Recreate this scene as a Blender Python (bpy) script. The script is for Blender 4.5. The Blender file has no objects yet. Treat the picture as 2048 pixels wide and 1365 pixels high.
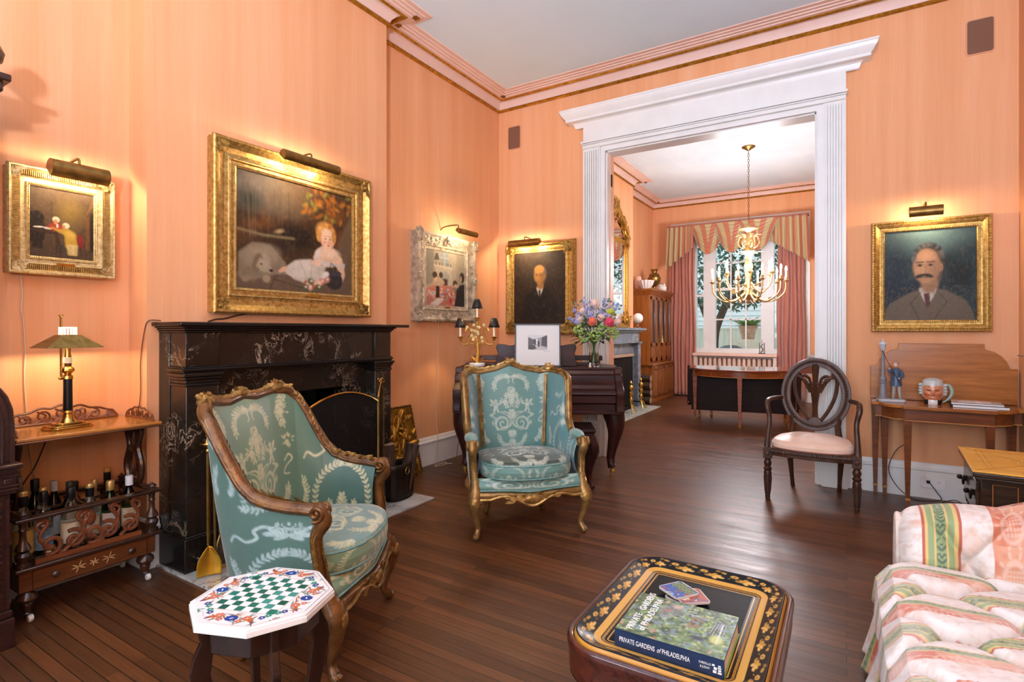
import bpy, math, random
import numpy as np
from math import sin, cos, pi, sqrt, atan2, radians
from mathutils import Vector, Matrix
rnd = random.Random(7)
SC = bpy.context.scene
COL = SC.collection
TAU = 2*pi

# ---------------------------------------------------------------- colours and materials
def lin(c): return c/12.92 if c <= .04045 else ((c+.055)/1.055)**2.4
def H(h): return tuple(lin(int(h[i:i+2], 16)/255) for i in (0, 2, 4))
def H4(h): return H(h)+(1,)
class NT:
    def __init__(s, name):
        s.m = bpy.data.materials.new(name); s.m.use_nodes = True
        s.t = s.m.node_tree; s.n = s.t.nodes; s.b = s.n['Principled BSDF']
    def new(s, typ, **kw):
        n = s.n.new(typ)
        for k, v in kw.items(): setattr(n, k, v)
        return n
    def link(s, a, b): s.t.links.new(a, b)
    def coords(s, scale=(1, 1, 1), rot=(0, 0, 0), src='Object'):
        tc = s.new('ShaderNodeTexCoord'); mp = s.new('ShaderNodeMapping')
        mp.inputs['Scale'].default_value = scale; mp.inputs['Rotation'].default_value = rot
        s.link(tc.outputs[src], mp.inputs['Vector']); return mp.outputs[0]
    def noise(s, vec, scale=5, detail=4, rough=.6, dist=0):
        n = s.new('ShaderNodeTexNoise')
        for k, v in (('Scale', scale), ('Detail', detail), ('Roughness', rough), ('Distortion', dist)): n.inputs[k].default_value = v
        if vec: s.link(vec, n.inputs['Vector'])
        return n.outputs['Fac']
    def ramp(s, fac, stops):
        r = s.new('ShaderNodeValToRGB'); e = r.color_ramp.elements
        while len(e) < len(stops): e.new(.5)
        for el, (p, c) in zip(e, stops): el.position = p; el.color = c if len(c) == 4 else tuple(c)+(1,)
        s.link(fac, r.inputs[0]); return r.outputs[0]
    def mix(s, a, b, fac, mode='MIX'):
        m = s.new('ShaderNodeMix', data_type='RGBA', blend_type=mode)
        for sock, v in ((m.inputs['Factor'], fac), (m.inputs['A'], a), (m.inputs['B'], b)):
            if hasattr(v, 'links') or isinstance(v, bpy.types.NodeSocket): s.link(v, sock)
            else: sock.default_value = v
        return m.outputs['Result']
    def base(s, o): s.link(o, s.b.inputs['Base Color'])
    def bump(s, h, strength=.3, dist=.01):
        b = s.new('ShaderNodeBump'); b.inputs['Strength'].default_value = strength; b.inputs['Distance'].default_value = dist
        s.link(h, b.inputs['Height']); s.link(b.outputs[0], s.b.inputs['Normal'])
    def set(s, rough=.5, metal=0, spec=.5, coat=0, sheen=0, trans=0, ior=1.45, emit=None, es=0, coat_rough=.1):
        i = s.b.inputs
        i['Roughness'].default_value = rough; i['Metallic'].default_value = metal
        i['Specular IOR Level'].default_value = spec; i['Coat Weight'].default_value = coat; i['Coat Roughness'].default_value = coat_rough
        i['Sheen Weight'].default_value = sheen; i['Transmission Weight'].default_value = trans; i['IOR'].default_value = ior
        if emit: i['Emission Color'].default_value = emit+(1,); i['Emission Strength'].default_value = es
        return s
MC = {}
def mat(name, col, col2=None, rough=.5, metal=0, sc=8, stretch=(1, 1, 1), bump=0, bsc=None, **kw):
    """plain or two-tone noisy material"""
    if name in MC: return MC[name]
    n = NT(name).set(rough, metal, **kw)
    if col2 is None: n.b.inputs['Base Color'].default_value = H4(col)
    else: n.base(n.ramp(n.noise(n.coords(stretch), sc, 5), [(.35, H4(col)), (.65, H4(col2))]))
    if bump: n.bump(n.noise(n.coords(stretch), bsc or sc*4, 4), bump)
    MC[name] = n.m; return n.m
def wood(name, dark, light, axis=0, sc=6, rough=.3, coat=.3, mid=.5, **kw):
    if name in MC: return MC[name]
    n = NT(name).set(rough, 0, coat=coat, **kw)
    st = [14, 14, 14]; st[axis] = .9
    v = n.coords(st); f = n.noise(v, sc*.25, 6, .65, .6)
    f2 = n.noise(n.coords([x*6 for x in st]), sc*.3, 3)
    c = n.ramp(f, [(mid-.2, H4(dark)), (mid+.2, H4(light))])
    n.base(n.mix(c, n.ramp(f2, [(.35, (.72, .72, .72)), (.7, (1.06, 1.06, 1.06))]), .7, 'MULTIPLY'))
    MC[name] = n.m; return n.m
def attr(name, rough=.6, bump=0, bsc=300, fine=0, fsc=(400, 400, 400), **kw):
    """colour comes from the mesh's own colour layer (painted pictures, woven patterns, inlay)"""
    if name in MC: return MC[name]
    n = NT(name).set(rough, **kw)
    a = n.new('ShaderNodeAttribute', attribute_name='Col')
    o = a.outputs['Color']
    if fine: o = n.mix(o, n.ramp(n.noise(n.coords(fsc), 1, 2), [(.3, (.75, .75, .75)), (.7, (1.1, 1.1, 1.1))]), fine, 'MULTIPLY')
    n.base(o)
    if bump: n.bump(n.noise(n.coords(), bsc, 3), bump, .003)
    MC[name] = n.m; return n.m
def glow(name, col, strength):
    if name in MC: return MC[name]
    n = NT(name).set(.5, emit=H(col), es=strength); n.b.inputs['Base Color'].default_value = H4(col)
    MC[name] = n.m; return n.m
def glass(name, col='ffffff', rough=.02, ior=1.45, thin=False):
    if name in MC: return MC[name]
    n = NT(name)
    if thin:
        o = n.n['Material Output']; t = n.new('ShaderNodeBsdfTransparent'); g = n.new('ShaderNodeBsdfGlossy'); mx = n.new('ShaderNodeMixShader')
        t.inputs[0].default_value = H4(col); g.inputs['Roughness'].default_value = rough
        fr = n.new('ShaderNodeFresnel'); fr.inputs[0].default_value = ior
        n.link(fr.outputs[0], mx.inputs[0]); n.link(t.outputs[0], mx.inputs[1]); n.link(g.outputs[0], mx.inputs[2]); n.link(mx.outputs[0], o.inputs[0])
    else:
        n.set(rough, trans=1, ior=ior); n.b.inputs['Base Color'].default_value = H4(col)
    MC[name] = n.m; return n.m

# ---------------------------------------------------------------- objects
def tag(o, label=None, cat=None, group=None, kind=None):
    if label: o['label'] = label
    if cat: o['category'] = cat
    if group: o['group'] = group
    if kind: o['kind'] = kind
    return o
def thing(name, label, cat, loc=(0, 0, 0), rz=0, group=None):
    o = bpy.data.objects.new(name, None); COL.objects.link(o); o.empty_display_size = .1
    o.location = loc; o.rotation_euler = (0, 0, rz)
    return tag(o, label, cat, group)
def link_mesh(name, me, m, parent=None):
    o = bpy.data.objects.new(name, me); COL.objects.link(o)
    if m: me.materials.append(m)
    if parent: o.parent = parent
    return o
def dup(o, parent=None):
    c = o.copy(); COL.objects.link(c); c.parent = parent
    for ch in list(o.children): dup(ch, c)
    return c
def np_mesh(name, P, F, m, parent=None, col=None, smooth=True, flip=False):
    P = np.asarray(P, float); F = np.asarray(F, int)
    if flip: F = F[:, ::-1]
    me = bpy.data.meshes.new(name); k = F.shape[1]
    me.vertices.add(len(P)); me.vertices.foreach_set('co', P.ravel())
    me.loops.add(F.size); me.loops.foreach_set('vertex_index', F.ravel())
    me.polygons.add(len(F)); me.polygons.foreach_set('loop_start', np.arange(0, F.size, k))
    me.polygons.foreach_set('use_smooth', np.full(len(F), smooth))
    me.update(calc_edges=True); me.validate()
    if col is not None: set_col(me, col)
    return link_mesh(name, me, m, parent)
def set_col(me, col):
    a = me.color_attributes.new('Col', 'FLOAT_COLOR', 'POINT')
    c = np.ones((len(me.vertices), 4), np.float32); c[:, :3] = np.asarray(col).reshape(-1, 3)
    a.data.foreach_set('color', c.ravel())
def gfaces(nu, nv, wu=False, wv=False):
    i = np.arange(nu if wu else nu-1); j = np.arange(nv if wv else nv-1)
    I, J = np.meshgrid(i, j, indexing='ij'); I2 = (I+1) % nu; J2 = (J+1) % nv
    return np.stack([I*nv+J, I2*nv+J, I2*nv+J2, I*nv+J2], -1).reshape(-1, 4)
def gsurf(name, fn, nu, nv, m, parent=None, col=None, wu=False, wv=False, flip=False, solid=0):
    """surface x,y,z = fn(U,V), U,V in 0..1; col(U,V) gives colours"""
    U, V = np.meshgrid(np.linspace(0, 1, nu, endpoint=not wu), np.linspace(0, 1, nv, endpoint=not wv), indexing='ij')
    X, Y, Z = fn(U, V); P = np.stack([X+0*U, Y+0*U, Z+0*U], -1).reshape(-1, 3)
    o = np_mesh(name, P, gfaces(nu, nv, wu, wv), m, parent, None if col is None else col(U, V), flip=flip)
    if solid:
        md = o.modifiers.new('thickness', 'SOLIDIFY'); md.thickness = solid; md.offset = -1
    return o
class MB:
    def __init__(s): s.v = []; s.f = []
    def add(s, V, F, M=None):
        b = len(s.v)
        if M is not None: V = [M @ Vector(p) for p in V]
        s.v += [tuple(p) for p in V]; s.f += [tuple(i+b for i in f) for f in F]; return s
    def box(s, c, d, rot=None):
        x, y, z = [k/2 for k in d]; V = [(a*x, b*y, e*z) for a in (-1, 1) for b in (-1, 1) for e in (-1, 1)]
        M = Matrix.Translation(c)
        if rot is not None: M = M @ (rot if isinstance(rot, Matrix) else Matrix.Rotation(rot, 4, 'Z'))
        return s.add(V, [(0, 1, 3, 2), (4, 6, 7, 5), (0, 4, 5, 1), (2, 3, 7, 6), (0, 2, 6, 4), (1, 5, 7, 3)], M)
    def b2(s, x0, x1, y0, y1, z0, z1): return s.box(((x0+x1)/2, (y0+y1)/2, (z0+z1)/2), (abs(x1-x0), abs(y1-y0), abs(z1-z0)))
    def taper(s, p0, p1, a, b):
        """square leg from p0 (half size a) to p1 (half size b), vertical-ish"""
        V = []
        for p, h in ((p0, a), (p1, b)):
            hx, hy = h if isinstance(h, tuple) else (h, h)
            V += [(p[0]-hx, p[1]-hy, p[2]), (p[0]+hx, p[1]-hy, p[2]), (p[0]+hx, p[1]+hy, p[2]), (p[0]-hx, p[1]+hy, p[2])]
        up = p1[2] > p0[2]
        F = [(3, 2, 1, 0), (4, 5, 6, 7)]+[(i, (i+1) % 4, (i+1) % 4+4, i+4) for i in range(4)]
        return s.add(V, F if up else [f[::-1] for f in F])
    def tube(s, pts, r, n=8, closed=False, sq=1.0):
        P = [Vector(p) for p in pts]; m = len(P); R = r if isinstance(r, (list, tuple)) else [r]*m
        if len(R) != m: R = list(np.interp(np.linspace(0, 1, m), np.linspace(0, 1, len(R)), R))
        T = []
        for i in range(m):
            a = P[(i-1) % m] if closed or i else P[0]; b = P[(i+1) % m] if closed or i < m-1 else P[-1]
            t = b-a; T.append(t.normalized() if t.length > 1e-9 else Vector((0, 0, 1)))
        up = Vector((0, 0, 1)) if abs(T[0].z) < .9 else Vector((1, 0, 0))
        N = T[0].cross(up).normalized(); V = []
        for i in range(m):
            N = (N-T[i]*N.dot(T[i])); N = N.normalized() if N.length > 1e-6 else T[i].orthogonal().normalized()
            B = T[i].cross(N)
            V += [P[i]+(N*cos(TAU*k/n)+B*sin(TAU*k/n)*sq)*R[i] for k in range(n)]
        F = [(i*n+k, i*n+(k+1) % n, ((i+1) % m)*n+(k+1) % n, ((i+1) % m)*n+k) for i in range(m if closed else m-1) for k in range(n)]
        if not closed: F += [tuple(range(n))[::-1], tuple((m-1)*n+k for k in range(n))]
        return s.add(V, F)
    def lathe(s, prof, c=(0, 0, 0), n=20, M=None):
        V = []; F = []; m = len(prof)
        for r, z in prof: V += [(max(r, 1e-4)*cos(TAU*k/n), max(r, 1e-4)*sin(TAU*k/n), z) for k in range(n)]
        for i in range(m-1): F += [(i*n+k, i*n+(k+1) % n, (i+1)*n+(k+1) % n, (i+1)*n+k) for k in range(n)]
        F += [tuple(range(n))[::-1], tuple((m-1)*n+k for k in range(n))]
        return s.add(V, F, Matrix.Translation(c) @ (M if M is not None else Matrix.Identity(4)))
    def prism(s, poly, d0, d1, plane='xz', M=None):
        """extrude a 2D outline between depths d0 and d1"""
        n = len(poly)
        mk = {'xz': lambda a, b, d: (a, d, b), 'xy': lambda a, b, d: (a, b, d), 'yz': lambda a, b, d: (d, a, b)}[plane]
        V = [mk(a, b, d) for d in (d0, d1) for a, b in poly]
        F = [tuple(range(n))[::-1], tuple(range(n, 2*n))]+[(i, (i+1) % n, (i+1) % n+n, i+n) for i in range(n)]
        return s.add(V, F, M)
    def sweep(s, prof, path, closed=False, up=(0, 0, 1)):
        """mitred moulding: prof (out, up) offsets along a polyline; out = right-hand side of travel"""
        P = [Vector(p) for p in path]; m = len(P); n = len(prof); UP = Vector(up); V = []
        for i in range(m):
            d0 = (P[i]-P[i-1]).normalized() if closed or i else None
            d1 = (P[(i+1) % m]-P[i]).normalized() if closed or i < m-1 else None
            d0 = d0 or d1; d1 = d1 or d0
            a = d0.cross(UP); b = d1.cross(UP); o = (a+b).normalized(); o = o/max(.2, o.dot(a))
            V += [P[i]+o*q+UP*w for q, w in prof]
        F = [(i*n+k, i*n+(k+1) % n, ((i+1) % m)*n+(k+1) % n, ((i+1) % m)*n+k) for i in range(m if closed else m-1) for k in range(n)]
        if not closed: F += [tuple(range(n)), tuple((m-1)*n+k for k in range(n))[::-1]]
        return s.add(V, F)
    def ell(s, c, r, n=10, rot=None):
        if not hasattr(r, '__len__'): r = (r, r, r)
        k = max(4, n//2+1); V = [(0, 0, -r[2])]
        for i in range(1, k):
            a = -pi/2+pi*i/k; V += [(r[0]*cos(a)*cos(TAU*j/n), r[1]*cos(a)*sin(TAU*j/n), r[2]*sin(a)) for j in range(n)]
        V.append((0, 0, r[2])); L = len(V)-1
        F = [(0, 1+(j+1) % n, 1+j) for j in range(n)]+[(L, L-n+j, L-n+(j+1) % n) for j in range(n)]
        for i in range(k-2): F += [(1+i*n+j, 1+i*n+(j+1) % n, 1+(i+1)*n+(j+1) % n, 1+(i+1)*n+j) for j in range(n)]
        M = Matrix.Translation(c)
        return s.add(V, F, M @ rot if rot is not None else M)
    def leaf(s, c, d, L, w, nrm=(0, 0, 1), bend=.2):
        c = Vector(c); d = Vector(d).normalized(); nr = Vector(nrm); sd = d.cross(nr); sd = sd.normalized() if sd.length > 1e-4 else d.orthogonal().normalized(); nr = sd.cross(d)
        t = [(0, 0), (.3, .9), (.6, 1), (.85, .55), (1, 0)]; V = []
        for a, b in t:
            q = c+d*L*a+nr*(-bend*L*a*a); V += [q-sd*w*b/2+nr*w*.12*b, q, q+sd*w*b/2+nr*w*.12*b]
        F = [(i*3+k, i*3+k+1, i*3+k+4, i*3+k+3) for i in range(4) for k in range(2)]
        return s.add(V, F)
    def build(s, name, m, parent=None, smooth=True, bevel=0, ang=35, sub=0, label=None, seg=2):
        me = bpy.data.meshes.new(name); me.from_pydata(s.v, [], s.f); me.validate(); me.update()
        import bmesh
        bm = bmesh.new(); bm.from_mesh(me); bmesh.ops.recalc_face_normals(bm, faces=bm.faces); bm.to_mesh(me); bm.free()
        o = link_mesh(name, me, m, parent)
        if smooth:
            me.polygons.foreach_set('use_smooth', [True]*len(me.polygons)); me.set_sharp_from_angle(angle=radians(ang))
        if bevel:
            b = o.modifiers.new('bevel', 'BEVEL'); b.width = bevel; b.segments = seg; b.limit_method = 'ANGLE'; b.angle_limit = radians(40); b.harden_normals = False
        if sub:
            b = o.modifiers.new('subdivision', 'SUBSURF'); b.levels = sub; b.render_levels = sub
        if label: o['label'] = label
        return o
def bez(pts, n=24):
    """smooth Catmull-Rom curve through points"""
    P = [Vector(p) for p in pts]; out = []
    m = len(P)
    for k in range(n):
        t = k/(n-1)*(m-1); i = min(int(t), m-2); f = t-i
        a = P[max(i-1, 0)]; b = P[i]; c = P[i+1]; d = P[min(i+2, m-1)]
        out.append(.5*((2*b)+(c-a)*f+(2*a-5*b+4*c-d)*f*f+(3*b-a-3*c+d)*f**3))
    return out
def spiral(cx, cy, r0, r1, a0, turns, n=30):
    return [(cx+(r0+(r1-r0)*i/(n-1))*cos(a0+turns*TAU*i/(n-1)), cy+(r0+(r1-r0)*i/(n-1))*sin(a0+turns*TAU*i/(n-1))) for i in range(n)]
def text_mesh(name, s, size, m, parent, loc, rot, depth=.0004, align='LEFT', shear=0, sx=1):
    cu = bpy.data.curves.new(name, 'FONT'); cu.body = s; cu.size = size; cu.extrude = depth; cu.align_x = align; cu.align_y = 'CENTER'; cu.shear = shear; cu.resolution_u = 3
    t = bpy.data.objects.new(name, cu); COL.objects.link(t)
    dg = bpy.context.evaluated_depsgraph_get(); me = bpy.data.meshes.new_from_object(t.evaluated_get(dg)); bpy.data.objects.remove(t)
    o = link_mesh(name, me, m, parent); o.location = loc; o.rotation_euler = rot; o.scale = (sx, 1, 1); return o

# ---------------------------------------------------------------- raster painter: colour layers for pictures, cloth and inlay
class Cv:
    def __init__(s, w, h, col): s.w = w; s.h = h; s.a = np.ones((h, w, 3))*np.array(H(col)); s.Y, s.X = np.mgrid[0:h, 0:w]; s.X = (s.X+.5)/w; s.Y = 1-(s.Y+.5)/h; s.asp = h/w
    def put(s, mask, col, al=1):
        c = np.array(H(col) if isinstance(col, str) else col); m = np.clip(mask*al, 0, 1)[..., None]; s.a = s.a*(1-m)+c*m
    def ell(s, cx, cy, rx, ry, col, rot=0, soft=.15, al=1):
        dx = s.X-cx; dy = (s.Y-cy)*s.asp; c, d = cos(rot), sin(rot)
        q = np.sqrt(((dx*c+dy*d)/rx)**2+((-dx*d+dy*c)/(ry*s.asp))**2); s.put((1-q)/soft+.5, col, al)
    def poly(s, pts, col, soft=1.0, al=1):
        x = s.X; y = s.Y; inn = np.zeros(x.shape, bool); n = len(pts)
        for i in range(n):
            x0, y0 = pts[i]; x1, y1 = pts[(i+1) % n]
            if y0 == y1: continue
            inn ^= ((y0 > y) != (y1 > y)) & (x < (x1-x0)*(y-y0)/(y1-y0)+x0)
        s.put(blur(inn.astype(float), soft), col, al)
    def line(s, pts, wd, col, al=1, soft=.004):
        d = np.full(s.X.shape, 9.)
        for (x0, y0), (x1, y1) in zip(pts[:-1], pts[1:]):
            ax, ay = x1-x0, (y1-y0)*s.asp; L = ax*ax+ay*ay+1e-12; px = s.X-x0; py = (s.Y-y0)*s.asp
            t = np.clip((px*ax+py*ay)/L, 0, 1); d = np.minimum(d, np.hypot(px-t*ax, py-t*ay))
        s.put((wd/2-d)/soft+.5, col, al)
    def mul(s, f): s.a = s.a*f[..., None]
def blur(a, k):
    k = int(round(k*2))
    for _ in range(k):
        p = np.pad(a, 1, mode='edge'); a = (p[:-2, 1:-1]+p[2:, 1:-1]+p[1:-1, :-2]+p[1:-1, 2:]+2*a)/6
    return a
def vnoise(shape, cells, seed, octs=3):
    r = np.random.RandomState(seed); h, w = shape; out = np.zeros(shape); amp = 1; tot = 0
    for o in range(octs):
        cy, cx = [max(2, int(c*2**o)) for c in (cells if hasattr(cells, '__len__') else (cells, cells))]
        g = r.rand(cy+1, cx+1); y = np.linspace(0, cy-1e-6, h); x = np.linspace(0, cx-1e-6, w); i = y.astype(int); j = x.astype(int)
        fy = y-i; fx = x-j; fy = (fy*fy*(3-2*fy))[:, None]; fx = (fx*fx*(3-2*fx))[None]
        out += amp*((g[i][:, j]*(1-fx)+g[i][:, j+1]*fx)*(1-fy)+(g[i+1][:, j]*(1-fx)+g[i+1][:, j+1]*fx)*fy); tot += amp; amp *= .5
    return out/tot
def sample(a, u, v):
    """bilinear lookup, u right, v up, both wrapped"""
    h, w = a.shape[:2]; x = (np.asarray(u) % 1)*w-.5; y = (1-(np.asarray(v) % 1))*h-.5
    i = np.floor(y).astype(int); j = np.floor(x).astype(int); fy = y-i; fx = x-j
    if a.ndim == 3: fy = fy[..., None]; fx = fx[..., None]
    g = lambda p, q: a[p % h, q % w]
    return (g(i, j)*(1-fx)+g(i, j+1)*fx)*(1-fy)+(g(i+1, j)*(1-fx)+g(i+1, j+1)*fx)*fy
def picture(name, cv, w, h, m, parent, y=0):
    """flat canvas in the local XZ plane facing -Y, coloured from a raster"""
    c = cv.a[::-1]; nh, nw = c.shape[:2]
    X, Z = np.meshgrid(np.linspace(-w/2, w/2, nw), np.linspace(-h/2, h/2, nh))
    P = np.stack([X, X*0+y, Z], -1).reshape(-1, 3)
    o = np_mesh(name, P, gfaces(nh, nw), m, parent, c.reshape(-1, 3), flip=True)
    return o
# ================================================================ the setting
def wall_mat():
    n = NT('salmon strie paint').set(.62, spec=.3)
    f = n.noise(n.coords((7, 7, .22)), 1, 5, .6); f2 = n.noise(n.coords((150, 150, 2.5)), 1, 3)
    c = n.ramp(f, [(.3, H4('e2a06e')), (.5, H4('e7a878')), (.72, H4('ecb286'))])
    n.base(n.mix(c, n.ramp(f2, [(.3, (.92, .9, .88)), (.7, (1.04, 1.04, 1.04))]), .5, 'MULTIPLY')); return n.m
WALL = wall_mat()
def ceil_mat(name, a, b):
    n = NT(name).set(.75, spec=.2); n.base(n.ramp(n.noise(n.coords((1, 1, 1)), .8, 4, .6, .5), [(.3, H4(a)), (.7, H4(b))])); return n.m
CEIL = ceil_mat('ceiling paint', 'd6eaf3', 'dff1f8'); CEIL2 = ceil_mat('mottled ceiling paint', 'cfdcdf', 'e2ecee')
def floor_mat():
    n = NT('dark oak strip floor').set(.34, spec=.7)
    v = n.coords(); br = n.new('ShaderNodeTexBrick', offset=.37, squash=1)
    for k, x in (('Scale', 1), ('Brick Width', 1.7), ('Row Height', .05), ('Mortar Size', .002), ('Bias', -.2), ('Mortar Smooth', .4)): br.inputs[k].default_value = x
    br.inputs['Color1'].default_value = H4('52301a'); br.inputs['Color2'].default_value = H4('744626'); br.inputs['Mortar'].default_value = H4('120703')
    n.link(v, br.inputs['Vector'])
    g = n.noise(n.coords((1.6, 55, 1)), 1, 6, .7, .4); g2 = n.noise(n.coords((1, 1, 1)), .9, 4)
    c = n.mix(br.outputs['Color'], n.ramp(g, [(.3, (.55, .53, .5)), (.7, (1.3, 1.3, 1.3))]), .8, 'MULTIPLY')
    c = n.mix(c, n.ramp(g2, [(.35, (.72, .7, .68)), (.65, (1.18, 1.16, 1.12))]), .7, 'MULTIPLY')
    n.base(c)
    r = n.ramp(n.noise(n.coords((2, 14, 1)), 1, 5, .7), [(.3, (.3,)*3), (.75, (.5,)*3)]); n.link(r, n.b.inputs['Roughness'])
    n.bump(br.outputs['Fac'], -.4, .004); return n.m
FLOOR = floor_mat()
PINK = mat('pink cornice paint', 'e3bfae', 'e8c9ba', rough=.5, sc=3)
WHITE = mat('white woodwork gloss paint', 'e3e2dc', 'eae9e4', rough=.35, sc=4)
GILT = mat('gilt', 'a06a16', 'd09a38', rough=.35, metal=.75, sc=30, bump=.2)
def struct(mb, name, m, parent=None, **kw):
    o = mb.build(name, m, parent, **kw)
    if parent is None: o['kind'] = 'structure'
    return o
struct(MB().b2(-3.9, 1.2, -2.75, 11.2, -.12, 0), 'floor', FLOOR, smooth=False)
HC = 3.9
struct(MB().b2(-3.55, 1.2, -2.75, 5.28, HC, HC+.12), 'ceiling', CEIL, smooth=False)
struct(MB().b2(-3.55, 1.2, 5.28, 11.2, HC, HC+.12), 'ceiling_dining', CEIL2, smooth=False)
BX = -3.2
w = MB()
w.b2(-3.55, -3.4, -2.75, 1.8, 0, HC); w.b2(-3.55, -3.4, 2.68, 5.2, 0, HC); w.b2(-3.55, -3.4, 1.8, 2.68, .95, HC)
w.b2(-3.4, BX, 1.435, 1.8, 0, HC); w.b2(-3.4, BX, 2.68, 3.216, 0, HC); w.b2(-3.4, BX, 1.8, 2.68, .95, HC)
struct(w, 'wall_left', WALL, smooth=False)
# back wall with the wide cased opening
OX0, OX1, OZ = -2.085, -.214, 3.11
w = MB(); w.b2(-3.55, OX0, 5.2, 5.35, 0, HC); w.b2(OX1, 1.2, 5.2, 5.35, 0, HC); w.b2(OX0, OX1, 5.2, 5.35, OZ, HC)
struct(w, 'wall_back', WALL, smooth=False)
struct(MB().b2(1.05, 1.2, -2.75, 5.2, 0, HC), 'wall_right', WALL, smooth=False)
# front wall behind the camera with two tall windows
w = MB()
for a, b in ((-3.55, -2.7), (-1.5, -.65), (.55, 1.2)): w.b2(a, b, -2.75, -2.6, 0, HC)
for a, b in ((-2.7, -1.5), (-.65, .55)): w.b2(a, b, -2.75, -2.6, 0, .5); w.b2(a, b, -2.75, -2.6, 3.3, HC)
struct(w, 'wall_front', WALL, smooth=False)
def sash(x0, x1, z0, z1, y, nx, nz, nm, d=.06, bar=.022, fr=.06):
    s = MB(); s.b2(x0, x0+fr, y, y+d, z0, z1); s.b2(x1-fr, x1, y, y+d, z0, z1); s.b2(x0, x1, y, y+d, z0, z0+fr); s.b2(x0, x1, y, y+d, z1-fr, z1)
    for i in range(1, nx): a = x0+fr+(x1-x0-2*fr)*i/nx; s.b2(a-bar/2, a+bar/2, y+.015, y+d-.015, z0+fr, z1-fr)
    for i in range(1, nz): a = z0+fr+(z1-z0-2*fr)*i/nz; s.b2(x0+fr, x1-fr, y+.015, y+d-.015, a-bar/2, a+bar/2)
    return struct(s, nm, WHITE, smooth=False)
PANE = glass('window glass', 'f4faf8', thin=True)
for k, (a, b) in enumerate(((-2.7, -1.5), (-.65, .55))):
    o = sash(a, b, .5, 3.3, -2.72, 3, 4, 'window_%d' % (k+2)); MB().b2(a+.05, b-.05, -2.69, -2.685, .55, 3.25).build('pane', PANE, o, smooth=False)
# dining room shell
w = MB(); w.b2(-3.55, -3.4, 5.35, 11.2, 0, HC); w.b2(-3.4, -3.15, 7.25, 7.62, 0, HC); w.b2(-3.4, -3.15, 8.55, 9.08, 0, HC); w.b2(-3.4, -3.15, 7.62, 8.55, .95, HC)
struct(w, 'wall_dining_left', WALL, smooth=False)
struct(MB().b2(1.1, 1.2, 5.35, 11.2, 0, HC), 'wall_dining_right', WALL, smooth=False)
WX0, WX1, WZ0, WZ1, WY = -2.62, -.98, .8, 3.15, 11.0
w = MB(); w.b2(-3.55, WX0, WY, WY+.2, 0, HC); w.b2(WX1, 1.2, WY, WY+.2, 0, HC); w.b2(WX0, WX1, WY, WY+.2, 0, WZ0); w.b2(WX0, WX1, WY, WY+.2, WZ1, HC)
struct(w, 'wall_dining_back', WALL, smooth=False)
# tripartite window
s = MB()
for a, b in ((-2.62, -2.54), (-2.4, -2.18), (-1.36, -1.14), (-1.04, -.98)): s.b2(a, b, WY+.05, WY+.17, WZ0, WZ1)
s.b2(WX0, WX1, WY+.02, WY+.19, WZ0, WZ0+.14); s.b2(WX0, WX1, WY+.05, WY+.17, WZ1-.08, WZ1); s.b2(-2.2, -1.34, WY+.07, WY+.13, 2.06, 2.11)
win = struct(s, 'window_1', WHITE, smooth=False)
s = MB()
for a in (-1.9, -1.63): s.b2(a-.012, a+.012, WY+.09, WY+.12, .94, 3.1)
for z in (1.5, 2.6): s.b2(-2.2, -1.34, WY+.09, WY+.12, z-.012, z+.012)
s.b2(-2.54, -2.4, WY+.09, WY+.12, 1.95, 2.0); s.b2(-1.14, -1.04, WY+.09, WY+.12, 1.95, 2.0)
s.build('glazing_bar', WHITE, win, smooth=False)
MB().b2(-2.56, -1.02, WY+.1, WY+.106, .9, 3.1).build('pane', PANE, win, smooth=False)
s = MB()
for a, b in ((-3.02, -2.62), (-.98, -.55)):
    s.b2(a, b, WY-.035, WY, .27, WZ1)
    for q in np.linspace(a+.05, b-.05, 6): s.b2(q-.012, q+.012, WY-.05, WY-.035, .4, 3.2)
s.b2(-3.02, -.55, WY-.035, WY, WZ1, 3.42)
for a in (-2.82, -.765): s.lathe([(.0, 0), (.09, 0), (.09, .02), (.05, .03), (0, .03)], (a, WY-.05, 3.28), 20, Matrix.Rotation(pi/2, 4, 'X'))
struct(s, 'trim_1', WHITE)
struct(MB().b2(-2.66, -.94, WY-.12, WY+.05, .76, .8), 'trim_2', WHITE, bevel=.006)
# cornice: cove, gilt beads, stepped soffit
def cornice(path, nm):
    z = lambda d: HC+d
    o = struct(MB().sweep([(0, -.1), (.018, -.1), (.03, -.07), (.06, -.035), (.1, -.018), (.118, -.018), (.118, -.03), (.15, -.03), (.155, -.022), (.185, -.022), (.19, -.014), (.22, -.014), (.225, -.007), (.265, -.006), (.27, .001), (0, .001)], [(x, y, HC) for x, y in path]), nm, PINK, ang=20)
    MB().sweep([(0, -.124), (.014, -.128), (.028, -.115), (.026, -.1), (0, -.1)], [(x, y, HC) for x, y in path]).build('gilt_bead', GILT, o)
    MB().sweep([(.094, -.018), (.094, -.036), (.108, -.044), (.122, -.034), (.122, -.018)], [(x, y, HC) for x, y in path]).build('gilt_bead', GILT, o)
    r = MB(); n = len(path)
    for i in range(1, n-1):
        d0 = (Vector(path[i])-Vector(path[i-1])).normalized(); d1 = (Vector(path[i+1])-Vector(path[i])).normalized()
        a = Vector((d0.y, -d0.x)); b = Vector((d1.y, -d1.x)); c = Vector(path[i])+(a+b)*.168
        for q in range(4): r.ell((c.x+(q % 2-.5)*.022, c.y+(q//2-.5)*.022, HC-.032), (.012, .012, .006), 8)
        r.box((c.x, c.y, HC-.027), (.046, .046, .008))
    r.build('gilt_rosette', mat('dark gilt', '6b4412', 'b98430', rough=.4, metal=.8, sc=60), o); return o
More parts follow.
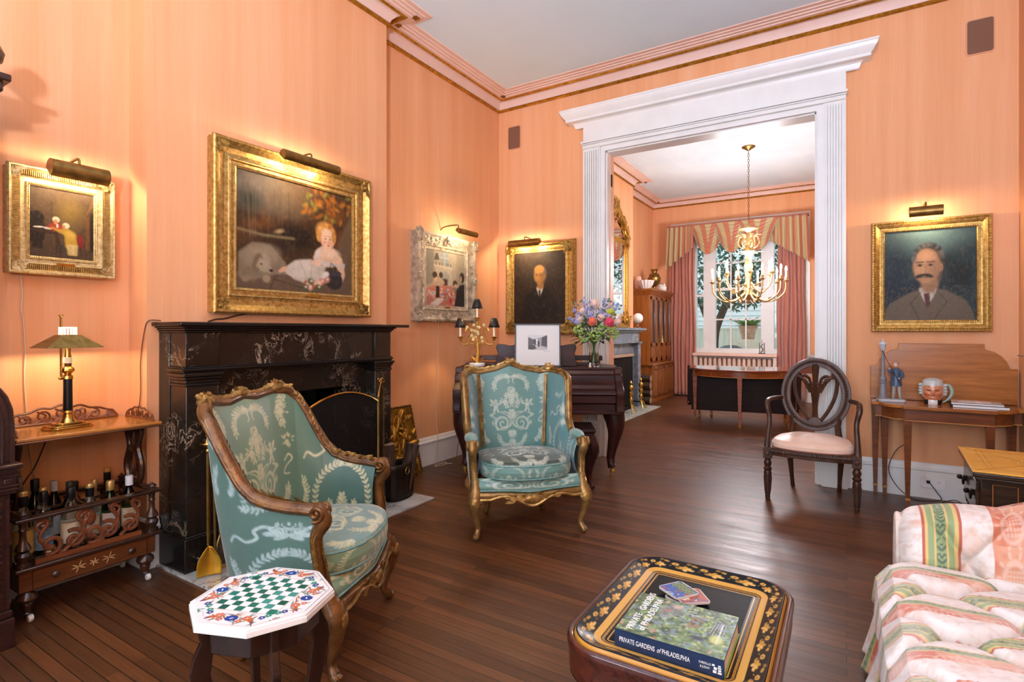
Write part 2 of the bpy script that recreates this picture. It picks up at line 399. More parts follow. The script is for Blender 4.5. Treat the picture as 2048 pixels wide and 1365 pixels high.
cornice([(-3.4, -2.6), (-3.4, 1.435), (BX, 1.435), (BX, 3.216), (-3.4, 3.216), (-3.4, 5.2), (1.05, 5.2), (1.05, -2.6)], 'trim_3')
cornice([(-3.4, 5.35), (-3.4, 7.25), (-3.15, 7.25), (-3.15, 9.08), (-3.4, 9.08), (-3.4, 11), (1.1, 11), (1.1, 5.35)], 'trim_4')
# baseboards
def base(path, nm):
    return struct(MB().sweep([(0, 0), (.022, 0), (.022, .205), (.03, .212), (.03, .225), (.02, .235), (.016, .25), (.008, .262), (0, .266)], [(x, y, 0) for x, y in path]), nm, WHITE, ang=25)
base([(-3.4, -2.6), (-3.4, 1.435), (BX, 1.435), (BX, 1.49)], 'baseboard_left')
base([(BX, 3.0), (BX, 3.216), (-3.4, 3.216), (-3.4, 5.2), (-2.33, 5.2)], 'baseboard_corner')
base([(.0, 5.2), (1.05, 5.2), (1.05, -2.6)], 'baseboard_right')
base([(-3.4, 9.08), (-3.4, 11), (1.1, 11), (1.1, 5.35)], 'baseboard_dining')
# opening: fluted pilasters, architrave, frieze, cornice hood, jambs
c = MB()
for x0, x1, sgn in ((-2.324, OX0, 1), (OX1, -.003, -1)):
    a, b = (x0, x1-.05) if sgn > 0 else (x0+.05, x1)
    c.b2(a, b, 5.15, 5.2, 0, 3.2); c.b2(a-.012, b+.012, 5.12, 5.2, 0, .3); c.b2(a-.006, b+.006, 5.126, 5.2, .3, .33)
    for q in np.linspace(a+.022, b-.022, 7): c.b2(q-.0065, q+.0065, 5.128, 5.15, .36, 3.13)
    i0, i1 = (x1-.05, x1) if sgn > 0 else (x0, x0+.05)
    c.b2(i0, i1, 5.165, 5.2, 0, 3.16); e = i1-.012 if sgn > 0 else i0; c.b2(e, e+.012, 5.155, 5.165, 0, OZ+.012)
c.b2(OX0, OX1, 5.165, 5.2, OZ, 3.16); c.b2(OX0, OX1, 5.155, 5.165, OZ, OZ+.014)
c.b2(-2.324, -.003, 5.13, 5.2, 3.16, 3.185); c.b2(-2.33, .003, 5.12, 5.2, 3.195, 3.205); c.b2(-2.335, .008, 5.112, 5.2, 3.21, 3.23); c.b2(-2.324, -.003, 5.14, 5.2, 3.185, 3.21)
c.b2(-2.324, -.003, 5.155, 5.2, 3.23, 3.4)
prof = [(0, 3.39), (.02, 3.39), (.026, 3.4), (.036, 3.43), (.05, 3.44), (.1, 3.445), (.1, 3.47), (.108, 3.475), (.125, 3.5), (.14, 3.52), (.145, 3.54), (.15, 3.545), (.15, 3.56), (0, 3.56)]
c.sweep(prof, [(-2.39, 5.25, 0), (-2.39, 5.18, 0), (.065, 5.18, 0), (.065, 5.25, 0)])
struct(c, 'trim_5', WHITE, ang=25)
j = MB(); j.b2(OX0-.005, OX0+.012, 5.19, 5.36, 0, OZ); j.b2(OX1-.012, OX1+.005, 5.19, 5.36, 0, OZ); j.b2(OX0, OX1, 5.19, 5.36, OZ-.012, OZ+.005)
struct(j, 'trim_6', WHITE, smooth=False)
# edge of the folded back door leaf with its hinge
d = struct(MB().b2(OX0+.012, OX0+.02, 5.262, 5.352, .01, OZ-.015), 'door_1', mat('salmon door paint', 'e9b08c', 'eebc9b', rough=.45), smooth=False)
h = MB(); h.b2(OX0+.02, OX0+.024, 5.29, 5.34, 2.76, 2.9); h.build('hinge', mat('brass plate', 'c89a62', 'd8ae7a', rough=.4, metal=.5), d, smooth=False)
MB().tube([(OX0+.024, 5.278, 2.77), (OX0+.024, 5.278, 2.89)], .009).build('hinge_pin', mat('black iron', '14120f', '221e1a', rough=.5, metal=.5), d)
# in-wall loudspeakers
SPK = mat('brown speaker grille', '77513c', '825b45', rough=.8, sc=400)
def rrect(w, h, r, n=5):
    return [(sx*(w/2-r)+r*cos(a0+pi/2*i/n), sz*(h/2-r)+r*sin(a0+pi/2*i/n)) for sx, sz, a0 in ((1, 1, 0), (-1, 1, pi/2), (-1, -1, pi), (1, -1, 1.5*pi)) for i in range(n+1)]
for x, z, lab in ((-3.188, 3.46, 'small brown wall speaker high up beside the corner left of the doorway'), (.837, 3.452, 'brown wall speaker high up right of the white doorway')):
    t = thing('wall_speaker', lab, 'speaker', (x, 5.2, z), 0, 'speakers set into the back wall')
    MB().prism(rrect(.165, .262, .02), -.006, 0).build('trim_ring', mat('salmon speaker rim', 'd99a74'), t, smooth=False)
    MB().prism(rrect(.148, .243, .015), -.012, -.002).build('grille', SPK, t, smooth=False)
# outlet on the baseboard
t = thing('wall_outlet', 'white double wall outlet on baseboard under the console table', 'outlet', (.56, 5.178, .125))
MB().prism(rrect(.15, .092, .006), -.006, 0).build('cover_plate', mat('white plastic', 'eceae6', rough=.35), t, bevel=.002)
for x in (-.035, .035):
    for k in (-.006, .006): MB().b2(x+k-.001, x+k+.001, -.0068, -.005, .0, .01).build('slot', mat('black plastic', '0f0f10', rough=.4), t, smooth=False)
# ================================================================ framed pictures
PAINT = attr('oil paint', rough=.55, bump=.2, bsc=160, spec=.3)
GOLD = mat('gold leaf frame', '9a7636', 'cfab66', rough=.34, metal=.75, sc=45, bump=.25)
GOLDP = mat('pale gold leaf', 'a98f58', 'd9c492', rough=.36, metal=.65, sc=60, bump=.3)
GOLDD = mat('worn antique gold', '7a5a24', 'b08a42', rough=.42, metal=.65, sc=50, bump=.35)
SILV = mat('silver grey gesso', '9a8c76', 'c9bca4', rough=.5, metal=.3, sc=18, bump=.2)
BRASSD = mat('aged brass', '7d6130', '9f7c42', rough=.38, metal=.85, sc=20)
BRASS = mat('polished brass', 'a8813c', 'd8b264', rough=.2, metal=1, sc=12)
CAST = mat('bright gilt bronze', 'b8862e', 'e6bd62', rough=.28, metal=.85, sc=60, bump=.2)
BULB = glow('lit lamp', 'ffe2b0', 14)
def frame_path(w, h, y=0): return [(-w/2, y, -h/2), (w/2, y, -h/2), (w/2, y, h/2), (-w/2, y, h/2)]
def ring(mb, w, h, prof, y=0): return mb.sweep(prof, frame_path(w, h, y), True, (0, -1, 0))
def beads(mb, w, h, r, step, y):
    for a, b, L, ax in ((-w/2, -h/2, w, 0), (-w/2, h/2, w, 0), (-w/2, -h/2, h, 1), (w/2, -h/2, h, 1)):
        n = int(L/step)
        for i in range(n): q = (i+.5)*L/n; mb.ell((a+q if ax == 0 else a, y, b if ax == 0 else b+q), r, 5)
def corner_leaf(f, m, w, h, y, s, rr):
    for sx in (-1, 1):
        for sz in (-1, 1):
            mb = MB(); mb.ell((sx*(w/2-s*.25), y+.006, sz*(h/2-s*.25)), (s*.3, .012, s*.3), 8)
            for k in range(9):
                a = rr.uniform(0, pi/2); q = s*rr.uniform(.25, 1)
                mb.leaf((sx*w/2, y, sz*h/2), (-sx*cos(a), -.08, -sz*sin(a)), q, s*.3, (0, -1, 0), -.1)
            for k in range(5): mb.ell((sx*(w/2-s*rr.uniform(0, .6)), y-.004, sz*(h/2-s*rr.uniform(0, .6))), s*.11, 6)
            mb.build('corner_ornament', m, f)
def picture_light(t, x, y, z, L, r, armz, armx=None):
    """brass trough lamp on a bent arm; x,y,z is the trough centre in the picture's own frame"""
    C = [(-r*cos(a), r*sin(a)) for a in np.linspace(-1.25, pi-.1, 15)]; I = [(p*.9, q*.9) for p, q in C[::-1]]
    s = MB(); pts = C+I
    s.prism([(p+y, q+z) for p, q in pts], x-L/2, x+L/2, 'yz')
    for e in (-1, 1): s.prism([(p+y, q+z) for p, q in C], x+e*L/2-.002, x+e*L/2+.002, 'yz')
    o = s.build('picture_light', BRASSD, t, ang=50)
    a_ = t.rotation_euler.z
    for q in (-.3, .3): X_, Y_ = x+q*L, y+r*.25; LAMPS.append((t.location.x+X_*cos(a_)-Y_*sin(a_), t.location.y+X_*sin(a_)+Y_*cos(a_), t.location.z+z-r*.75, L))
    ax = x if armx is None else armx
    MB().tube(bez([(ax, y, z+r), (ax, y+.02, z+r+.03), (ax, -.01, z+r+.015), (ax, .012, armz)], 12), .006).build('arm', BRASSD, o)
    MB().tube([(x-L*.4, y, z-.004), (x+L*.4, y, z-.004)], r*.45, 8).build('bulb', BULB, o)
    return o
LAMPS = []
def hang(name, label, loc, rz): return thing(name, label, 'painting', loc, rz)
def wash(c, seed, lo, hi, cells=6):
    for k in range(3): c.a[..., k] = blur(c.a[..., k], .5)
    c.a = c.a*np.array([.86, .82, .76])*(1-.25*np.hypot(c.X-.5, c.Y-.5)[..., None]); c.put(np.clip((vnoise(c.X.shape, (30, 60), seed+1, 2)-.52)*3, 0, 1), '8a6a42', .12)
    c.mul(lo+(hi-lo)*vnoise(c.X.shape, cells, seed, 4))
# --- large painting over the mantel
c = Cv(250, 204, '3b2b1c')
c.put(vnoise(c.X.shape, 7, 3, 5)*1.6-.45, '5a3a1e', .8); c.put((vnoise(c.X.shape, 9, 5, 5)-.5)*3*(c.Y > .45), '7d4a1c', .8)
c.ell(.16, .86, .22, .16, '8d8372', soft=.9, al=.7); c.ell(.36, .82, .2, .16, '7d6a50', soft=1, al=.7); c.ell(.1, .76, .1, .1, '2e3c34', soft=.8, al=.7)
for i in range(60):
    x = rnd.uniform(.5, 1); y = rnd.uniform(.68, .98); c.ell(x, y, .03, .018, rnd.choice(['a05f1e', 'b87a2c', '8a8a3a', '6b4a1c']), rnd.uniform(0, 3), .8, .55)
for i in range(14): x = rnd.uniform(.05, .5); c.line([(x, .45), (x+rnd.uniform(-.03, .03), .9)], .006, rnd.choice(['6b5335', '2a1d12', '83694a']), .6, .01)
c.poly([(.86, .5), (1, .86), (1, .1), (.9, .12), (.84, .4)], '6d5a44', 5, .8); c.ell(.5, .5, .26, .13, '1f1610', 0, .8, .8)
c.line([(0, .5), (.2, .475), (.45, .485)], .012, 'a59468', .7, .02); c.ell(.33, .53, .04, .02, 'b39a70', .3, .7, .6)
c.poly([(0, 0), (1, 0), (1, .14), (.6, .2), (.3, .13), (0, .15)], '6b5847', 4, .9); c.line([(.25, 0), (.3, .13)], .006, '3a2d22'); c.line([(.3, .1), (.62, .02)], .005, '3a2d22')
c.poly([(.02, .1), (.02, .3), (.12, .4), (.26, .4), (.38, .26), (.4, .15), (.3, .14), (.1, .07)], '847560', 3); c.ell(.19, .3, .13, .08, '9a8b74', .2, .8, .8); c.ell(.2, .24, .06, .07, 'a6977f', .6, .4); c.ell(.16, .23, .035, .085, '7a6850', -.3, .4)
c.poly([(.18, .28), (.27, .2), (.265, .15), (.2, .16), (.15, .2)], 'ab9d86', 2); c.ell(.265, .175, .016, .012, '2b211a'); c.ell(.19, .222, .009, .007, '241a14'); c.ell(.23, .1, .03, .035, '9c8a70', 0, .5); c.ell(.07, .09, .03, .03, '8f7e66', 0, .5)
c.poly([(.36, .2), (.46, .29), (.6, .32), (.74, .26), (.7, .12), (.58, .08), (.45, .12)], 'c8bfb0', 2); c.ell(.54, .22, .1, .07, 'd9d2c6', .1, .9, .7); c.line([(.5, .3), (.54, .2), (.56, .11)], .006, 'a89c8c', .7, .02); c.line([(.62, .3), (.6, .2), (.62, .1)], .006, 'a89c8c', .7, .02)
c.ell(.36, .195, .04, .02, 'd9a98a', .5, .4); c.ell(.44, .16, .06, .02, 'd0c6b8', -.2, .5)
c.poly([(.64, .4), (.7, .46), (.82, .45), (.9, .36), (.93, .2), (.9, .12), (.86, .2), (.84, .3), (.66, .28), (.62, .33)], 'e6bf9f', 2); c.ell(.77, .4, .1, .05, 'efd0b4', 0, .7, .8); c.ell(.66, .3, .05, .03, 'eec9ab', .2, .6); c.ell(.74, .29, .07, .02, 'e9c2a2', -.15, .6)
c.poly([(.63, .33), (.66, .42), (.69, .43), (.68, .33)], 'd7d2cb', 2); c.poly([(.68, .33), (.86, .3), (.93, .32), (.92, .26), (.82, .28), (.72, .26)], 'cfc8be', 2)
c.ell(.742, .585, .088, .105, 'c8873e', 0, .4); c.ell(.725, .62, .07, .07, 'd9a058', .2, .7, .7)
for i in range(30): a = rnd.uniform(-.5, pi+.5); c.ell(.745+.078*cos(a), .56+.105*sin(a), .015, .02, rnd.choice(['d69a4c', 'b57431', 'e2b266']), a, .6, .8)
c.ell(.757, .53, .064, .098, 'f0c8a6', 0, .25); c.ell(.742, .6, .04, .03, 'f7d8bb', 0, .9, .7); c.ell(.725, .495, .022, .025, 'e9a584', 0, 1, .7); c.ell(.79, .495, .018, .022, 'e8a282', 0, 1, .7)
for x in (.737, .781): c.ell(x, .535, .0085, .0062, '5a4234', 0, .8); c.ell(x, .536, .0045, .004, '2a1c16'); c.line([(x-.015, .56), (x+.015, .562)], .005, 'a9743f', .8)
c.line([(.764, .53), (.769, .5), (.758, .497)], .005, 'c98d6b', .8); c.ell(.764, .472, .013, .007, 'b8584a'); c.ell(.812, .56, .016, .06, 'c78c44', .1, .6)
c.ell(.82, .14, .085, .09, '2b2c30', 0, .2); c.ell(.815, .21, .08, .03, '3b3d42', 0, .2); c.line([(.77, .2), (.79, .31), (.88, .22)], .006, '2a2826')
for x, y, k in ((.74, .19, 'e9e2d6'), (.72, .17, 'd9d6cc'), (.7, .12, 'd9826c'), (.63, .09, 'c8644c'), (.59, .06, 'e0a892'), (.67, .1, 'e7bfa5'), (.56, .08, 'b35a40'), (.6, .11, '5b6a3e'), (.67, .06, '48592f'), (.55, .05, '51613a'), (.75, .14, 'c98a78')):
    c.ell(x, y, .03, .028, k, x*9, .6); c.ell(x+.006, y+.006, .012, .012, 'f3e6d8', 0, .9, .6)
wash(c, 8, .82, 1.2, 30)
t = hang('painting', 'large gold framed painting of a child and a sleeping dog above the mantel', (-3.2, 2.356, 1.909), pi/2)
picture('canvas', c, .905, .735, PAINT, t, -.045)
f = ring(MB(), .9, .73, [(0, .04), (0, .052), (.012, .056), (.016, .05), (.034, .05), (.038, .06), (.05, .062), (.056, .056), (.075, .05), (.105, .056), (.13, .075), (.14, .088), (.15, .09), (.158, .084), (.16, .07), (.152, .055), (.155, .03), (.148, 0), (0, 0)]).build('frame', GOLD, t, ang=25)
s = MB(); beads(s, .925, .755, .0045, .011, -.055); s.build('bead_ornament', GOLDP, f); s = MB(); beads(s, 1.0, .83, .004, .011, -.062); s.build('bead_ornament', GOLDP, f)
corner_leaf(f, GOLDD, 1.17, .99, -.075, .12, rnd)
MB().prism(rrect(.1, .02, .008), -.066, -.05).build('name_plate', BRASS, f).location = (.1, 0, -.385)
picture_light(t, 0, -.17, .49, .43, .034, .47)
MB().tube(bez([(-.25, -.012, -.5), (-.4, -.01, -.53), (-.5, -.012, -.555), (-.55, -.008, -.56), (-.6, -.012, -.575)], 20), .004).build('cord', mat('brown cord', '4a2c1a', rough=.6), t)
# --- two men at a desk
c = Cv(150, 196, '4a3a28'); c.put(vnoise(c.X.shape, 5, 13, 4)-.1, '5d4a33', .7); c.poly([(0, .2), (0, .62), (.13, .66), (.22, .6), (.23, .25)], '1e1811', 2)
c.line([(.33, 1), (.33, .5)], .008, '3a2d1f', .7); c.ell(.62, .66, .2, .2, '74602f', 0, 1, .8); c.poly([(.8, .55), (1, .85), (1, 1), (.97, .9)], '6d5431', 2); c.poly([(.87, .15), (.87, .62), (.93, .7), (.93, .15)], '6a4a2a', 1); c.poly([(.94, .1), (.94, .7), (1, .75), (1, .1)], '241a12', 1)
c.poly([(0, 0), (0, .2), (1, .14), (1, 0)], '4d3d2c', 2); c.poly([(.02, .4), (.42, .38), (.5, .1), (.4, .08), (.38, .34), (.03, .36)], '3a281b', 1); c.poly([(.05, .3), (.2, .3), (.2, .12), (.05, .12)], '241c15', 1)
c.ell(.78, .28, .06, .1, '7c2320', .1, .3); c.line([(.78, .2), (.8, .05)], .012, '3a1c14'); c.line([(.73, .2), (.74, .06)], .012, '3a1c14')
c.poly([(.24, .43), (.32, .5), (.42, .52), (.5, .46), (.46, .38), (.34, .4)], '9a3b28', 2); c.ell(.4, .56, .055, .042, 'ddd0b0', 0, .3); c.ell(.395, .525, .032, .035, 'c4805c', 0, .4); c.ell(.42, .47, .015, .03, 'e6dfcc')
c.poly([(.42, .39), (.5, .44), (.58, .45), (.7, .38), (.74, .2), (.72, .06), (.6, .06), (.58, .15), (.54, .18), (.53, .35)], 'b89436', 2); c.ell(.62, .36, .09, .06, 'd0ad4e', -.4, .8, .8); c.poly([(.56, .22), (.74, .22), (.73, .06), (.58, .06)], 'cdbb80', 2, .8); c.ell(.555, .49, .055, .04, 'd8cba6', -.3, .3); c.ell(.52, .47, .025, .03, 'be8260', 0, .4)
c.line([(.56, .42), (.42, .41), (.34, .44)], .035, 'b08c34', 1, .02); c.ell(.31, .42, .03, .014, 'd9a17c'); c.ell(.14, .425, .08, .012, 'd8d2c2', .1); c.ell(.26, .42, .05, .012, 'e8e2d4', -.1); c.line([(.5, .2), (.47, .06)], .03, '2e3436'); c.line([(.44, .2), (.4, .06)], .03, '33302c')
wash(c, 18, .8, 1.2, 24)
t = hang('painting', 'small ornate gold framed painting of two men at a desk on the left wall', (-3.4, 1.118, 1.814), pi/2)
picture('canvas', c, .262, .342, PAINT, t, -.05)
f = ring(MB(), .26, .34, [(0, .04), (0, .055), (.012, .06), (.016, .052), (.034, .056), (.038, .062), (.044, .056), (.06, .06), (.072, .074), (.077, .084), (.084, .086), (.09, .078), (.088, .05), (.082, .03), (.084, 0), (0, 0)]).build('frame', GOLDP, t, ang=25)
s = MB()
for sx, L, ax in ((1, .26+.1, 0), (1, .34+.1, 1)):
    n = int(L/.0075)
    for i in range(n):
        q = -L/2+(i+.5)*L/n
        for e in (-1, 1): s.box((q, -.066, e*.226) if ax == 0 else (e*.186, -.066, q), (.004, .01, .026) if ax == 0 else (.026, .01, .004))
s.build('fluting', GOLD, f, smooth=False)
s = MB(); beads(s, .272, .352, .004, .009, -.058); s.build('bead_ornament', GOLD, f)
corner_leaf(f, GOLDP, .4, .48, -.076, .07, rnd)
MB().prism(rrect(.075, .016, .006), -.064, -.05).build('name_plate', BRASS, f).location = (.01, 0, -.205)
picture_light(t, .035, -.15, .252, .235, .044, .235)
# --- table scene in the silvered rococo frame
c = Cv(150, 140, 'aca695'); c.put(vnoise(c.X.shape, 6, 23, 4)*1.5-.4, 'b9ae98', .8); c.poly([(0, .35), (0, 1), (.2, 1), (.2, .4)], '8f8d80', 3); c.poly([(.78, .4), (.78, 1), (1, 1), (1, .4)], '9b9785', 3)
c.ell(.46, .88, .11, .13, '97a6ab', 0, .1); c.line([(.46, .75), (.46, 1)], .008, 'd8d2c0'); c.line([(.36, .88), (.57, .88)], .008, 'd8d2c0'); c.poly([(.2, .82), (.24, .95), (.3, .95), (.33, .83)], '55554f', 1)
c.poly([(.2, .7), (.68, .67), (.68, .72), (.2, .75)], 'c9c2b0', 1); c.poly([(.25, .35), (.25, .7), (.66, .68), (.66, .35)], 'b8b3a4', 1); c.ell(.48, .5, .11, .14, '9fa3a0', 0, .1); c.poly([(.4, .35), (.4, .5), (.54, .5), (.54, .35)], '4a3328', 2)
for x in (.25, .28, .34, .4, .52, .56, .62): c.ell(x, .76, .014, .03, rnd.choice(['8a4a30', '6f7b80', 'c8a878']))
c.poly([(0, 0), (0, .28), (.2, .38), (.62, .38), (1, .2), (1, 0)], 'c07c6c', 3); c.put((vnoise(c.X.shape, 16, 25, 2)-.5)*4*(c.Y < .32), 'd8b4a4', .8); c.put((vnoise(c.X.shape, 18, 26, 2)-.55)*4*(c.Y < .3), 'a34438', .7); c.poly([(.1, .02), (.3, .14), (.45, .13), (.3, 0)], 'e2ddd0', 2); c.ell(.17, .22, .07, .035, 'd6d4ca'); c.ell(.17, .22, .05, .024, 'a9b0aa')
c.poly([(.25, .14), (.25, .36), (.275, .42), (.28, .52), (.305, .52), (.31, .42), (.335, .36), (.335, .14)], '20221e', 1); c.ell(.22, .55, .06, .06, '46362a', 0, .3); c.ell(.37, .56, .05, .055, '4a3a2c', 0, .3); c.poly([(.16, .36), (.18, .48), (.42, .49), (.47, .42), (.4, .36)], 'b8a490', 2); c.ell(.25, .48, .05, .03, 'd9b498', .6)
c.ell(.74, .43, .06, .065, '4b382b', 0, .3); c.ell(.76, .38, .05, .045, 'c9a68a', 0, .4); c.poly([(.66, .28), (.7, .36), (.86, .34), (.86, .24)], '7a8388', 3)
for i in range(34): c.ell(rnd.uniform(.36, .8), rnd.uniform(.1, .32), .022, .02, rnd.choice(['c8964a', '8f97a8', 'd8cfc0', '9a5a44', 'b0b8c0', '7b6a8a']), 0, .6, .8)
c.poly([(.72, 0), (.78, .32), (.88, .42), (1, .44), (1, 0)], '26262b', 2); c.ell(.93, .56, .065, .1, '2f241e', 0, .2); c.ell(.9, .53, .025, .055, 'c39a7c', 0, .5); c.ell(.62, .1, .04, .06, 'b33a34', .3, .6)
wash(c, 28, .84, 1.2, 40)
t = hang('painting', 'silver carved frame with a painting of people around a table, right of mantel', (-3.4, 4.175, 1.79), pi/2)
picture('canvas', c, .6, .53, PAINT, t, -.05)
f = ring(MB(), .6, .53, [(0, .04), (0, .055), (.028, .058), (.032, .066), (.042, .068), (.05, .058), (.08, .062), (.11, .075), (.135, .09), (.15, .086), (.155, .06), (.15, .03), (.155, 0), (0, 0)]).build('frame', SILV, t, ang=25)
MB().prism(rrect(.07, .018, .006), -.062, -.05).build('name_plate', mat('bronze plate', '8a5a2c', 'a87038', rough=.4, metal=.7), f).location = (.02, 0, -.282)
s = MB()
for i in range(520):
    e = rnd.choice('tblr'); q = rnd.uniform(-1, 1); d = rnd.uniform(.05, .148)
    x, z = {'t': (q*.45, .265+d), 'b': (q*.45, -.265-d), 'l': (-.3-d, q*.41), 'r': (.3+d, q*.41)}[e]
    a = rnd.uniform(0, TAU); s.leaf((x, -.062-(d-.04)*.2, z), (cos(a), -.25, sin(a)), rnd.uniform(.02, .05), .02, (0, -1, 0), .3)
for sx, sz, q in ((-1, 1, 1.2), (1, 1, 1), (-1, -1, 1), (1, -1, 1), (0, 1, .7), (0, -1, .7), (-1, 0, .6), (1, 0, .7)):
    for i in range(16): a = rnd.uniform(0, TAU); r = rnd.uniform(.0, .05)*q; s.ell((sx*.425+r*cos(a), -.09, sz*.375+r*sin(a)), (.018*q, .014, .018*q), 7)
    s.tube([(sx*.435+p, -.1, sz*.385+z) for p, z in spiral(0, 0, .01, .05*q, 1+sx, 1.4)], .008, 6)
s.build('carved_ornament', SILV, f)
picture_light(t, .12, -.22, .455, .3, .028, .37, -.02)
# --- old man portrait, dark ground
def man(c, x, y, s, hair, skin, coat, must=None, bald=False, turn=-1):
    sk = H(skin); dk = tuple(k*.45 for k in sk); hl = tuple(min(1, k*1.35) for k in sk); md = tuple(k*.72 for k in sk); f = lambda a: a*s
    c.poly([(x-f(2.3), y-f(4)), (x-f(2.0), y-f(2.2)), (x-f(1.75), y-f(1.75)), (x-f(.8), y-f(1.25)), (x, y-f(1.0)), (x+f(.9), y-f(1.15)), (x+f(1.8), y-f(1.65)), (x+f(2.1), y-f(2.2)), (x+f(2.5), y-f(4))], coat, 2)
    c.line([(x-f(.3), y-f(1.3)), (x-f(.75), y-f(1.75)), (x-f(.1), y-f(2.9))], f(.05), '2a2622', .6, f(.06)); c.line([(x+f(.5), y-f(1.2)), (x+f(.95), y-f(1.7)), (x+f(.1), y-f(2.9))], f(.05), '2a2622', .6, f(.06))
    c.poly([(x-f(.35), y-f(1.05)), (x+f(.5), y-f(.75)), (x+f(.45), y-f(1.3)), (x+f(.05), y-f(1.9)), (x-f(.25), y-f(1.4))], 'c9c4b4', 1)
    c.poly([(x-f(.12), y-f(1.3)), (x+f(.15), y-f(1.25)), (x+f(.2), y-f(1.9)), (x-f(.02), y-f(1.95))], '5c3038' if must else '2a2426', 1)
    c.poly([(x-f(.3), y-f(1.2)), (x-f(.02), y-f(1.95)), (x-f(.5), y-f(1.8))], coat, 1); c.poly([(x+f(.5), y-f(1.1)), (x+f(.12), y-f(1.95)), (x+f(.7), y-f(1.7))], coat, 1)
    c.ell(x+f(.1), y+f(.12), f(.78), f(.95)/c.asp, hair, 0, .3); c.ell(x+f(.15), y-f(.85), f(.4), f(.45)/c.asp, md, 0, .4)
    c.ell(x, y, f(.62), f(.86)/c.asp, sk, 0, .22); c.ell(x+f(.42), y-f(.1), f(.26), f(.7)/c.asp, md, 0, 1, .7); c.ell(x-f(.05), y+f(.42), f(.42), f(.32)/c.asp, hl, 0, .9, .75); c.ell(x-f(.3), y-f(.18), f(.2), f(.2)/c.asp, hl, 0, 1, .5)
    if bald: c.ell(x, y+f(.55), f(.58), f(.45)/c.asp, hl, 0, .35); c.ell(x+f(.62), y+f(.05), f(.14), f(.4)/c.asp, hair, 0, .4)
    c.ell(x+f(.66), y-f(.08), f(.12), f(.22)/c.asp, md, 0, .3)
    for e in (-.3, .2): c.ell(x+f(e), y+f(.06), f(.15), f(.07)/c.asp, dk, 0, .6, .8); c.ell(x+f(e), y+f(.04), f(.06), f(.05)/c.asp, '1c140f'); c.line([(x+f(e-.17), y+f(.19)), (x+f(e+.17), y+f(.2))], f(.07), hair, .85, f(.06))
    c.poly([(x-f(.1), y+f(.05)), (x-f(.26), y-f(.3)), (x-f(.02), y-f(.33)), (x+f(.03), y+f(.05))], md, 1, .6); c.ell(x-f(.14), y-f(.2), f(.07), f(.18)/c.asp, hl, -.1, .9, .7)
    c.line([(x-f(.3), y-f(.54)), (x+f(.15), y-f(.53))], f(.07), dk, .8, f(.05))
    if must: c.poly([(x-f(.52), y-f(.56)), (x-f(.12), y-f(.34)), (x+f(.38), y-f(.56)), (x+f(.2), y-f(.5)), (x-f(.12), y-f(.48)), (x-f(.34), y-f(.5))], must, 1); c.ell(x-f(.32), y-f(.46), f(.2), f(.09)/c.asp, must, .3, .5); c.ell(x+f(.12), y-f(.45), f(.22), f(.09)/c.asp, must, -.3, .5)
c = Cv(150, 186, '2b2016'); c.ell(.5, .85, .4, .25, '4a3f33', 0, 1, .9); c.put(vnoise(c.X.shape, 4, 33, 4)-.2, '372a1e', .6)
man(c, .5, .67, .155, '7a6c58', 'b98445', '1d1815', bald=True); wash(c, 38, .85, 1.15, 20)
t = hang('painting', 'gold framed dark portrait of a bald old man above the piano', (-2.845, 5.2, 1.745), 0)
picture('canvas', c, .64, .79, PAINT, t, -.045)
f = ring(MB(), .635, .785, [(0, .035), (0, .05), (.02, .052), (.024, .06), (.034, .06), (.04, .05), (.06, .055), (.078, .075), (.084, .076), (.09, .07), (.1, .06), (.112, .04), (.114, .02), (.1, 0), (0, 0)]).build('frame', GOLD, t, ang=25)
s = MB(); beads(s, .83, .98, .006, .02, -.062); s.build('bead_ornament', GOLDD, f); corner_leaf(f, GOLDD, .8, .95, -.066, .16, rnd)
picture_light(t, -.12, -.16, .485, .37, .04, .46)
# --- portrait with moustache on the right
c = Cv(190, 200, '1d3036'); c.put(vnoise(c.X.shape, 6, 43, 5)*2-.7, '33565a', .75); c.ell(.5, .95, .45, .2, '6d8f90', 0, 1, .6); c.ell(.1, .3, .25, .5, '18293a', 0, 1, .7); c.ell(.85, .5, .2, .25, '15201f', 0, 1, .7)
man(c, .47, .6, .232, '33332f', 'b98f6c', '6b6254', must='37322c')
for i in range(26): a = i/25*pi*1.05-.1; c.ell(.49+.155*cos(a), .685+.15*sin(a), .026, .022, rnd.choice(['4f5250', '33342f', '666864']), a, .7, .8)
c.put((vnoise(c.X.shape, 60, 45, 2)-.5)*3*(c.Y < .38), '6b6656', .5); wash(c, 48, .85, 1.18, 60)
t = hang('painting', 'gold framed portrait of a man with moustache and tie above the console table', (.533, 5.2, 1.703), 0)
picture('canvas', c, .56, .69, PAINT, t, -.045)
f = ring(MB(), .555, .685, [(0, .035), (0, .05), (.006, .056), (.018, .056), (.022, .05), (.034, .052), (.05, .066), (.06, .07), (.066, .064), (.072, .07), (.08, .068), (.088, .05), (.088, .02), (.08, 0), (0, 0)]).build('frame', GOLD, t, ang=25)
s = MB(); beads(s, .575, .705, .0055, .013, -.056); s.build('bead_ornament', GOLDD, f); s = MB(); beads(s, .7, .83, .006, .02, -.068); s.build('bead_ornament', GOLDD, f)
picture_light(t, -.03, -.15, .47, .2, .04, .43)
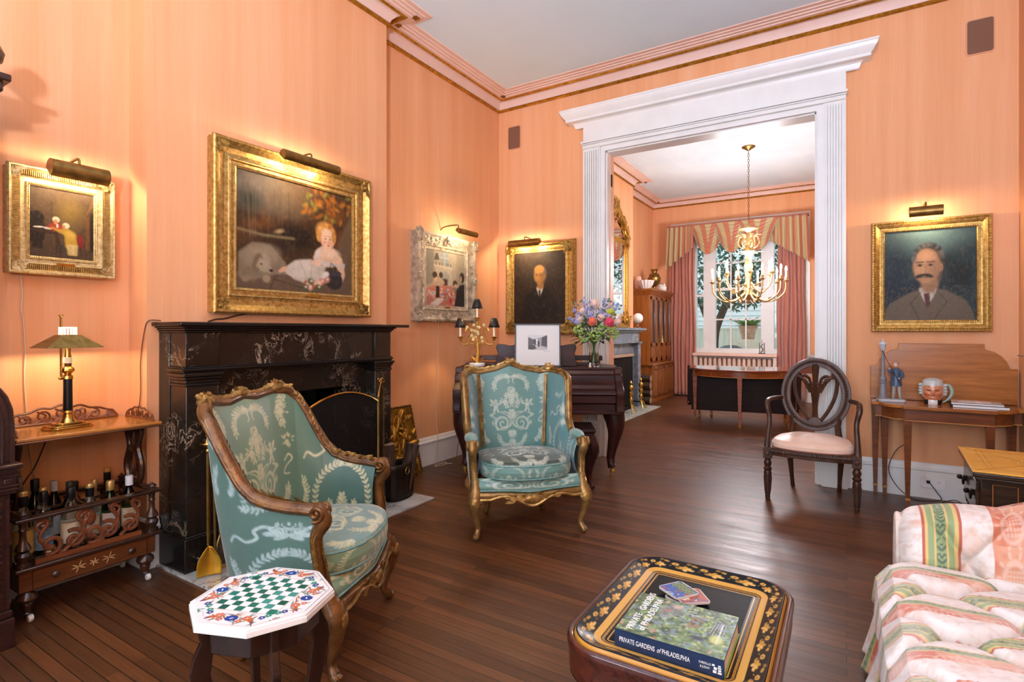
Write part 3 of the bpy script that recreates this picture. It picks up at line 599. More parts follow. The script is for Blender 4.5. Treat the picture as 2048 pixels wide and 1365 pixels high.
# ================================================================ fireplace and what stands on the hearth
def marble(name, d, l, vein, sc=5, thr=.045, rough=.2, patch=.5):
    n = NT(name).set(rough, spec=.5)
    b = n.ramp(n.noise(n.coords(), sc*.5, 5, .6, .5), [(.3, H4(d)), (.7, H4(l))])
    f = n.noise(n.coords(), sc, 7, .62, 1.6)
    a = n.new('ShaderNodeMath', operation='SUBTRACT'); n.link(f, a.inputs[0]); a.inputs[1].default_value = .5
    a2 = n.new('ShaderNodeMath', operation='ABSOLUTE'); n.link(a.outputs[0], a2.inputs[0])
    v = n.ramp(a2.outputs[0], [(0, (1, 1, 1)), (thr*.35, (.8, .8, .8)), (thr, (0, 0, 0))])
    p = n.ramp(n.noise(n.coords((1, 1, 1)), sc*.55, 3, .5), [(patch, (0, 0, 0)), (patch+.14, (1, 1, 1))])
    m = n.new('ShaderNodeMath', operation='MULTIPLY'); n.link(v, m.inputs[0]); n.link(p, m.inputs[1])
    n.base(n.mix(b, H4(vein), m.outputs[0])); return n.m
BLACKM = marble('black gold marble', '17120e', '2c231c', 'a8947e', 8, .02, .22, .5)
PLAINM = marble('plain black marble', '100e0d', '1b1715', '5b5148', 4, .012, .16, .6)
GREYM = marble('grey white hearth marble', '9b9993', 'c9c5bd', '4f4c4a', 9, .05, .3, .42)
IRON = mat('black iron', '14120f', '221e1a', rough=.55, metal=.3)
t = thing('fireplace', 'black veined marble fireplace surround with hearth', 'fireplace', (-3.2, 2.31, 0))
L = lambda b: b
def fb(mb, x0, x1, y0, y1, z0, z1): return mb.b2(x0+3.2, x1+3.2, y0-2.31, y1-2.31, z0, z1)
for a, b in ((1.5, 1.672), (2.83, 2.99)):
    m = fb(MB(), -3.09, -2.93, a, b, .2, 1.0); fb(m, -3.2, -3.09, a-.006, b+.006, .2, 1.27); o = m.build('pilaster', BLACKM, t, bevel=.004)
    m = fb(MB(), -3.2, -2.915, a-.014, b+.014, .012, .19); fb(m, -3.2, -2.922, a-.008, b+.008, .19, .2); m.build('plinth', PLAINM, o, bevel=.006)
    m = fb(MB(), -3.09, -2.923, a-.006, b+.006, .985, 1.0)
    m.sweep([(0, 1.02), (.008, 1.022), (.008, 1.034), (.016, 1.04), (.016, 1.056), (0, 1.056)], [(.11, a-2.31, 0), (.27, a-2.31, 0), (.27, b-2.31, 0), (.11, b-2.31, 0)][::1]) if 0 else fb(fb(fb(m, -3.09, -2.926, a-.004, b+.004, 1.0, 1.02), -3.09, -2.918, a-.012, b+.012, 1.02, 1.036), -3.09, -2.91, a-.02, b+.02, 1.036, 1.056)
    m.build('capital', PLAINM, o, bevel=.004)
    fb(MB(), -3.09, -2.932, a, b, 1.088, 1.27).build('frieze_block', BLACKM, o, bevel=.003)
fb(MB(), -3.2, -2.95, 1.672, 2.83, 1.088, 1.27).build('frieze', BLACKM, t)
m = MB()
for x, z0, z1 in ((-2.926, 1.056, 1.066), (-2.914, 1.066, 1.08), (-2.922, 1.08, 1.088)): fb(m, -3.09, x, 1.672-(-2.93-x)*-1-.18, 2.83+.17, z0, z1)
m.build('moulding', PLAINM, t, bevel=.003)
fb(fb(fb(MB(), -3.2, -3.03, 1.672, 2.83, .888, 1.056), -3.2, -3.03, 1.672, 1.8, .012, .888), -3.2, -3.03, 2.68, 2.83, .012, .888).build('lintel_panel', BLACKM, t, smooth=False)
m = MB(); fb(m, -3.2, -2.925, 1.49, 3.0, 1.27, 1.282); fb(m, -3.2, -2.915, 1.482, 3.01, 1.282, 1.294); fb(m, -3.2, -2.905, 1.472, 3.025, 1.294, 1.304); m.build('bed_moulding', PLAINM, t, bevel=.004)
fb(MB(), -3.2, -2.893, 1.455, 3.155, 1.304, 1.327).build('shelf', PLAINM, t, bevel=.006)
m = MB(); fb(m, -3.9, -3.88, 1.7, 2.78, 0, 1.0); fb(m, -3.88, -3.2, 1.78, 1.8, .0, 1); fb(m, -3.88, -3.2, 2.68, 2.7, 0, 1); fb(m, -3.88, -3.2, 1.78, 2.7, .95, .97); fb(m, -3.88, -3.03, 1.8, 2.68, .0, .014)
m.build('firebox', mat('sooty brick', '120e0b', '2a2119', rough=.9, sc=20, bump=.4), t, smooth=False)
fb(MB(), -3.2, -2.66, 1.47, 3.185, 0, .012).build('hearth', GREYM, t, bevel=.002)
# andirons in the firebox
def andiron(loc, label, h, grp, rz=pi/2):
    t = thing('andiron', label, 'andiron', loc, rz, grp)
    k = h/.42
    p = [(.0, .0), (.014, .0), (.016, .02), (.01, .03), (.022, .06), (.03, .085), (.022, .11), (.012, .12), (.026, .14), (.033, .165), (.026, .19), (.012, .2), (.028, .215), (.036, .24), (.028, .265), (.012, .28), (.018, .295), (.02, .31), (.008, .33), (0, .34)]
    MB().lathe([(r*k, z*k+.08*k) for r, z in p], n=16).build('column', CAST, t)
    for s in (-1, 1): MB().tube(bez([(0, 0, .1*k), (s*.03*k, -.02*k, .09*k), (s*.06*k, -.04*k, .04*k), (s*.075*k, -.05*k, .008)], 10), [.012*k, .01*k, .008*k, .012*k], 6).build('foot', CAST, t)
    m = MB().tube([(0, 0, .09*k), (0, .25*k, .09*k), (0, .3*k, .002)], .009*k, 6); m.build('log_bar', IRON, t); return t
andiron((-3.07, 2.42, .014), 'ringed brass andiron in black fireplace seen through the mesh screen', .42, None, pi/2)
# folding mesh fire screen
MESH = NT('dark wire mesh').set(.6, metal=.3); MESH.b.inputs['Base Color'].default_value = H4('1a1715')
wv = MESH.new('ShaderNodeTexChecker'); wv.inputs['Scale'].default_value = 330; MESH.link(MESH.coords(), wv.inputs[0])
MESH.b.inputs['Alpha'].default_value = .55; MESH = MESH.m
t = thing('fire_screen', 'brass arched folding mesh fire screen before the fireplace', 'fire screen', (-2.75, 2.4, .012))
ar = lambda y0, y1, z0, z1, n=25: [(y0+(y1-y0)*i/(n-1), z0+(z1-z0)*sin(pi*i/(n-1))**.8) for i in range(n)]
def screen_panel(nm, P0, P1, zs, zt, legs=True):
    d = Vector((P1[0]-P0[0], P1[1]-P0[1])); a = ar(0, d.length, zs, zt)
    M = Matrix.Translation((P0[0], P0[1], 0)) @ Matrix.Rotation(atan2(d.y, d.x), 4, 'Z')
    o = MB().prism([(0, .03)]+a+[(d.length, .03)], -.001, .001, 'xz', M).build(nm, MESH, t, smooth=False)
    f = lambda q, z: M @ Vector((q, 0, z))
    MB().tube([f(q, z) for q, z in a], .008, 8).build('arch_rail', BRASS, o)
    for q in (0, d.length):
        m = MB().tube([f(q, 0), f(q, zs+.02)], .009, 8); m.build('post', BRASSD, o)
    MB().tube([f(0, .03), f(d.length, .03)], .006, 6).build('bottom_rail', BRASSD, o)
    return o
o = screen_panel('screen_panel', (0, -.31), (0, .285), .775, .868)
screen_panel('folding_panel', (-.015, .3), (-.14, .47), .79, .9)
screen_panel('folding_panel', (-.015, -.32), (-.09, -.45), .79, .9)
m = MB()
for s in (-1, 1): m.tube(spiral(0, 0, .004, .03, 0, .8, 14) and [(-.08, .385+s*.02+s*q, .92+z) for q, z in spiral(0, 0, .004, .022, 0, .9, 14)], .004, 6)
m.build('handle', BRASS, o)
# brass fender and tools
t = thing('fender', 'low brass fretwork fender on the hearth by the fire tools', 'fender', (-2.83, 1.54, .012))
m = MB().b2(-.012, .004, 0, 1.0, 0, .03); m.b2(-.08, .004, 0, .014, 0, .03); m.build('base_rail', BRASS, t, bevel=.003)
m = MB()
for i in range(14):
    for s in (-1, 1): m.tube([(-.004, .07+i*.068+s*(.016+q), .055+z) for q, z in spiral(0, 0, .004, .018, 1.5, 1.2, 14)], .0035, 5)
m.tube([(-.004, .01+i*.02, .072+.012*sin(i*.9)) for i in range(50)], .004, 5)
m.build('fretwork', BRASS, t)
m = MB()
for i in range(4): m.tube([(-.015-i*.018+q, .007, .05+z) for q, z in spiral(0, 0, .003, .012, 0, 1.2, 12)], .003, 5)
m.tube([(-.08, .007, .068), (0, .007, .072)], .004, 5); m.build('side_fretwork', mat('pale lit brass', '9a9488', 'c9c3b4', rough=.3, metal=.8), t)  # short side paler: the brass's silvery reflection is put into its colour
TX, TY = -2.878, 1.59
t = thing('fire_tool_stand', 'brass fire tool stand with turned finial beside the black pilaster', 'tool stand', (TX, TY, .012))
MB().lathe([(0, 0), (.034, 0), (.034, .012), (.02, .022), (.01, .04), (.007, .06), (.007, .68), (.014, .69), (.02, .71), (.012, .725), (.024, .745), (.027, .76), (.016, .78), (.01, .785), (.014, .8), (.006, .815), (0, .825)], n=18).build('column', BRASS, t)
m = MB().lathe([(0, .664), (.042, .664), (.046, .67), (.042, .678), (0, .682)], n=20); m.build('hook_plate', BRASS, t)
def tool(nm, label, dx, dy, lean, build):
    t = thing(nm, label, 'fire tool', (TX+dx, TY+dy, .04), 0, 'brass fire tools on the stand')
    MB().tube([(0, 0, .12), (lean[0], lean[1], .6)], .006, 8).build('shaft', BRASSD, t)
    MB().lathe([(0, 0), (.008, 0), (.012, .015), (.007, .025), (.013, .045), (.015, .06), (.008, .08), (.012, .095), (0, .108)], (lean[0], lean[1], .59), 12).build('handle', BRASS, t)
    build(t)
def pan(t):
    o = gsurf('pan', lambda U, V: ((U-.5)*.115*(np.sin(np.clip(V*1.25+.12, 0, 1)*pi/2)), -.0+.014*(2*U-1)**2*-1-.02*V*0, .13-.15*V+0*U), 14, 16, mat('bright brass pan', 'd79a1e', 'eebb48', rough=.25, metal=.85), t, solid=.003); o.rotation_euler = (0, 0, radians(62)); o.location = (.04, -.015, 0)
tool('fire_shovel', 'brass fire shovel with rounded pan on the tool stand', .045, -.03, (-.04, .02), pan)
tool('fire_poker', 'straight brass poker hanging in front of the shovel', .05, .005, (-.015, .0), lambda t: MB().tube([(0, 0, .02), (0, 0, .13)], [.003, .008, .008], 8).build('tip', BRASSD, t))
def brush(t): MB().lathe([(.012, .12), (.02, .1), (.024, .05), (.03, .0), (0, 0)], n=14).build('brush_head', mat('dark bristle', '2a1f14', '4a3826', rough=.9, sc=80), t)
tool('fire_brush', 'brass hearth brush hanging between poker and tongs', .035, .05, (.0, -.01), brush)
def tong(t): MB().tube(bez([(0, 0, .14), (.006, .02, .08), (.0, .004, .0)], 8), .005, 6).build('leg', BRASSD, t); MB().tube(bez([(0, 0, .14), (.006, -.02, .08), (.0, -.004, .0)], 8), .005, 6).build('leg', BRASSD, t)
tool('fire_tongs', 'brass fire tongs on the right side of the tool stand', .0, .062, (-.005, -.02), tong)
# log bucket
t = thing('log_bucket', 'dark ribbed metal log bucket standing on the hearth', 'bucket', (-2.89, 3.045, .013), radians(8))
def bk(U, V):
    a = U*TAU; e = 2.6; ca, sa = np.cos(a), np.sin(a); r = 1/(np.abs(ca)**e+np.abs(sa)**e)**(1/e); f = (.93+.07*V)*(1+.012*np.cos(a*14))
    return .075*r*ca*f, .145*r*sa*f, .27*V
gsurf('bucket_body', bk, 112, 8, mat('bronzed sheet metal', '241d18', '382d25', rough=.4, metal=.6), t, wu=True, solid=.004)
MB().prism([(.07*cos(a)*1.05, .135*sin(a)*1.05) for a in np.linspace(0, TAU, 24, False)], .0, .01, 'xy').build('bottom', IRON, t)
MB().tube([(.083, -.02+.024*cos(a), .215+.024*sin(a)) for a in np.linspace(0, TAU, 20, False)], .004, 6, True).build('ring_handle', BRASSD, t)
BARK = mat('tree bark', '2e2018', '5b4433', rough=.95, sc=9, stretch=(5, 5, 1), bump=.9, bsc=26); CUT = mat('split log face', '8d6f55', 'b3957a', rough=.85, sc=10, stretch=(4, 4, 1), bump=.3)
def log(label, c, d, L, r, split):
    q = Vector(d).normalized().to_track_quat('Z', 'Y'); t = thing('log', label, 'log', c, 0, 'split logs in the bucket'); t.rotation_mode = 'QUATERNION'; t.rotation_quaternion = q
    n = 18; out = [(r*cos(a)*(1+.07*sin(3*a)), r*sin(a)*(1+.06*cos(5*a))) for a in np.linspace(0, pi if split else TAU, n, not not split)]
    MB().prism(out, 0, L, 'xy').build('bark', BARK, t)
    f = MB().prism([(p*.96, w*.96) for p, w in out], L, L+.002, 'xy')
    if split: f.b2(-r*.98, r*.98, -.003, 0, 0, L)
    f.build('cut_face', CUT, t, smooth=False)
log('round dark barked log upright in the metal bucket', (-2.91, 2.965, .03), (-.03, -.05, 1), .4, .05, False)
log('pale split log leaning right in the metal bucket', (-2.885, 3.085, .05), (.03, .3, 1), .36, .06, True)
# gilded relief panel
t = thing('relief_panel', 'gilded carved relief panel leaning against the wall behind the bucket', 'carved panel', (-3.22, 3.47, .0), pi/2)
t.rotation_euler = (radians(-13), 0, pi/2)
c = vnoise((90, 70), 6, 91, 2); r2 = np.random.RandomState(4); yy, xx = np.mgrid[0:90, 0:70]; hgt = np.zeros((90, 70))
for i in range(42):
    x, y = r2.uniform(8, 62), r2.uniform(8, 82); a = r2.uniform(0, pi); l, w = r2.uniform(8, 20), r2.uniform(2.5, 5); p = (xx-x)*cos(a)+(yy-y)*sin(a)+.02*((yy-y)**2)*r2.uniform(-1, 1)*.5; q = -(xx-x)*sin(a)+(yy-y)*cos(a)
    hgt = np.maximum(hgt, r2.uniform(.6, 1)*np.sqrt(np.clip(1-(p/l)**2-(q/w)**2, 0, 1)))
hgt = hgt*.045
MB().b2(-.22, .22, .006, .03, 0, .63).build('board', mat('dark board', '2a1d12', '46301c', rough=.6), t, bevel=.003)
gsurf('relief', lambda U, V: ((U-.5)*.4, -.0-sample(hgt, np.clip(U*.98+.01, 0, 1), V*.98+.01), .02+V*.59), 140, 180, mat('gilded carving', '6b4a14', 'b98a34', rough=.36, metal=.7, sc=14), t)
s = MB(); beads(s, .43, .615, .008, .022, 0); s.build('border', GOLDD, t).location = (0, 0, .315)
# ================================================================ left recess: trolley, bottles, lamp, tall desk
DKW = wood('dark walnut', '26150d', '4c2d1c', 1, 7, .3, .4); MIDW = wood('warm walnut', '4a2814', '7e4a26', 1, 7, .3, .4); FRETW = wood('red brown fretwork', '552a15', '8a4c28', 1, 6, .4, .2)
SATIN = wood('honey satinwood', 'a9672a', 'cf8f45', 1, 5, .25, .5)
t = thing('drinks_trolley', 'carved walnut trolley on castors with bottle rack and shelf, left of fireplace', 'trolley', (-3.19, 1.125, 0))
m = MB().b2(-.185, .195, -.285, .29, .8, .815); m.build('top', SATIN, t, bevel=.004)
MB().b2(-.19, .2, -.29, .295, .79, .8).build('top_edge', MIDW, t, bevel=.004)
def fretrun(m, o, d, up, L, h, n, r=.006):
    o, d, up = Vector(o), Vector(d), Vector(up)
    P = lambda a, b: o+d*a+up*b
    m.tube([P(-L/2, r), P(L/2, r)], r*1.2, 6)
    prof = lambda a: h*(.42+.58*max(0, cos(pi*a/L))**1.2*(1+.12*cos(6*TAU*a/L)))*(1 if abs(a) < L*.46 else max(.15, (L/2-abs(a))/(L*.04)))
    m.tube([P(a, prof(a)) for a in np.linspace(-L/2, L/2, 40)], r, 6)
    for i in range(n):
        a = (i+.5)/n*L-L/2; hh = prof(a); s = 1 if a > 0 else -1
        m.tube([P(a+s*q, hh*.5+z) for q, z in spiral(0, 0, hh*.08, hh*.42, 1+i, 1.3, 20)], r*.8, 6)
        m.tube(bez([P(a-L/n*.5, r), P(a-s*L/n*.2, hh*.5), P(a+s*L/n*.3, hh*.8)], 8), r*.8, 6)
m = MB(); fretrun(m, (-.175, -.01, .815), (0, 1, 0), (0, 0, 1), .5, .085, 7); m.build('back_gallery', FRETW, t)
m = MB(); fretrun(m, (0, .27, .815), (1, 0, 0), (0, 0, 1), .3, .06, 6, .005); m.build('side_gallery', FRETW, t)
m = MB(); fretrun(m, (0, -.27, .815), (1, 0, 0), (0, 0, 1), .3, .06, 6, .005); m.build('side_gallery', FRETW, t)
for y in (-.245, .245):
    m = MB()
    for s in (-1, 1):
        m.tube(bez([(s*.02, y, .79), (s*.075, y, .765), (s*.05, y, .7), (s*.045, y, .66), (s*.08, y, .58), (s*.06, y, .5), (s*.02, y, .49)], 26), .016, 8)
        m.tube(bez([(s*.01, y, .77), (s*.03, y, .72), (s*.012, y, .66), (s*.04, y, .59), (s*.015, y, .53)], 18), .009, 6)
        m.tube([(s*.075+q, y, .775+z) for q, z in spiral(0, 0, .004, .018, 0, 1.1, 12)], .007, 6)
    m.ell((0, y, .655), (.06, .014, .016), 8); m.ell((0, y, .535), (.035, .014, .02), 8)
    m.build('lyre_support', DKW, t)
m = MB(); m.b2(-.2, .205, -.29, .29, .24, .258); m.build('lower_shelf', DKW, t, bevel=.005)
m = MB(); m.b2(.15, .2, -.29, .29, .455, .47); m.b2(-.195, -.15, -.29, .29, .455, .47); m.b2(-.15, .15, -.29, -.25, .455, .47); m.b2(-.15, .15, .25, .29, .455, .47); m.build('rack_rail', DKW, t, bevel=.004)
m = MB()
for y in (-.14, .0, .14): m.b2(-.15, .15, y-.006, y+.006, .44, .452)
for x in (-.05, .05): m.b2(x-.005, x+.005, -.25, .25, .43, .441)
m.build('bottle_divider', DKW, t, smooth=False)
colp = [(.0, 0), (.028, 0), (.028, .014), (.018, .02), (.026, .035), (.03, .05), (.024, .062), (.02, .066), (.03, .078), (.024, .095), (.014, .11), (.012, .15), (.016, .16), (.012, .168), (.015, .19), (.02, .2), (0, .2)]
fin = [(0, 0), (.02, 0), (.012, .008), (.022, .016), (.016, .024), (.006, .03), (0, .04)]
for x in (.165, -.165):
    for y in (-.255, .255):
        o = MB().lathe(colp, (x, y, .256), 16).build('turned_column', DKW, t); MB().lathe(fin, (x, y, .47), 14).build('finial', DKW, o)
m = MB(); m.b2(.165, .18, -.215, .2, .258, .278)
P3 = lambda a, b: (.172, a, b)
for a, s in ((-.16, -1), (-.075, 1), (.0, -1), (.06, 1), (.15, 1)):
    m.tube([P3(a+q, .325+z) for q, z in spiral(0, 0, .008, .045, .5*s, 1.25*s, 22)], .01, 8)
    m.tube(bez([P3(a-.04*s, .28), P3(a+.04*s, .36), P3(a+.01*s, .43), P3(a+.05*s, .452)], 14), .009, 8)
    m.tube([P3(a+.03*s+q, .41+z) for q, z in spiral(0, 0, .005, .025, 2, 1.1*s, 16)], .007, 6)
m.ell((.172, -.01, .4), (.008, .022, .035), 8); m.build('front_fretwork', FRETW, t)
m = MB().b2(-.17, .17, -.27, .27, .145, .24); m.build('drawer_case', MIDW, t, bevel=.003)
d = MB().b2(.168, .18, -.225, .225, .152, .232).build('drawer', MIDW, t, bevel=.003)
for y in (-.15, .15): MB().lathe([(0, 0), (.008, 0), (.007, .008), (.014, .014), (.015, .02), (.009, .026), (0, .028)], (.18, y, .195), 14, Matrix.Rotation(pi/2, 4, 'Y')).build('knob', DKW, d)
m = MB()
for y, s in ((-.06, -1), (0, 0), (.06, 1)):
    for k in range(6): a = k*pi/3+.3; m.leaf((.1812, y, .193), (0, cos(a)*(1.4 if s else 1), sin(a)*.8), .03 if s else .02, .005, (1, 0, 0), 0)
m.build('inlay', mat('pale inlay', 'c9a776', rough=.4), d)
for x in (.14, -.14):
    for y in (-.235, .235):
        l = MB().lathe([(.0, .145), (.02, .145), (.024, .135), (.036, .125), (.04, .11), (.034, .097), (.02, .092), (.024, .085), (.02, .06), (.014, .05), (.018, .045), (.012, .04), (0, .04)][::-1], (x, y, 0), 16).build('leg', DKW, t)
        MB().lathe([(0, -.009), (.014, -.009), (.017, -.004), (.017, .004), (.014, .009), (0, .009)], (x+.004, y+.012, .018), 14, Matrix.Rotation(pi/2, 4, 'X')).build('castor', mat('white china castor', 'e8e4da', rough=.25), l)
# bottles in the rack
GB = {'clear': glass('clear bottle glass', 'f4f1e6'), 'green': glass('green bottle glass', '2f5a2c'), 'amber': glass('amber bottle glass', '8a4a1a'), 'dark': glass('dark bottle glass', '2a3322')}
CAPM = {'gold': mat('gold bottle cap', 'b8924a', 'd2b070', rough=.35, metal=.6), 'black': mat('black bottle cap', '101213', rough=.35), 'green': mat('dark green bottle cap', '1b2a22', rough=.4), 'grey': mat('grey white bottle cap', 'aaa49c', rough=.4), 'cork': mat('cork stopper', 'a8763c', 'bf8f50', rough=.8), 'white': mat('white bottle cap', 'e4e6ea', rough=.35)}
LABEL = {'cream': mat('cream paper label', 'd9cfae', 'e4dcc0', rough=.7, sc=30), 'blue': mat('blue picture label', '4b6a8a', '8fa9b8', rough=.6, sc=30), 'white': mat('white paper label', 'd8d6d0', rough=.6), 'ochre': mat('ochre label', 'a8843c', 'c8a860', rough=.6, sc=20)}
for x, y, h, g, cap, cap2, lb, r, lab in (
    (-3.1, .893, .31, 'clear', 'gold', 'black', 'ochre', .037, 'clear bottle with gold cap and black neck at the left end of rack'), (-3.1, .965, .292, 'clear', 'black', None, 'blue', .034, 'clear bottle with black cap and blue label in the front row'),
    (-3.17, .985, .294, 'clear', 'gold', None, 'cream', .033, 'clear bottle with wide gold cap behind the blue labelled one'), (-3.27, .985, .318, 'dark', 'black', None, 'cream', .036, 'tall bottle with matt black cap at the back left of rack'),
    (-3.285, 1.062, .29, 'dark', 'grey', None, 'white', .034, 'dark bottle with grey white cap at the back'), (-3.225, 1.105, .286, 'dark', 'green', None, 'cream', .034, 'dark bottle with green cap beside the grey capped bottle'),
    (-3.1, 1.066, .285, 'clear', 'black', None, 'cream', .038, 'clear bottle with angled black cap and cream label, front middle'), (-3.285, 1.145, .268, 'clear', 'black', None, 'white', .034, 'clear bottle with black cap before the salmon wall, back row centre'),
    (-3.25, 1.215, .266, 'clear', 'gold', None, 'cream', .03, 'clear bottle with thin gold cap right of the back row centre'), (-3.12, 1.148, .281, 'clear', 'gold', 'black', 'cream', .038, 'clear bottle with gold top over black sleeve, front row'),
    (-3.285, 1.285, .306, 'amber', 'cork', 'black', 'cream', .034, 'amber bottle with cork stopper and black collar, tallest on the right'), (-3.115, 1.232, .276, 'green', 'gold', None, 'white', .037, 'green glass bottle with gold cap'),
    (-3.115, 1.315, .282, 'green', 'white', None, 'cream', .036, 'green glass bottle with white cap at the right end of the rack')):
    t = thing('bottle', lab, 'bottle', (x, y, .2585), 0, 'bottles in the trolley rack')
    MB().lathe([(0, 0), (r*.95, 0), (r, .006), (r, h*.5), (r*.97, h*.56), (r*.75, h*.66), (r*.44, h*.76), (r*.38, h*.8), (r*.38, h*.86), (0, h*.86)], n=20).build('glass', GB[g], t)
    MB().lathe([(r*1.012, h*.12), (r*1.012, h*.45)], n=20).build('label', LABEL[lb], t)
    k = h*.93 if cap2 else h*.83
    MB().lathe([(0, k), (r*.46, k), (r*.48, k+.004), (r*.48, h-.004), (r*.42, h), (0, h)], n=18).build('cap', CAPM[cap], t)
    if cap2: MB().lathe([(r*.42, h*.78), (r*.47, h*.8), (r*.47, h*.93), (0, h*.93)], n=18).build('neck_sleeve', CAPM[cap2], t)
# brass desk lamp on the trolley
LX, LY, LZ = -3.16, 1.075, .8155
t = thing('table_lamp', 'brass lamp with pyramid shade and black column on the trolley top', 'lamp', (LX, LY, LZ), radians(8))
oc = lambda a, b, c: [(a, -b+c), (a, b-c), (a-c, b), (-a+c, b), (-a, b-c), (-a, -b+c), (-a+c, -b), (a-c, -b)]
m = MB()
for a, b, z0, z1 in ((.06, .09, 0, .012), (.055, .085, .012, .02), (.04, .06, .02, .03)): m.prism(oc(a, b, .02), z0, z1, 'xy')
m.build('base', BRASS, t, bevel=.003)
MB().lathe([(0, .03), (.034, .03), (.03, .038), (.022, .05), (.02, .07), (.024, .075), (.021, .085), (0, .085)], n=20).build('base_cup', BRASS, t)
MB().lathe([(0, .085), (.0195, .085), (.018, .235), (0, .235)], n=20).build('column', mat('black enamel', '121317', rough=.3, coat=.4), t)
MB().lathe([(0, .235), (.022, .235), (.02, .25), (.012, .258), (.02, .265), (.028, .275), (.026, .285), (.014, .295), (.016, .31), (0, .31)], n=20).build('capital', BRASS, t)
MB().lathe([(0, .31), (.017, .31), (.017, .338), (0, .338)], n=18).build('socket', mat('ivory socket', 'e3dcc4', rough=.4), t)
MB().lathe([(0, .338), (.014, .338), (.012, .36), (.012, .38), (0, .38)], n=16).build('sleeve', BRASS, t)
MB().tube([(0, -.025, .24), (0, -.028, .26), (0, -.028, .52), (0, -.028, .53)], .005, 8).build('side_rod', BRASS, t)
MB().lathe([(0, 0), (.006, 0), (.004, .004), (.01, .01), (.01, .014), (0, .016)], (0, -.028, .525), 14).build('finial', BRASS, t)
MB().ell((0, -.028, .24), (.008, .012, .008), 10).build('thumb_screw', BRASS, t)
V = [(-.075, -.118, .385), (.075, -.118, .385), (.075, .118, .385), (-.075, .118, .385), (-.03, -.038, .445), (.03, -.038, .445), (.03, .038, .445), (-.03, .038, .445)]
o = MB().add(V, [(0, 1, 5, 4), (1, 2, 6, 5), (2, 3, 7, 6), (3, 0, 4, 7)]).build('shade', mat('brushed brass shade', '7d6a3a', '9c8850', rough=.32, metal=.9, sc=4, stretch=(1, 8, 8)), t, smooth=False)
md = o.modifiers.new('thickness', 'SOLIDIFY'); md.thickness = .0015
m = MB()
for a in np.linspace(0, TAU, 16, False): m.tube([(.026*cos(a), .032*sin(a), .446), (.026*cos(a), .032*sin(a), .478)], .004, 6)
m.prism([(.03*cos(a), .036*sin(a)) for a in np.linspace(0, TAU, 24, False)], .478, .482, 'xy'); m.build('glass_collar', glow('lit crystal collar', 'fff0d8', 1.6), t)
MB().ell((0, 0, .42), (.012, .012, .022), 10).build('bulb', BULB, t)
# tall dark secretary desk at the left edge
CARV = mat('carved mahogany', '24110f', '3d201a', rough=.35, sc=10, stretch=(2, 2, 9), coat=.3)
t = thing('secretary_desk', 'tall dark carved mahogany desk with rounded shoulders at the left edge', 'desk', (-3.14, .5, 0))
q = lambda m, x0, x1, y0, y1, z0, z1: m.b2(x0, x1, y0-.5, y1-.5, z0, z1)
m = q(MB(), -.24, .26, .0, .79, .12, .62); q(m, -.24, .28, .0, .8, 0, .12); q(m, -.24, .27, .0, .795, .12, .15); m.build('base_cabinet', CARV, t, bevel=.006)
m = MB()
for i in range(16): m.box((.262, .245, .18+i*.026), (.01, .05, .008), Matrix.Rotation(.6, 4, 'X'))
m.b2(.258, .268, .275, .285, .16, .6); m.b2(.258, .268, .205, .215, .16, .6); m.build('carved_stile', CARV, t)
m = q(MB(), -.24, .275, .0, .805, .62, .725)
for z in (.635, .65, .69, .705): q(m, .27, .282, .0, .81, z, z+.007)
for y in (.7, .74, .78): q(m, .275, .281, y-.015, y+.012, .663, .683)
m.build('frieze', CARV, t, bevel=.003)
q(MB(), -.24, .3, -.02, .822, .725, .742).build('writing_ledge', CARV, t, bevel=.006)
sh = [(-.5, .742), (.306, .742), (.306, .9), (.3, .96), (.285, 1.01), (.26, 1.055), (.22, 1.09), (.17, 1.11), (-.5, 1.11)]
MB().prism(sh, -.24, .24, 'yz').build('roll_top', CARV, t, bevel=.004)
m = MB(); m.tube([(.243, a-.005, b) for a, b in sh[1:-1]], .008, 6); m.tube([(.243, a-.035, b-.01) for a, b in sh[1:-1]], .005, 6); m.build('edge_bead', CARV, t)
q(MB(), -.24, .12, .0, .7, 1.11, 2.2).build('upper_case', CARV, t, bevel=.005)
m = q(MB(), -.24, .2, .0, .74, 2.2, 2.25); q(m, -.24, .24, .0, .775, 2.25, 2.29); q(m, -.24, .26, .0, .795, 2.29, 2.32); m.build('cornice', CARV, t, bevel=.006)
MB().lathe([(0, 0), (.035, 0), (.02, .012), (.03, .03), (.06, .06), (.066, .09), (.05, .125), (.02, .15), (0, .155)], (.19, .225, 2.32), 16).build('finial', CARV, t)
# loose flexes on the walls
CORDB = mat('brown flex', '6b4630', rough=.6); CORDW = mat('cream flex', 'd5c3a4', rough=.6); CORDK = mat('black flex', '1a1614', rough=.6)
def cord(label, pts, m, r=.003): tag(MB().tube(bez(pts, len(pts)*6), r, 6).build('cord', m), label, 'cord')
cord('brown flex hanging below the small painting down behind the lamp', [(-3.39, .967, 1.56), (-3.392, .975, 1.454), (-3.39, .97, 1.4), (-3.392, .978, 1.333), (-3.39, .984, 1.188), (-3.392, .982, 1.042), (-3.39, .993, .823), (-3.392, 1.012, .612), (-3.38, 1.06, .3), (-3.36, 1.07, .15)], CORDW)
cord('black flex slanting under the trolley top', [(-3.388, 1.08, .79), (-3.39, 1.063, .728), (-3.388, 1.02, .61), (-3.385, .963, .502), (-3.38, .95, .3), (-3.372, .95, .29)], CORDK)
cord('dark flex hanging from the left end of the mantel shelf', [(-3.19, 1.5, 1.336), (-3.19, 1.44, 1.334), (-3.21, 1.428, 1.28), (-3.25, 1.427, 1.12), (-3.25, 1.426, .93), (-3.3, 1.424, .74), (-3.34, 1.42, .5), (-3.36, 1.415, .28)], CORDB)
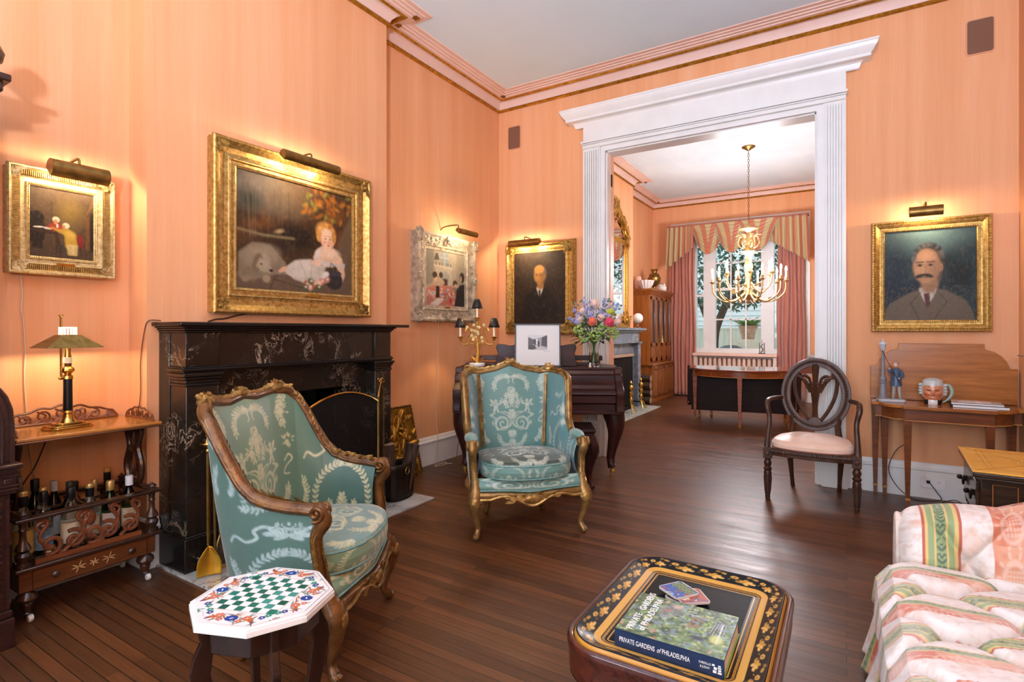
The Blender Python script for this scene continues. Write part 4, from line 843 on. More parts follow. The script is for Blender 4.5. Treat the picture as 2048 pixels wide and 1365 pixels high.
cord('cream flex hanging below the silver framed painting to the floor', [(-3.39, 4.11, 1.4), (-3.39, 4.095, .9), (-3.39, 4.08, .463), (-3.362, 4.065, .2), (-3.35, 4.03, .03), (-3.3, 3.95, .006), (-3.25, 4.05, .006), (-3.31, 4.1, .012), (-3.27, 3.92, .006), (-3.3, 4.0, .016), (-3.22, 4.1, .006)], CORDW)
cord('brown flex hanging from the piano to the floor by the baseboard', [(-3.1, 4.22, .7), (-3.2, 4.25, .45), (-3.22, 4.22, .25), (-3.2, 4.15, .05), (-3.15, 4.12, .006), (-3.1, 4.2, .006)], CORDB)
cord('black flex looping from the table leg to the wall outlet', [(.42, 5.16, .42), (.33, 5.15, .35), (.28, 5.14, .2), (.33, 5.12, .08), (.42, 5.08, .008), (.52, 5.06, .008), (.6, 5.1, .02), (.58, 5.14, .06), (.535, 5.165, .128)], CORDK)
cord('black flex trailing along the floor below the outlet', [(.6, 5.07, .008), (.68, 5.1, .03), (.74, 5.06, .008), (.83, 5.0, .008), (.7, 4.98, .008), (.82, 4.9, .008), (.93, 4.95, .008)], CORDK)
tag(MB().box((.53, 5.165, .128), (.02, .014, .02)).ell((.53, 5.158, .128), .008, 8).build('plug', mat('black plastic', '0f0f10', rough=.4)), 'black plug pushed into the left socket of the outlet', 'plug')
# ================================================================ the two silk damask armchairs
def lf(c, x, y, L, w, a): c.ell(x+cos(a)*L*.5, y+sin(a)*L*.5/c.asp, L*.54, w*.72/c.asp, 'ffffff', a, .4); c.line([(x, y), (x+cos(a)*L*.85, y+sin(a)*L*.85/c.asp)], .0022, '000000', .45, .003)
def branch(c, pts, L=.035, w=.011, n=9, both=True):
    P = bez([(p[0], p[1], 0) for p in pts], n*3); c.line([(p.x, p.y) for p in P], .006, 'ffffff')
    for i in range(1, n*3-1, 2):
        d = P[i+1]-P[i-1]; a = atan2(d.y, d.x)
        for s in (1, -1) if both else ((1,) if i % 4 == 1 else (-1,)): lf(c, P[i].x, P[i].y, L*rnd.uniform(.75, 1.1), w, a+s*.85)
    lf(c, P[-1].x, P[-1].y, L, w, atan2(d.y, d.x))
def flower(c, x, y, r):
    for k in range(6): c.ell(x+r*.55*cos(k*1.047+x*40), y+r*.55*sin(k*1.047+x*40), r*.5, r*.42, 'ffffff', k*1.047, .3)
    c.ell(x, y, r*.3, r*.3, '000000', 0, .5, .5); c.ell(x, y, r*.14, r*.14, 'ffffff')
def spray(c, x, y, R, n, fl):
    for i in range(n): a = rnd.uniform(0, TAU); q = R*sqrt(rnd.random()); lf(c, x+q*cos(a), y+q*sin(a)*.9, rnd.uniform(.02, .034), .009, a+rnd.uniform(-.6, .6))
    for i in range(fl): a = rnd.uniform(0, TAU); q = R*.7*sqrt(rnd.random()); flower(c, x+q*cos(a), y+q*sin(a), rnd.uniform(.016, .026))
def strokes(c, pts, w0, w1):
    n = len(pts)-1
    for i in range(n): c.line(pts[i:i+2], w0+(w1-w0)*i/n, 'ffffff')
def mirror(c): a = c.a[..., 0]; return np.maximum(a, a[:, ::-1])
def panel_motif():
    c = Cv(420, 420, '000000')
    sp = spiral(.625, .33, .012, .1, 2.6, -1.55, 46); strokes(c, sp, .012, .022); strokes(c, [(x+.012, y+.006) for x, y in spiral(.625, .33, .045, .12, 2.2, -1.1, 30)], .004, .008)
    strokes(c, [(p.x, p.y) for p in bez([(sp[-1][0], sp[-1][1], 0), (.53, .3, 0), (.515, .38, 0), (.56, .46, 0), (.66, .47, 0)], 16)], .02, .008)
    for k in range(9): lf(c, .71+.03*cos(k), .3+k*.02, .05, .011, 1.1-k*.16)
    for k in range(7): a = -pi/2+k*.24; lf(c, .5, .24, .1-.008*k, .014, a); lf(c, .5, .4, .09-.006*k, .012, pi/2-k*.28)
    c.poly([(.46, .5), (.54, .5), (.525, .44), (.545, .41), (.455, .41), (.475, .44)], 'ffffff')
    spray(c, .56, .6, .075, 46, 5); spray(c, .52, .68, .05, 26, 3); spray(c, .5, .74, .03, 14, 1)
    for x, y, rx, ry, r in ((.7, .6, .02, .024, 0), (.7, .545, .026, .036, .3), (.73, .575, .03, .011, .5), (.665, .57, .03, .01, -.5), (.72, .5, .014, .032, .4), (.685, .495, .013, .034, -.3), (.745, .6, .03, .014, 1.0), (.755, .555, .022, .01, .2)): c.ell(x, y, rx, ry, 'ffffff', r, .35)
    branch(c, [(.52, .9), (.58, .905), (.65, .88), (.69, .82), (.7, .76)], .04, .012, 8)
    for s in (.03, .045): c.ell(.5+s, .905, .028, .014, 'ffffff', .4, .4)
    strokes(c, [(.505, .9), (.53, .87), (.52, .84), (.54, .82)], .012, .006)
    branch(c, [(.9, .98), (.86, .9), (.84, .82), (.87, .74)], .045, .013, 7); spray(c, .86, .84, .05, 14, 1)
    branch(c, [(.5, .07), (.57, .06), (.64, .09), (.68, .17)], .04, .012, 8); spray(c, .5, .1, .03, 12, 1)
    strokes(c, [(p.x, p.y) for p in bez([(.86, .45, 0), (.9, .49, 0), (.93, .45, 0), (.87, .4, 0), (.85, .35, 0), (.9, .34, 0)], 22)], .016, .01)
    spray(c, .9, .6, .04, 16, 1); branch(c, [(.8, .1), (.86, .16), (.88, .24)], .04, .012, 6)
    return blur(mirror(c), .5)
def wreath_motif():
    c = Cv(380, 380, '000000')
    branch(c, [(.7, .02), (.79, .15), (.8, .32), (.72, .47), (.6, .55), (.52, .57)], .05, .015, 12)
    for x, y, q in ((.58, .74, .3), (.55, .7, -.4), (.62, .72, 0)): c.ell(x, y, .06, .022, 'ffffff', q, .3)
    strokes(c, [(p.x, p.y) for p in bez([(.56, .72, 0), (.66, .78, 0), (.74, .74, 0), (.72, .68, 0), (.8, .64, 0), (.88, .68, 0), (.92, .63, 0)], 26)], .03, .018)
    spray(c, .54, .76, .06, 20, 2); branch(c, [(.5, .05), (.54, .16), (.5, .26)], .05, .015, 6); branch(c, [(.55, .03), (.62, .12), (.64, .2)], .045, .014, 5); spray(c, .56, .12, .05, 18, 3)
    branch(c, [(.93, .2), (.9, .32), (.94, .44)], .045, .013, 6); branch(c, [(.62, .98), (.7, .92), (.8, .93)], .045, .013, 5)
    return blur(mirror(c), .5)
brk = lambda m, sd: m*(.5+.5*np.clip(vnoise(m.shape, 46, sd, 3)*2.2-.35, 0, 1))
MP, MW = brk(panel_motif(), 81), brk(wreath_motif(), 82)
def cr(vals, K):
    v = np.asarray(vals, float); n = len(v); K = np.clip(K, 0, n-1-1e-9); i = np.floor(K).astype(int); f = K-i
    a, b, c, d = v[np.clip(i-1, 0, n-1)], v[i], v[np.clip(i+1, 0, n-1)], v[np.clip(i+2, 0, n-1)]
    a = np.where(i == 0, c, a) if abs(v[0]) > 1e-9 else np.where(i == 0, -c, a)
    return .5*(2*b+(c-a)*f+(2*a-5*b+4*c-d)*f*f+(3*b-a-3*c+d)*f**3)
def silk(name, rough=.4): return attr(name, rough=rough, sheen=.35, fine=.35, fsc=(30, 30, 900), spec=.5)
SILK = silk('damask silk')
CARVW = mat('carved gilt walnut', '523216', '7c5226', rough=.33, metal=.4, sc=14, coat=.25, bump=.35); CARVG = mat('rubbed gilt carving', '6b4a1e', 'a88244', rough=.34, metal=.55, sc=25, bump=.4)
CARV_A = (CARVW, CARVG); CARV_B = (mat('worn gilt wood', '6e4f26', 'a5824a', rough=.33, metal=.5, sc=14, coat=.2, bump=.3), mat('bright worn gilding', '8a682f', 'c6a262', rough=.32, metal=.6, sc=25, bump=.3))
PIPE = mat('teal silk piping', '5d8a86', '7aa39c', rough=.45, sc=60)
def fabric(mask, base, motif):
    b, m = np.array(H(base)), np.array(H(motif)); k = np.clip(mask, 0, 1)[..., None]*.88
    return b*(1-k)+m*k
def armchair(label, loc, rz, PX, PY, HK, HH, lx, ly, colr, wings, seat, front, FX, wd, arm_k, crest):
    """plan keys PX,PY run from the middle of the back to an arm front; HH is the rail height at keys HK"""
    CARVW, CARVG = (CARV_A if not wings else CARV_B); t = thing('armchair', label, 'armchair', loc, rz); nk = len(PX)-1
    base, base2, motif, seatc = colr
    def plan(s): k = np.abs(s)*nk; return np.sign(s)*cr(PX, k), cr(PY, k)
    def hh(s): return np.interp(np.abs(s)*nk, HK, HH)
    def lean(s): k = np.abs(s)*nk; return np.sign(s)*np.interp(k, range(nk+1), lx), np.interp(k, range(nk+1), ly)
    def pt(s, z):
        x, y = plan(s); a, b = lean(s); f = np.clip((z-.3)/.7, 0, 1.2); return x+a*f, y+b*f
    ss = np.linspace(-1, 1, 401); xs, ys = plan(ss); arc = np.concatenate([[0], np.cumsum(np.hypot(np.diff(xs), np.diff(ys)))]); arc -= arc[200]
    def inner(U, V):
        s = (2*U-1)*.985; top = hh(s)-.012; z = .36+(top-.36)*V; x, y = pt(s, z); b = .05*np.sin(pi*np.clip(V*.92+.06, 0, 1))**.5+.008
        k = np.abs(s)*nk; d = np.hypot(x, y-.0); cx = x*(1-b/np.maximum(d, .1)*1.0); cy = y-b*np.where(y > 0, y/np.maximum(d, .1), y/np.maximum(d, .1)*.2)
        return cx, cy, z
    def cin(U, V):
        s = (2*U-1)*.985; a = np.interp(s, ss, arc); z = .36+(hh(s)-.372)*V; mid = np.abs(a) < .31
        m = np.where(mid, sample(MP, a/.62+.5, np.clip((z-.42)/.58, 0.01, .99)), sample(MW, (np.abs(a)-.5)/.42+.5, np.clip((z-.36)/.5, 0, .99)))
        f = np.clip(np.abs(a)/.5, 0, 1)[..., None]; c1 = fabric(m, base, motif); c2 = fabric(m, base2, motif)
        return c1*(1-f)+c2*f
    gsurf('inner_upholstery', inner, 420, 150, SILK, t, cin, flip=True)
    def outer(U, V): s = (2*U-1)*.992; z = .275+(hh(s)-.012-.275)*V; x, y = pt(s, z); b = 1+.035*np.sin(pi*V); return x*b, y*b, z
    def cout(U, V):
        s = (2*U-1)*.992; a = np.interp(s, ss, arc); z = .275+(hh(s)-.287)*V
        m = np.where(z < .66, sample(MW, (np.abs(a)-.56)/.5+.5, np.clip((z-.25)/.42, 0, .99)), sample(MW, a/.34, (z-.6)/.4)); return fabric(m, base2, 'a9c2c2')
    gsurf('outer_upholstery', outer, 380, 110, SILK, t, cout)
    # carved rail following the top edge
    S = [float(q) for q in np.linspace(-1, 1, 160)]; K = sorted(set(HK))
    S = sorted(S+[sg*k/nk for k in K for sg in (-1, 1)]); pts = []
    for q in S:
        z = float(hh(np.array(q))); x, y = pt(np.array(q), np.array(z)); pts.append((float(x), float(y), z))
    for _ in range(2): pts = [pts[0]]+[tuple((pts[i-1][j]+2*pts[i][j]+pts[i+1][j])/4 for j in range(3)) for i in range(1, len(pts)-1)]+[pts[-1]]
    rail = MB().tube(pts, .024, 10); rail.tube([(x*.955, y*.955, z-.004) for x, y, z in pts], .012, 6); rail.tube([(x*1.04, y*1.04, z-.004) for x, y, z in pts], .012, 6)
    ro = rail.build('top_rail', CARVW, t, ang=60)
    m = MB()
    for i in range(6, len(pts)-6):
        x, y, z = pts[i]; d = Vector(pts[i+1])-Vector(pts[i-1])
        m.leaf((x*.97, y*.97, z+.02), (d.x+rnd.uniform(-.01, .01), d.y, d.z+rnd.uniform(-.006, .006)), .036, .019, (-x, -y, .3), -.2)
    m.build('carved_leaves', CARVG, ro)
    for cs in crest:
        z = float(hh(np.array(cs))); x, y = [float(q) for q in pt(np.array(cs), np.array(z))]; m = MB().ell((x, y, z+.012), (.045, .03, .022), 12)
        for k in range(16): a = rnd.uniform(0, TAU); m.leaf((x*.99, y*.99, z+.018), (cos(a)*(-y if abs(cs) > .4 else 1), cos(a)*(x if abs(cs) > .4 else 0), .35*sin(a)+.1), rnd.uniform(.03, .05), .024, (-x, -y, .6), .35)
        for k in range(7): m.ell((x+rnd.uniform(-.035, .035), y+rnd.uniform(-.02, .02), z+.022+rnd.uniform(0, .018)), .011, 7)
        m.build('crest', CARVG, ro)
    for sg in (-1, 1):
        x, y = [float(q) for q in pt(np.array(float(sg)), np.array(arm_k))]; z = float(hh(np.array(1.)))
        post = MB().tube(bez([(x, y-.015, z), (x, y-.03, z-.04), (x*.985, y+.0, z-.1), (x*.97, y-.01, z-.2), (sg*FX, front+.03, .34), (sg*FX, front+.005, .275)], 26), [.03, .03, .024, .024, .03, .04], 10)
        for dx in (-.031, .031): post.tube([(x+dx, y-.015+a, z-.004+b) for a, b in spiral(0, 0, .004, .03, 2, 1.5, 18)], .008, 6)
        post.ell((x, y-.015, z-.004), (.03, .034, .034), 12)
        po = post.build('arm_post', CARVW, t, ang=60)
        m = MB()
        PP = bez([(x, y-.03, z-.04), (x*.985, y+.0, z-.1), (x*.97, y-.01, z-.2), (sg*FX, front+.03, .34), (sg*FX, front+.005, .29)], 24)
        for k in range(2, 23):
            d = PP[k]-PP[k-1]; m.leaf(PP[k]+Vector((sg*.004, -.025, 0)), (d.x+rnd.uniform(-.004, .004), d.y, d.z), .034, .02, (0, -1, 0), .1); m.leaf(PP[k]+Vector((sg*.024, 0, 0)), d, .03, .018, (sg, 0, 0), .1)
        m.build('carved_leaves', CARVG, po)
        if wings: gsurf('arm_pad', lambda U, V: (x*.98+.042*np.cos(TAU*U)*np.sin(pi*V), y+.09+.1*np.cos(pi*V)*-1, z+.018+.035*np.sin(TAU*U)*np.sin(pi*V)), 24, 20, SILK, t, lambda U, V: fabric(sample(MW, U, V*.7+.2), base, 'aebdb6'), wu=True)
        # legs
        P = [(sg*FX, front+.005, .285), (sg*(FX+.012), front-.02, .22), (sg*(FX+.002), front-.01, .14), (sg*(FX-.014), front+.01, .07), (sg*(FX-.004), front-.005, .03), (sg*(FX+.008), front-.022, .012)]
        lg = MB().tube(bez(P, 26), [.042, .044, .03, .021, .017, .018, .022, .017], 10); lg.tube([(sg*(FX+.004)+a*.2, front-.02+a, .022+b) for a, b in spiral(0, 0, .003, .016, 1, 1.3, 14)], .008, 6)
        lo = lg.build('leg', CARVW, t, ang=60); m = MB().ell((sg*(FX+.008), front-.045, .235), (.03, .014, .034), 10)
        for k in range(9): a = -pi/2+(k-4)*.36; m.leaf((sg*(FX+.006), front-.048, .25), (cos(a)*.6, -.05, sin(a)), .042, .018, (0, -1, .1), .3)
        m.build('knee_carving', CARVG, lo)
        rx, ry = .2, (.15 if wings else .1)
        lg = MB().tube(bez([(sg*(rx+.03), ry+.03, .285), (sg*(rx+.02), ry+.03, .18), (sg*(rx-.005), ry+.015, .08), (sg*(rx+.0), ry+.02, .03), (sg*(rx+.008), ry+.035, .014)], 20), [.036, .03, .02, .018, .022], 10); lg.tube([(sg*rx+sg*.03*0+a*.5, ry+.035+a, .024+b) for a, b in spiral(0, 0, .003, .018, 1, 1.3, 14)], .009, 6); lg.build('leg', CARVW, t, ang=60)
    # serpentine front apron with carved cartouche, upholstered band, sides
    def bow(a): return front-.0-.035*np.cos(a*pi/2)**1.0
    zb = lambda a: .252-.02*np.cos(a*pi*2.0)*(np.abs(a) < .75)-.022*np.exp(-(a/.22)**2)
    def apr(U, V): a = 2*U-1; q = np.abs(np.mod(V*4, 4)); z0 = zb(a); z1 = .292-.012*np.exp(-(a/.3)**2); zz = np.select([q < 1, q < 2, q < 3], [z0+(z1-z0)*q, z1, z1-(z1-z0)*(q-2)], z0); dy = np.select([q < 1, q < 2, q < 3], [-.022-.008*np.sin(pi*q), -.022+.04*(q-1), .018], .018-.04*(q-3)); return a*FX, bow(a)+dy, zz
    ao = gsurf('front_apron', apr, 60, 24, CARVW, t, wv=True)
    m = MB().tube([(a*FX, float(bow(a))-.03, float(zb(a))) for a in np.linspace(-1, 1, 50)], .009, 6); m.ell((0, front-.066, .25), (.05, .012, .026), 12)
    for k in range(26): a = rnd.uniform(-.42, .42); m.leaf((a*FX, float(bow(a))-.034, .262+rnd.uniform(-.018, .016)), (1 if a > 0 else -1, -.15, rnd.uniform(-.4, .6)), .045, .02, (0, -1, 0), .3)
    for s in (-1, 1): m.tube([(s*.07+s*p, front-.062, .262+w) for p, w in spiral(0, 0, .004, .022, 0, 1.4, 16)], .006, 6)
    m.build('apron_carving', CARVG, ao)
    def band(U, V): a = 2*U-1; return a*(FX-.01), bow(a)+.008-.016*np.sin(pi*V)+.03*V*V, .285-.012*np.exp(-(a/.3)**2)+(.366-.285)*V
    gsurf('seat_band', band, 160, 40, SILK, t, lambda U, V: fabric(sample(MP, U*.62+.19, .16+V*.3), base, motif))
    MB().tube([(a*(FX-.012), float(bow(a))-.006, .3-.012*math.exp(-(a/.3)**2)) for a in np.linspace(-1, 1, 40)], .005, 6).build('piping', PIPE, t)
    sr = MB()
    for sg in (-1, 1): sr.tube(bez([(sg*(FX+.004), front+.02, .265), (sg*(FX+.012), -.05, .27), (sg*(FX-.03), .1, .275), (sg*.2, .2, .275), (0, PY[0]+.005, .275)], 20), .026, 8)
    sr.build('seat_rail', CARVW, t, ang=60)
    # loose cushion
    prof = np.array([(0, .362), (.9, .362), (.975, .368), (1.0, .385), (1.012, .41), (1.0, .437), (.985, .45), (.93, .462), (.7, .478), (.4, .49), (0, .494)])
    yc = (front-.04+PY[0]-.05)/2; hy = (PY[0]-.05-front+.05)/2; hx = wd
    def cush(U, V):
        a = U*TAU; e = 3.2; c, s = np.cos(a), np.sin(a); R = 1/(np.abs(c)**e+np.abs(s)**e)**(1/e); k = V*(len(prof)-1); r = cr(prof[:, 0], k); z = np.interp(k, range(len(prof)), prof[:, 1])
        r = np.interp(k, range(len(prof)), prof[:, 0]); y = yc+hy*r*R*s; x = hx*r*R*c*(1-.1*(y > yc)*((y-yc)/hy)**2); return x, y-.03*np.cos(np.clip(x/hx, -1, 1)*pi/2)*(y < yc)*((yc-y)/hy), z-.012*(z > .45)*np.clip((y-yc)/hy, -1, 1)
    def ccol(U, V):
        x, y, z = cush(U, V); side = (z < .45)*1.; m1 = sample(MP, x/.6+.5, np.clip((y-yc+hy)/(2*hy)*.86+.08, 0, .99)); m2 = sample(MW, x/.3, (z-.36)/.2+.1)
        return np.where(side[..., None] > .5, fabric(m2, base, motif), fabric(m1, seatc, motif))
    co = gsurf('seat_cushion', cush, 330, 170, SILK, t, ccol, wu=True)
    u = np.linspace(0, 1, 90, endpoint=False); x, y, z = cush(u, u*0+.585); MB().tube(list(zip(x, y, z)), .0055, 6, True).build('piping', PIPE, co)
    x, y, z = cush(u, u*0+.2); MB().tube(list(zip(x, y, z)), .005, 6, True).build('piping', PIPE, co)
    if wings:
        for sg in (-1, 1):
            k = sg*wings; zt = float(hh(np.array(k)))-.02; P = []
            for z in np.linspace(.46, zt, 14):
                x, y = [float(q) for q in pt(np.array(k), np.array(z))]; P.append((x*.82, y*.82-.01, z))
            m = MB().tube(P, .011, 6); m.tube([(x-sg*.012, y-.004, z) for x, y, z in P], .006, 6); m.build('wing_moulding', CARVW, t)
    return t
armchair('near low backed armchair in green gold damask silk with carved walnut frame', (-1.98, 1.47, 0), radians(117.2),
         [0, .17, .28, .325, .338, .335], [.175, .168, .115, .01, -.11, -.235], [0, .5, 1.2, 1.75, 2.1, 2.35, 2.65, 2.95, 3.3, 3.7, 4.2, 5], [1.0, .985, 1.0, .99, .955, .89, .8, .725, .68, .66, .648, .638],
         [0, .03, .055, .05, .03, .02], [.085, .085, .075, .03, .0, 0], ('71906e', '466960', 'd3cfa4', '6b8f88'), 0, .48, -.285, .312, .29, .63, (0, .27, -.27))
armchair('tall winged armchair in blue green damask silk with gilt frame, in front of the piano', (-1.884, 3.143, 0), radians(43.8),
         [0, .17, .262, .325, .352, .356], [.26, .258, .235, .1, -.07, -.24], [0, .55, 1.3, 1.8, 2.2, 2.8, 3.2, 3.45, 3.8, 5], [1.035, .995, .975, .985, .985, .975, .94, .66, .595, .575],
         [0, .03, .05, .05, .015, .01], [.1, .1, .09, .03, .0, 0], ('6a948a', '568a90', 'c4d0c0', '30493e'), .4, .48, -.3, .345, .3, .575, (0, .38, -.38))  # darkest tint puts the seat satin's view-dependent sheen into the cushion colour
# ================================================================ small tables and the sofa
t = thing('chess_table', 'octagonal white marble chess table with inlaid flowers on dark wooden legs', 'table', (-1.43, .948, 0), radians(21.1))
OCT = [(-.18, -.077), (-.077, -.178), (.077, -.178), (.183, -.077), (.183, .07), (.08, .168), (-.077, .17), (-.178, .077)]
MARB = mat('white marble', 'e6e4e0', 'efeeea', rough=.22, sc=6)
sc_ = lambda k, dy=0: [(x*k, y*k) for x, y in OCT]
m = MB()
for k, z0, z1 in ((1, .497, .512), (.985, .512, .518), (.97, .518, .5195)): m.prism(sc_(k), z0, z1, 'xy')
m.build('top', MARB, t, bevel=.002)
c = Cv(380, 380, 'e9e7e3'); W_ = .372; G = lambda x, y: (x/W_+.5, y/W_+.5)
rr = random.Random(5)
for lay in (0,):
    P = [G(x*.93, y*.93) for x, y in OCT]; c.line(P+P[:1], .004, '3a3436', soft=.003)
    c.line([G(*p) for p in ((-.1, -.1), (.1, -.1), (.1, .1), (-.1, .1), (-.1, -.1))], .004, 'b98a86', soft=.003)
for k in range(4):
    a = k*pi/2; R = lambda x, y: G(x*cos(a)-y*sin(a), x*sin(a)+y*cos(a))
    for i in range(26):
        x = rr.uniform(-.075, .075); y = rr.uniform(.108, .155); L = rr.uniform(.006, .014); P = R(x, y); c.ell(P[0], P[1], L/W_*1.4, .006, rr.choice(['8b5a3a', '5f8f86', '4f7f9a', 'a86a4c', '6a6a5c', '9a8f7a', '2f7f72']), rr.uniform(0, 3), .5)
    for i in range(6):
        x0 = rr.uniform(-.08, .06); c.line([R(x0+q*.012, .128+.014*sin(q*1.1+i)) for q in range(6)], .0035, '9a7f68', .8, .004)
    for s in (-1, 1):
        for x, y, q, kcol in ((.042, .128, .011, 'c8745a'), (.078, .118, .008, '3a4d8a'), (.028, .145, .007, 'c46a54'), (.088, .105, .008, '2a8a78')):
            P = R(s*x, y)
            for j in range(5): c.ell(P[0]+q/W_*.7*cos(j*1.26), P[1]+q/W_*.7*sin(j*1.26), q/W_*.55, q/W_*.5, kcol, 0, .3)
            c.ell(P[0], P[1], .006, .006, 'e8d8c8')
        P = R(s*.058, .138); c.ell(P[0], P[1], .036, .016, 'b5622c', a+s*.5, .3); P = R(s*.066, .145); c.ell(P[0], P[1], .02, .01, '6b4a6a', a+s*.9, .3)
    P = R(0, .135)
    for j in range(9): c.ell(P[0]+.033*cos(j*.7), P[1]+.026*sin(j*.7), .017, .013, '1e3f86', 0, .3)
    c.ell(P[0], P[1], .03, .024, '23489a', 0, .3); c.ell(P[0], P[1], .014, .006, 'dfe3ea', .6+a, .3)
    for s in (-1, 1):
        P = R(s*.118, .118)
        for i in range(7): c.ell(P[0]+rr.uniform(-.03, .03), P[1]+rr.uniform(-.03, .03), .014, .007, rr.choice(['5aa0b0', '8f8a78', '4a9a86', 'b06a50']), rr.uniform(0, 3), .4)
for i in range(8):
    for j in range(8):
        x, y = (i-4)*.0244, (j-4)*.0244
        if (i+j) % 2: c.poly([G(x, y), G(x+.0244, y), G(x+.0244, y+.0244), G(x, y+.0244)], rr.choice(['17614f', '1f7360', '0f5443', '3f9080', '256e5c', '176653']), .3)
        else: c.poly([G(x, y), G(x+.0244, y), G(x+.0244, y+.0244), G(x, y+.0244)], 'f1efec', .3)
n = 380; X, Y = np.meshgrid((np.arange(n)+.5)/n*W_-W_/2, (np.arange(n)+.5)/n*W_-W_/2)
ok = (np.abs(X) < .171) & (np.abs(Y) < .165) & (np.abs(X)+np.abs(Y) < .236); F = gfaces(n, n); F = F[ok.ravel()[F].all(1)]
np_mesh('inlaid_board', np.stack([X, Y, X*0+.5203], -1).reshape(-1, 3), F, attr('stone inlay', rough=.2, spec=.5), t, c.a[::-1].reshape(-1, 3), flip=True)
LEGD = wood('very dark mahogany', '160b08', '2e1710', 2, 6, .25, .5)
MB().prism(sc_(.78), .42, .497, 'xy').build('skirt', LEGD, t, bevel=.003)
for k in range(4):
    a = pi/4+k*pi/2; P = [(.115, .497), (.165, .497), (.165, .45), (.16, .43), (.178, .39), (.185, .35), (.172, .28), (.15, .18), (.15, .08), (.175, 0), (.14, 0), (.115, .08), (.112, .18), (.125, .27), (.135, .34), (.13, .39), (.115, .42)]
    MB().prism(P, -.011, .011, 'xz', Matrix.Rotation(a, 4, 'Z')).build('leg', LEGD, t, bevel=.003)
# ---- tray table
RIMW = wood('red brown mahogany rim', '34140f', '5c2a1e', 1, 6, .22, .6)
TX0, TY0 = -.395, 1.6
t = thing('tray_table', 'low coffee table with black and gold painted tray top', 'table', (TX0, TY0, 0))
hw, hh_, rd = .25, .33, .105
def ringp(U, d):
    L = [2*(hw-rd), rd*pi/2, 2*(hh_-rd), rd*pi/2]*2; T = np.cumsum([0]+L); s = (U % 1)*T[-1]; x = np.zeros_like(s); y = np.zeros_like(s); nx = np.zeros_like(s); ny = np.zeros_like(s)
    C = [(hw-rd, -(hh_-rd)), (hw-rd, hh_-rd), (-(hw-rd), hh_-rd), (-(hw-rd), -(hh_-rd))]
    for k in range(4):
        i = 2*k; q = s-T[i]; m = (s >= T[i]) & (s <= T[i+1]); a = -pi/2+k*pi/2; dx, dy = cos(a+pi/2), sin(a+pi/2); cx, cy = C[k]; ln = L[i]
        x = np.where(m, cx-dx*(ln-q)+cos(a)*rd, x); y = np.where(m, cy-dy*(ln-q)+sin(a)*rd, y); nx = np.where(m, cos(a), nx); ny = np.where(m, sin(a), ny)
        q = s-T[i+1]; m = (s > T[i+1]) & (s <= T[i+2]); b = a+q/rd; x = np.where(m, cx+np.cos(b)*rd, x); y = np.where(m, cy+np.sin(b)*rd, y); nx = np.where(m, np.cos(b), nx); ny = np.where(m, np.sin(b), ny)
    return x-nx*d, y-ny*d, s
fp = np.array([(-.004, .37), (.0, .362), (-.006, .38), (-.008, .43), (-.012, .452), (-.01, .463), (-.004, .468), (.004, .466), (.01, .458), (.02, .44), (.02, .37)])
def frm(U, V): k = V*(len(fp)-1); x, y, _ = ringp(U, np.interp(k, range(len(fp)), fp[:, 0])); return x, y, np.interp(k, range(len(fp)), fp[:, 1])
gsurf('frame', frm, 160, 40, RIMW, t, wu=True)
for sx in (-1, 1):
    for sy in (-1, 1): MB().taper((sx*(hw-.062), sy*(hh_-.062), 0), (sx*(hw-.056), sy*(hh_-.056), .42), .014, .023).build('leg', RIMW, t, bevel=.004)
tp = np.array([(.008, .462), (.012, .472), (.016, .474), (.03, .468), (.058, .457), (.066, .4545), (.078, .452), (.09, .4495), (.1, .449), (.104, .449)])
lfm = Cv(300, 110, '0d1013')
for i in range(3):
    b = i/3
    for k, (dx, dy, L, a) in enumerate(((.1, .12, .05, 1.3), (.13, .3, .05, .6), (.07, .3, .05, 2.3), (.16, .2, .05, .2), (.04, .2, .045, 2.9), (.1, .4, .04, 1.5))): lfm.ell(b+dx*1.15, dy+.12, L*.85, .075, 'b98a3a' if k % 2 else 'd9ae5c', a, .4)
    for k in range(5): lfm.ell(b+.24+.022*cos(k*1.26), .62+.06*sin(k*1.26), .024, .075, 'c39748', 0, .4)
    lfm.ell(b+.24, .62, .014, .04, '3a2a14', 0, .5); lfm.ell(b+.2, .35, .03, .03, '7a6228', .8, .4, .8); lfm.ell(b+.29, .4, .025, .03, '8a6f33', 2.2, .4, .8); lfm.ell(b+.02, .78, .04, .08, 'a9813c', .4, .4, .8); lfm.ell(b+.09, .85, .035, .07, '8a6c30', 2, .4, .8)
def trc(U, V):
    k = V*(len(tp)-1); d = np.interp(k, range(len(tp)), tp[:, 0]); x, y, s = ringp(U, d); L = sample(lfm.a, s/.29, 1-np.clip((d-.016)/.044, .01, .99)); g = np.array(H('c08a34')); g2 = np.array(H('d8a850')); bk = np.array(H('0d1013'))
    o = np.where((d < .06)[..., None], L, bk); o = np.where(((d > .06) & (d < .079))[..., None], g2*.7+g*.3, o); ch = np.sin(s*TAU/.011)*.0025
    o = np.where((np.abs(d-.086-ch) < .0012)[..., None] | (np.abs(d-.086+ch) < .0012)[..., None], g, o); o = np.where((np.abs(d-.0975) < .0016)[..., None], g2, o); return np.where((d < .0125)[..., None], g, o)
def trs(U, V): k = V*(len(tp)-1); d = np.interp(k, range(len(tp)), tp[:, 0]); x, y, _ = ringp(U, d); return x, y, np.interp(k, range(len(tp)), tp[:, 1])
tr = gsurf('tray_rim', trs, 900, 90, attr('lacquer and gilding', rough=.32, spec=.4), t, trc, wu=True)
x, y, _ = ringp(np.linspace(0, 1, 120, False), .101); MB().prism(list(zip(x, y)), .44, .4488, 'xy').build('tray_floor', mat('black lacquer', '090c0e', '0f1416', rough=.5, sc=3, spec=.2), t, smooth=False)
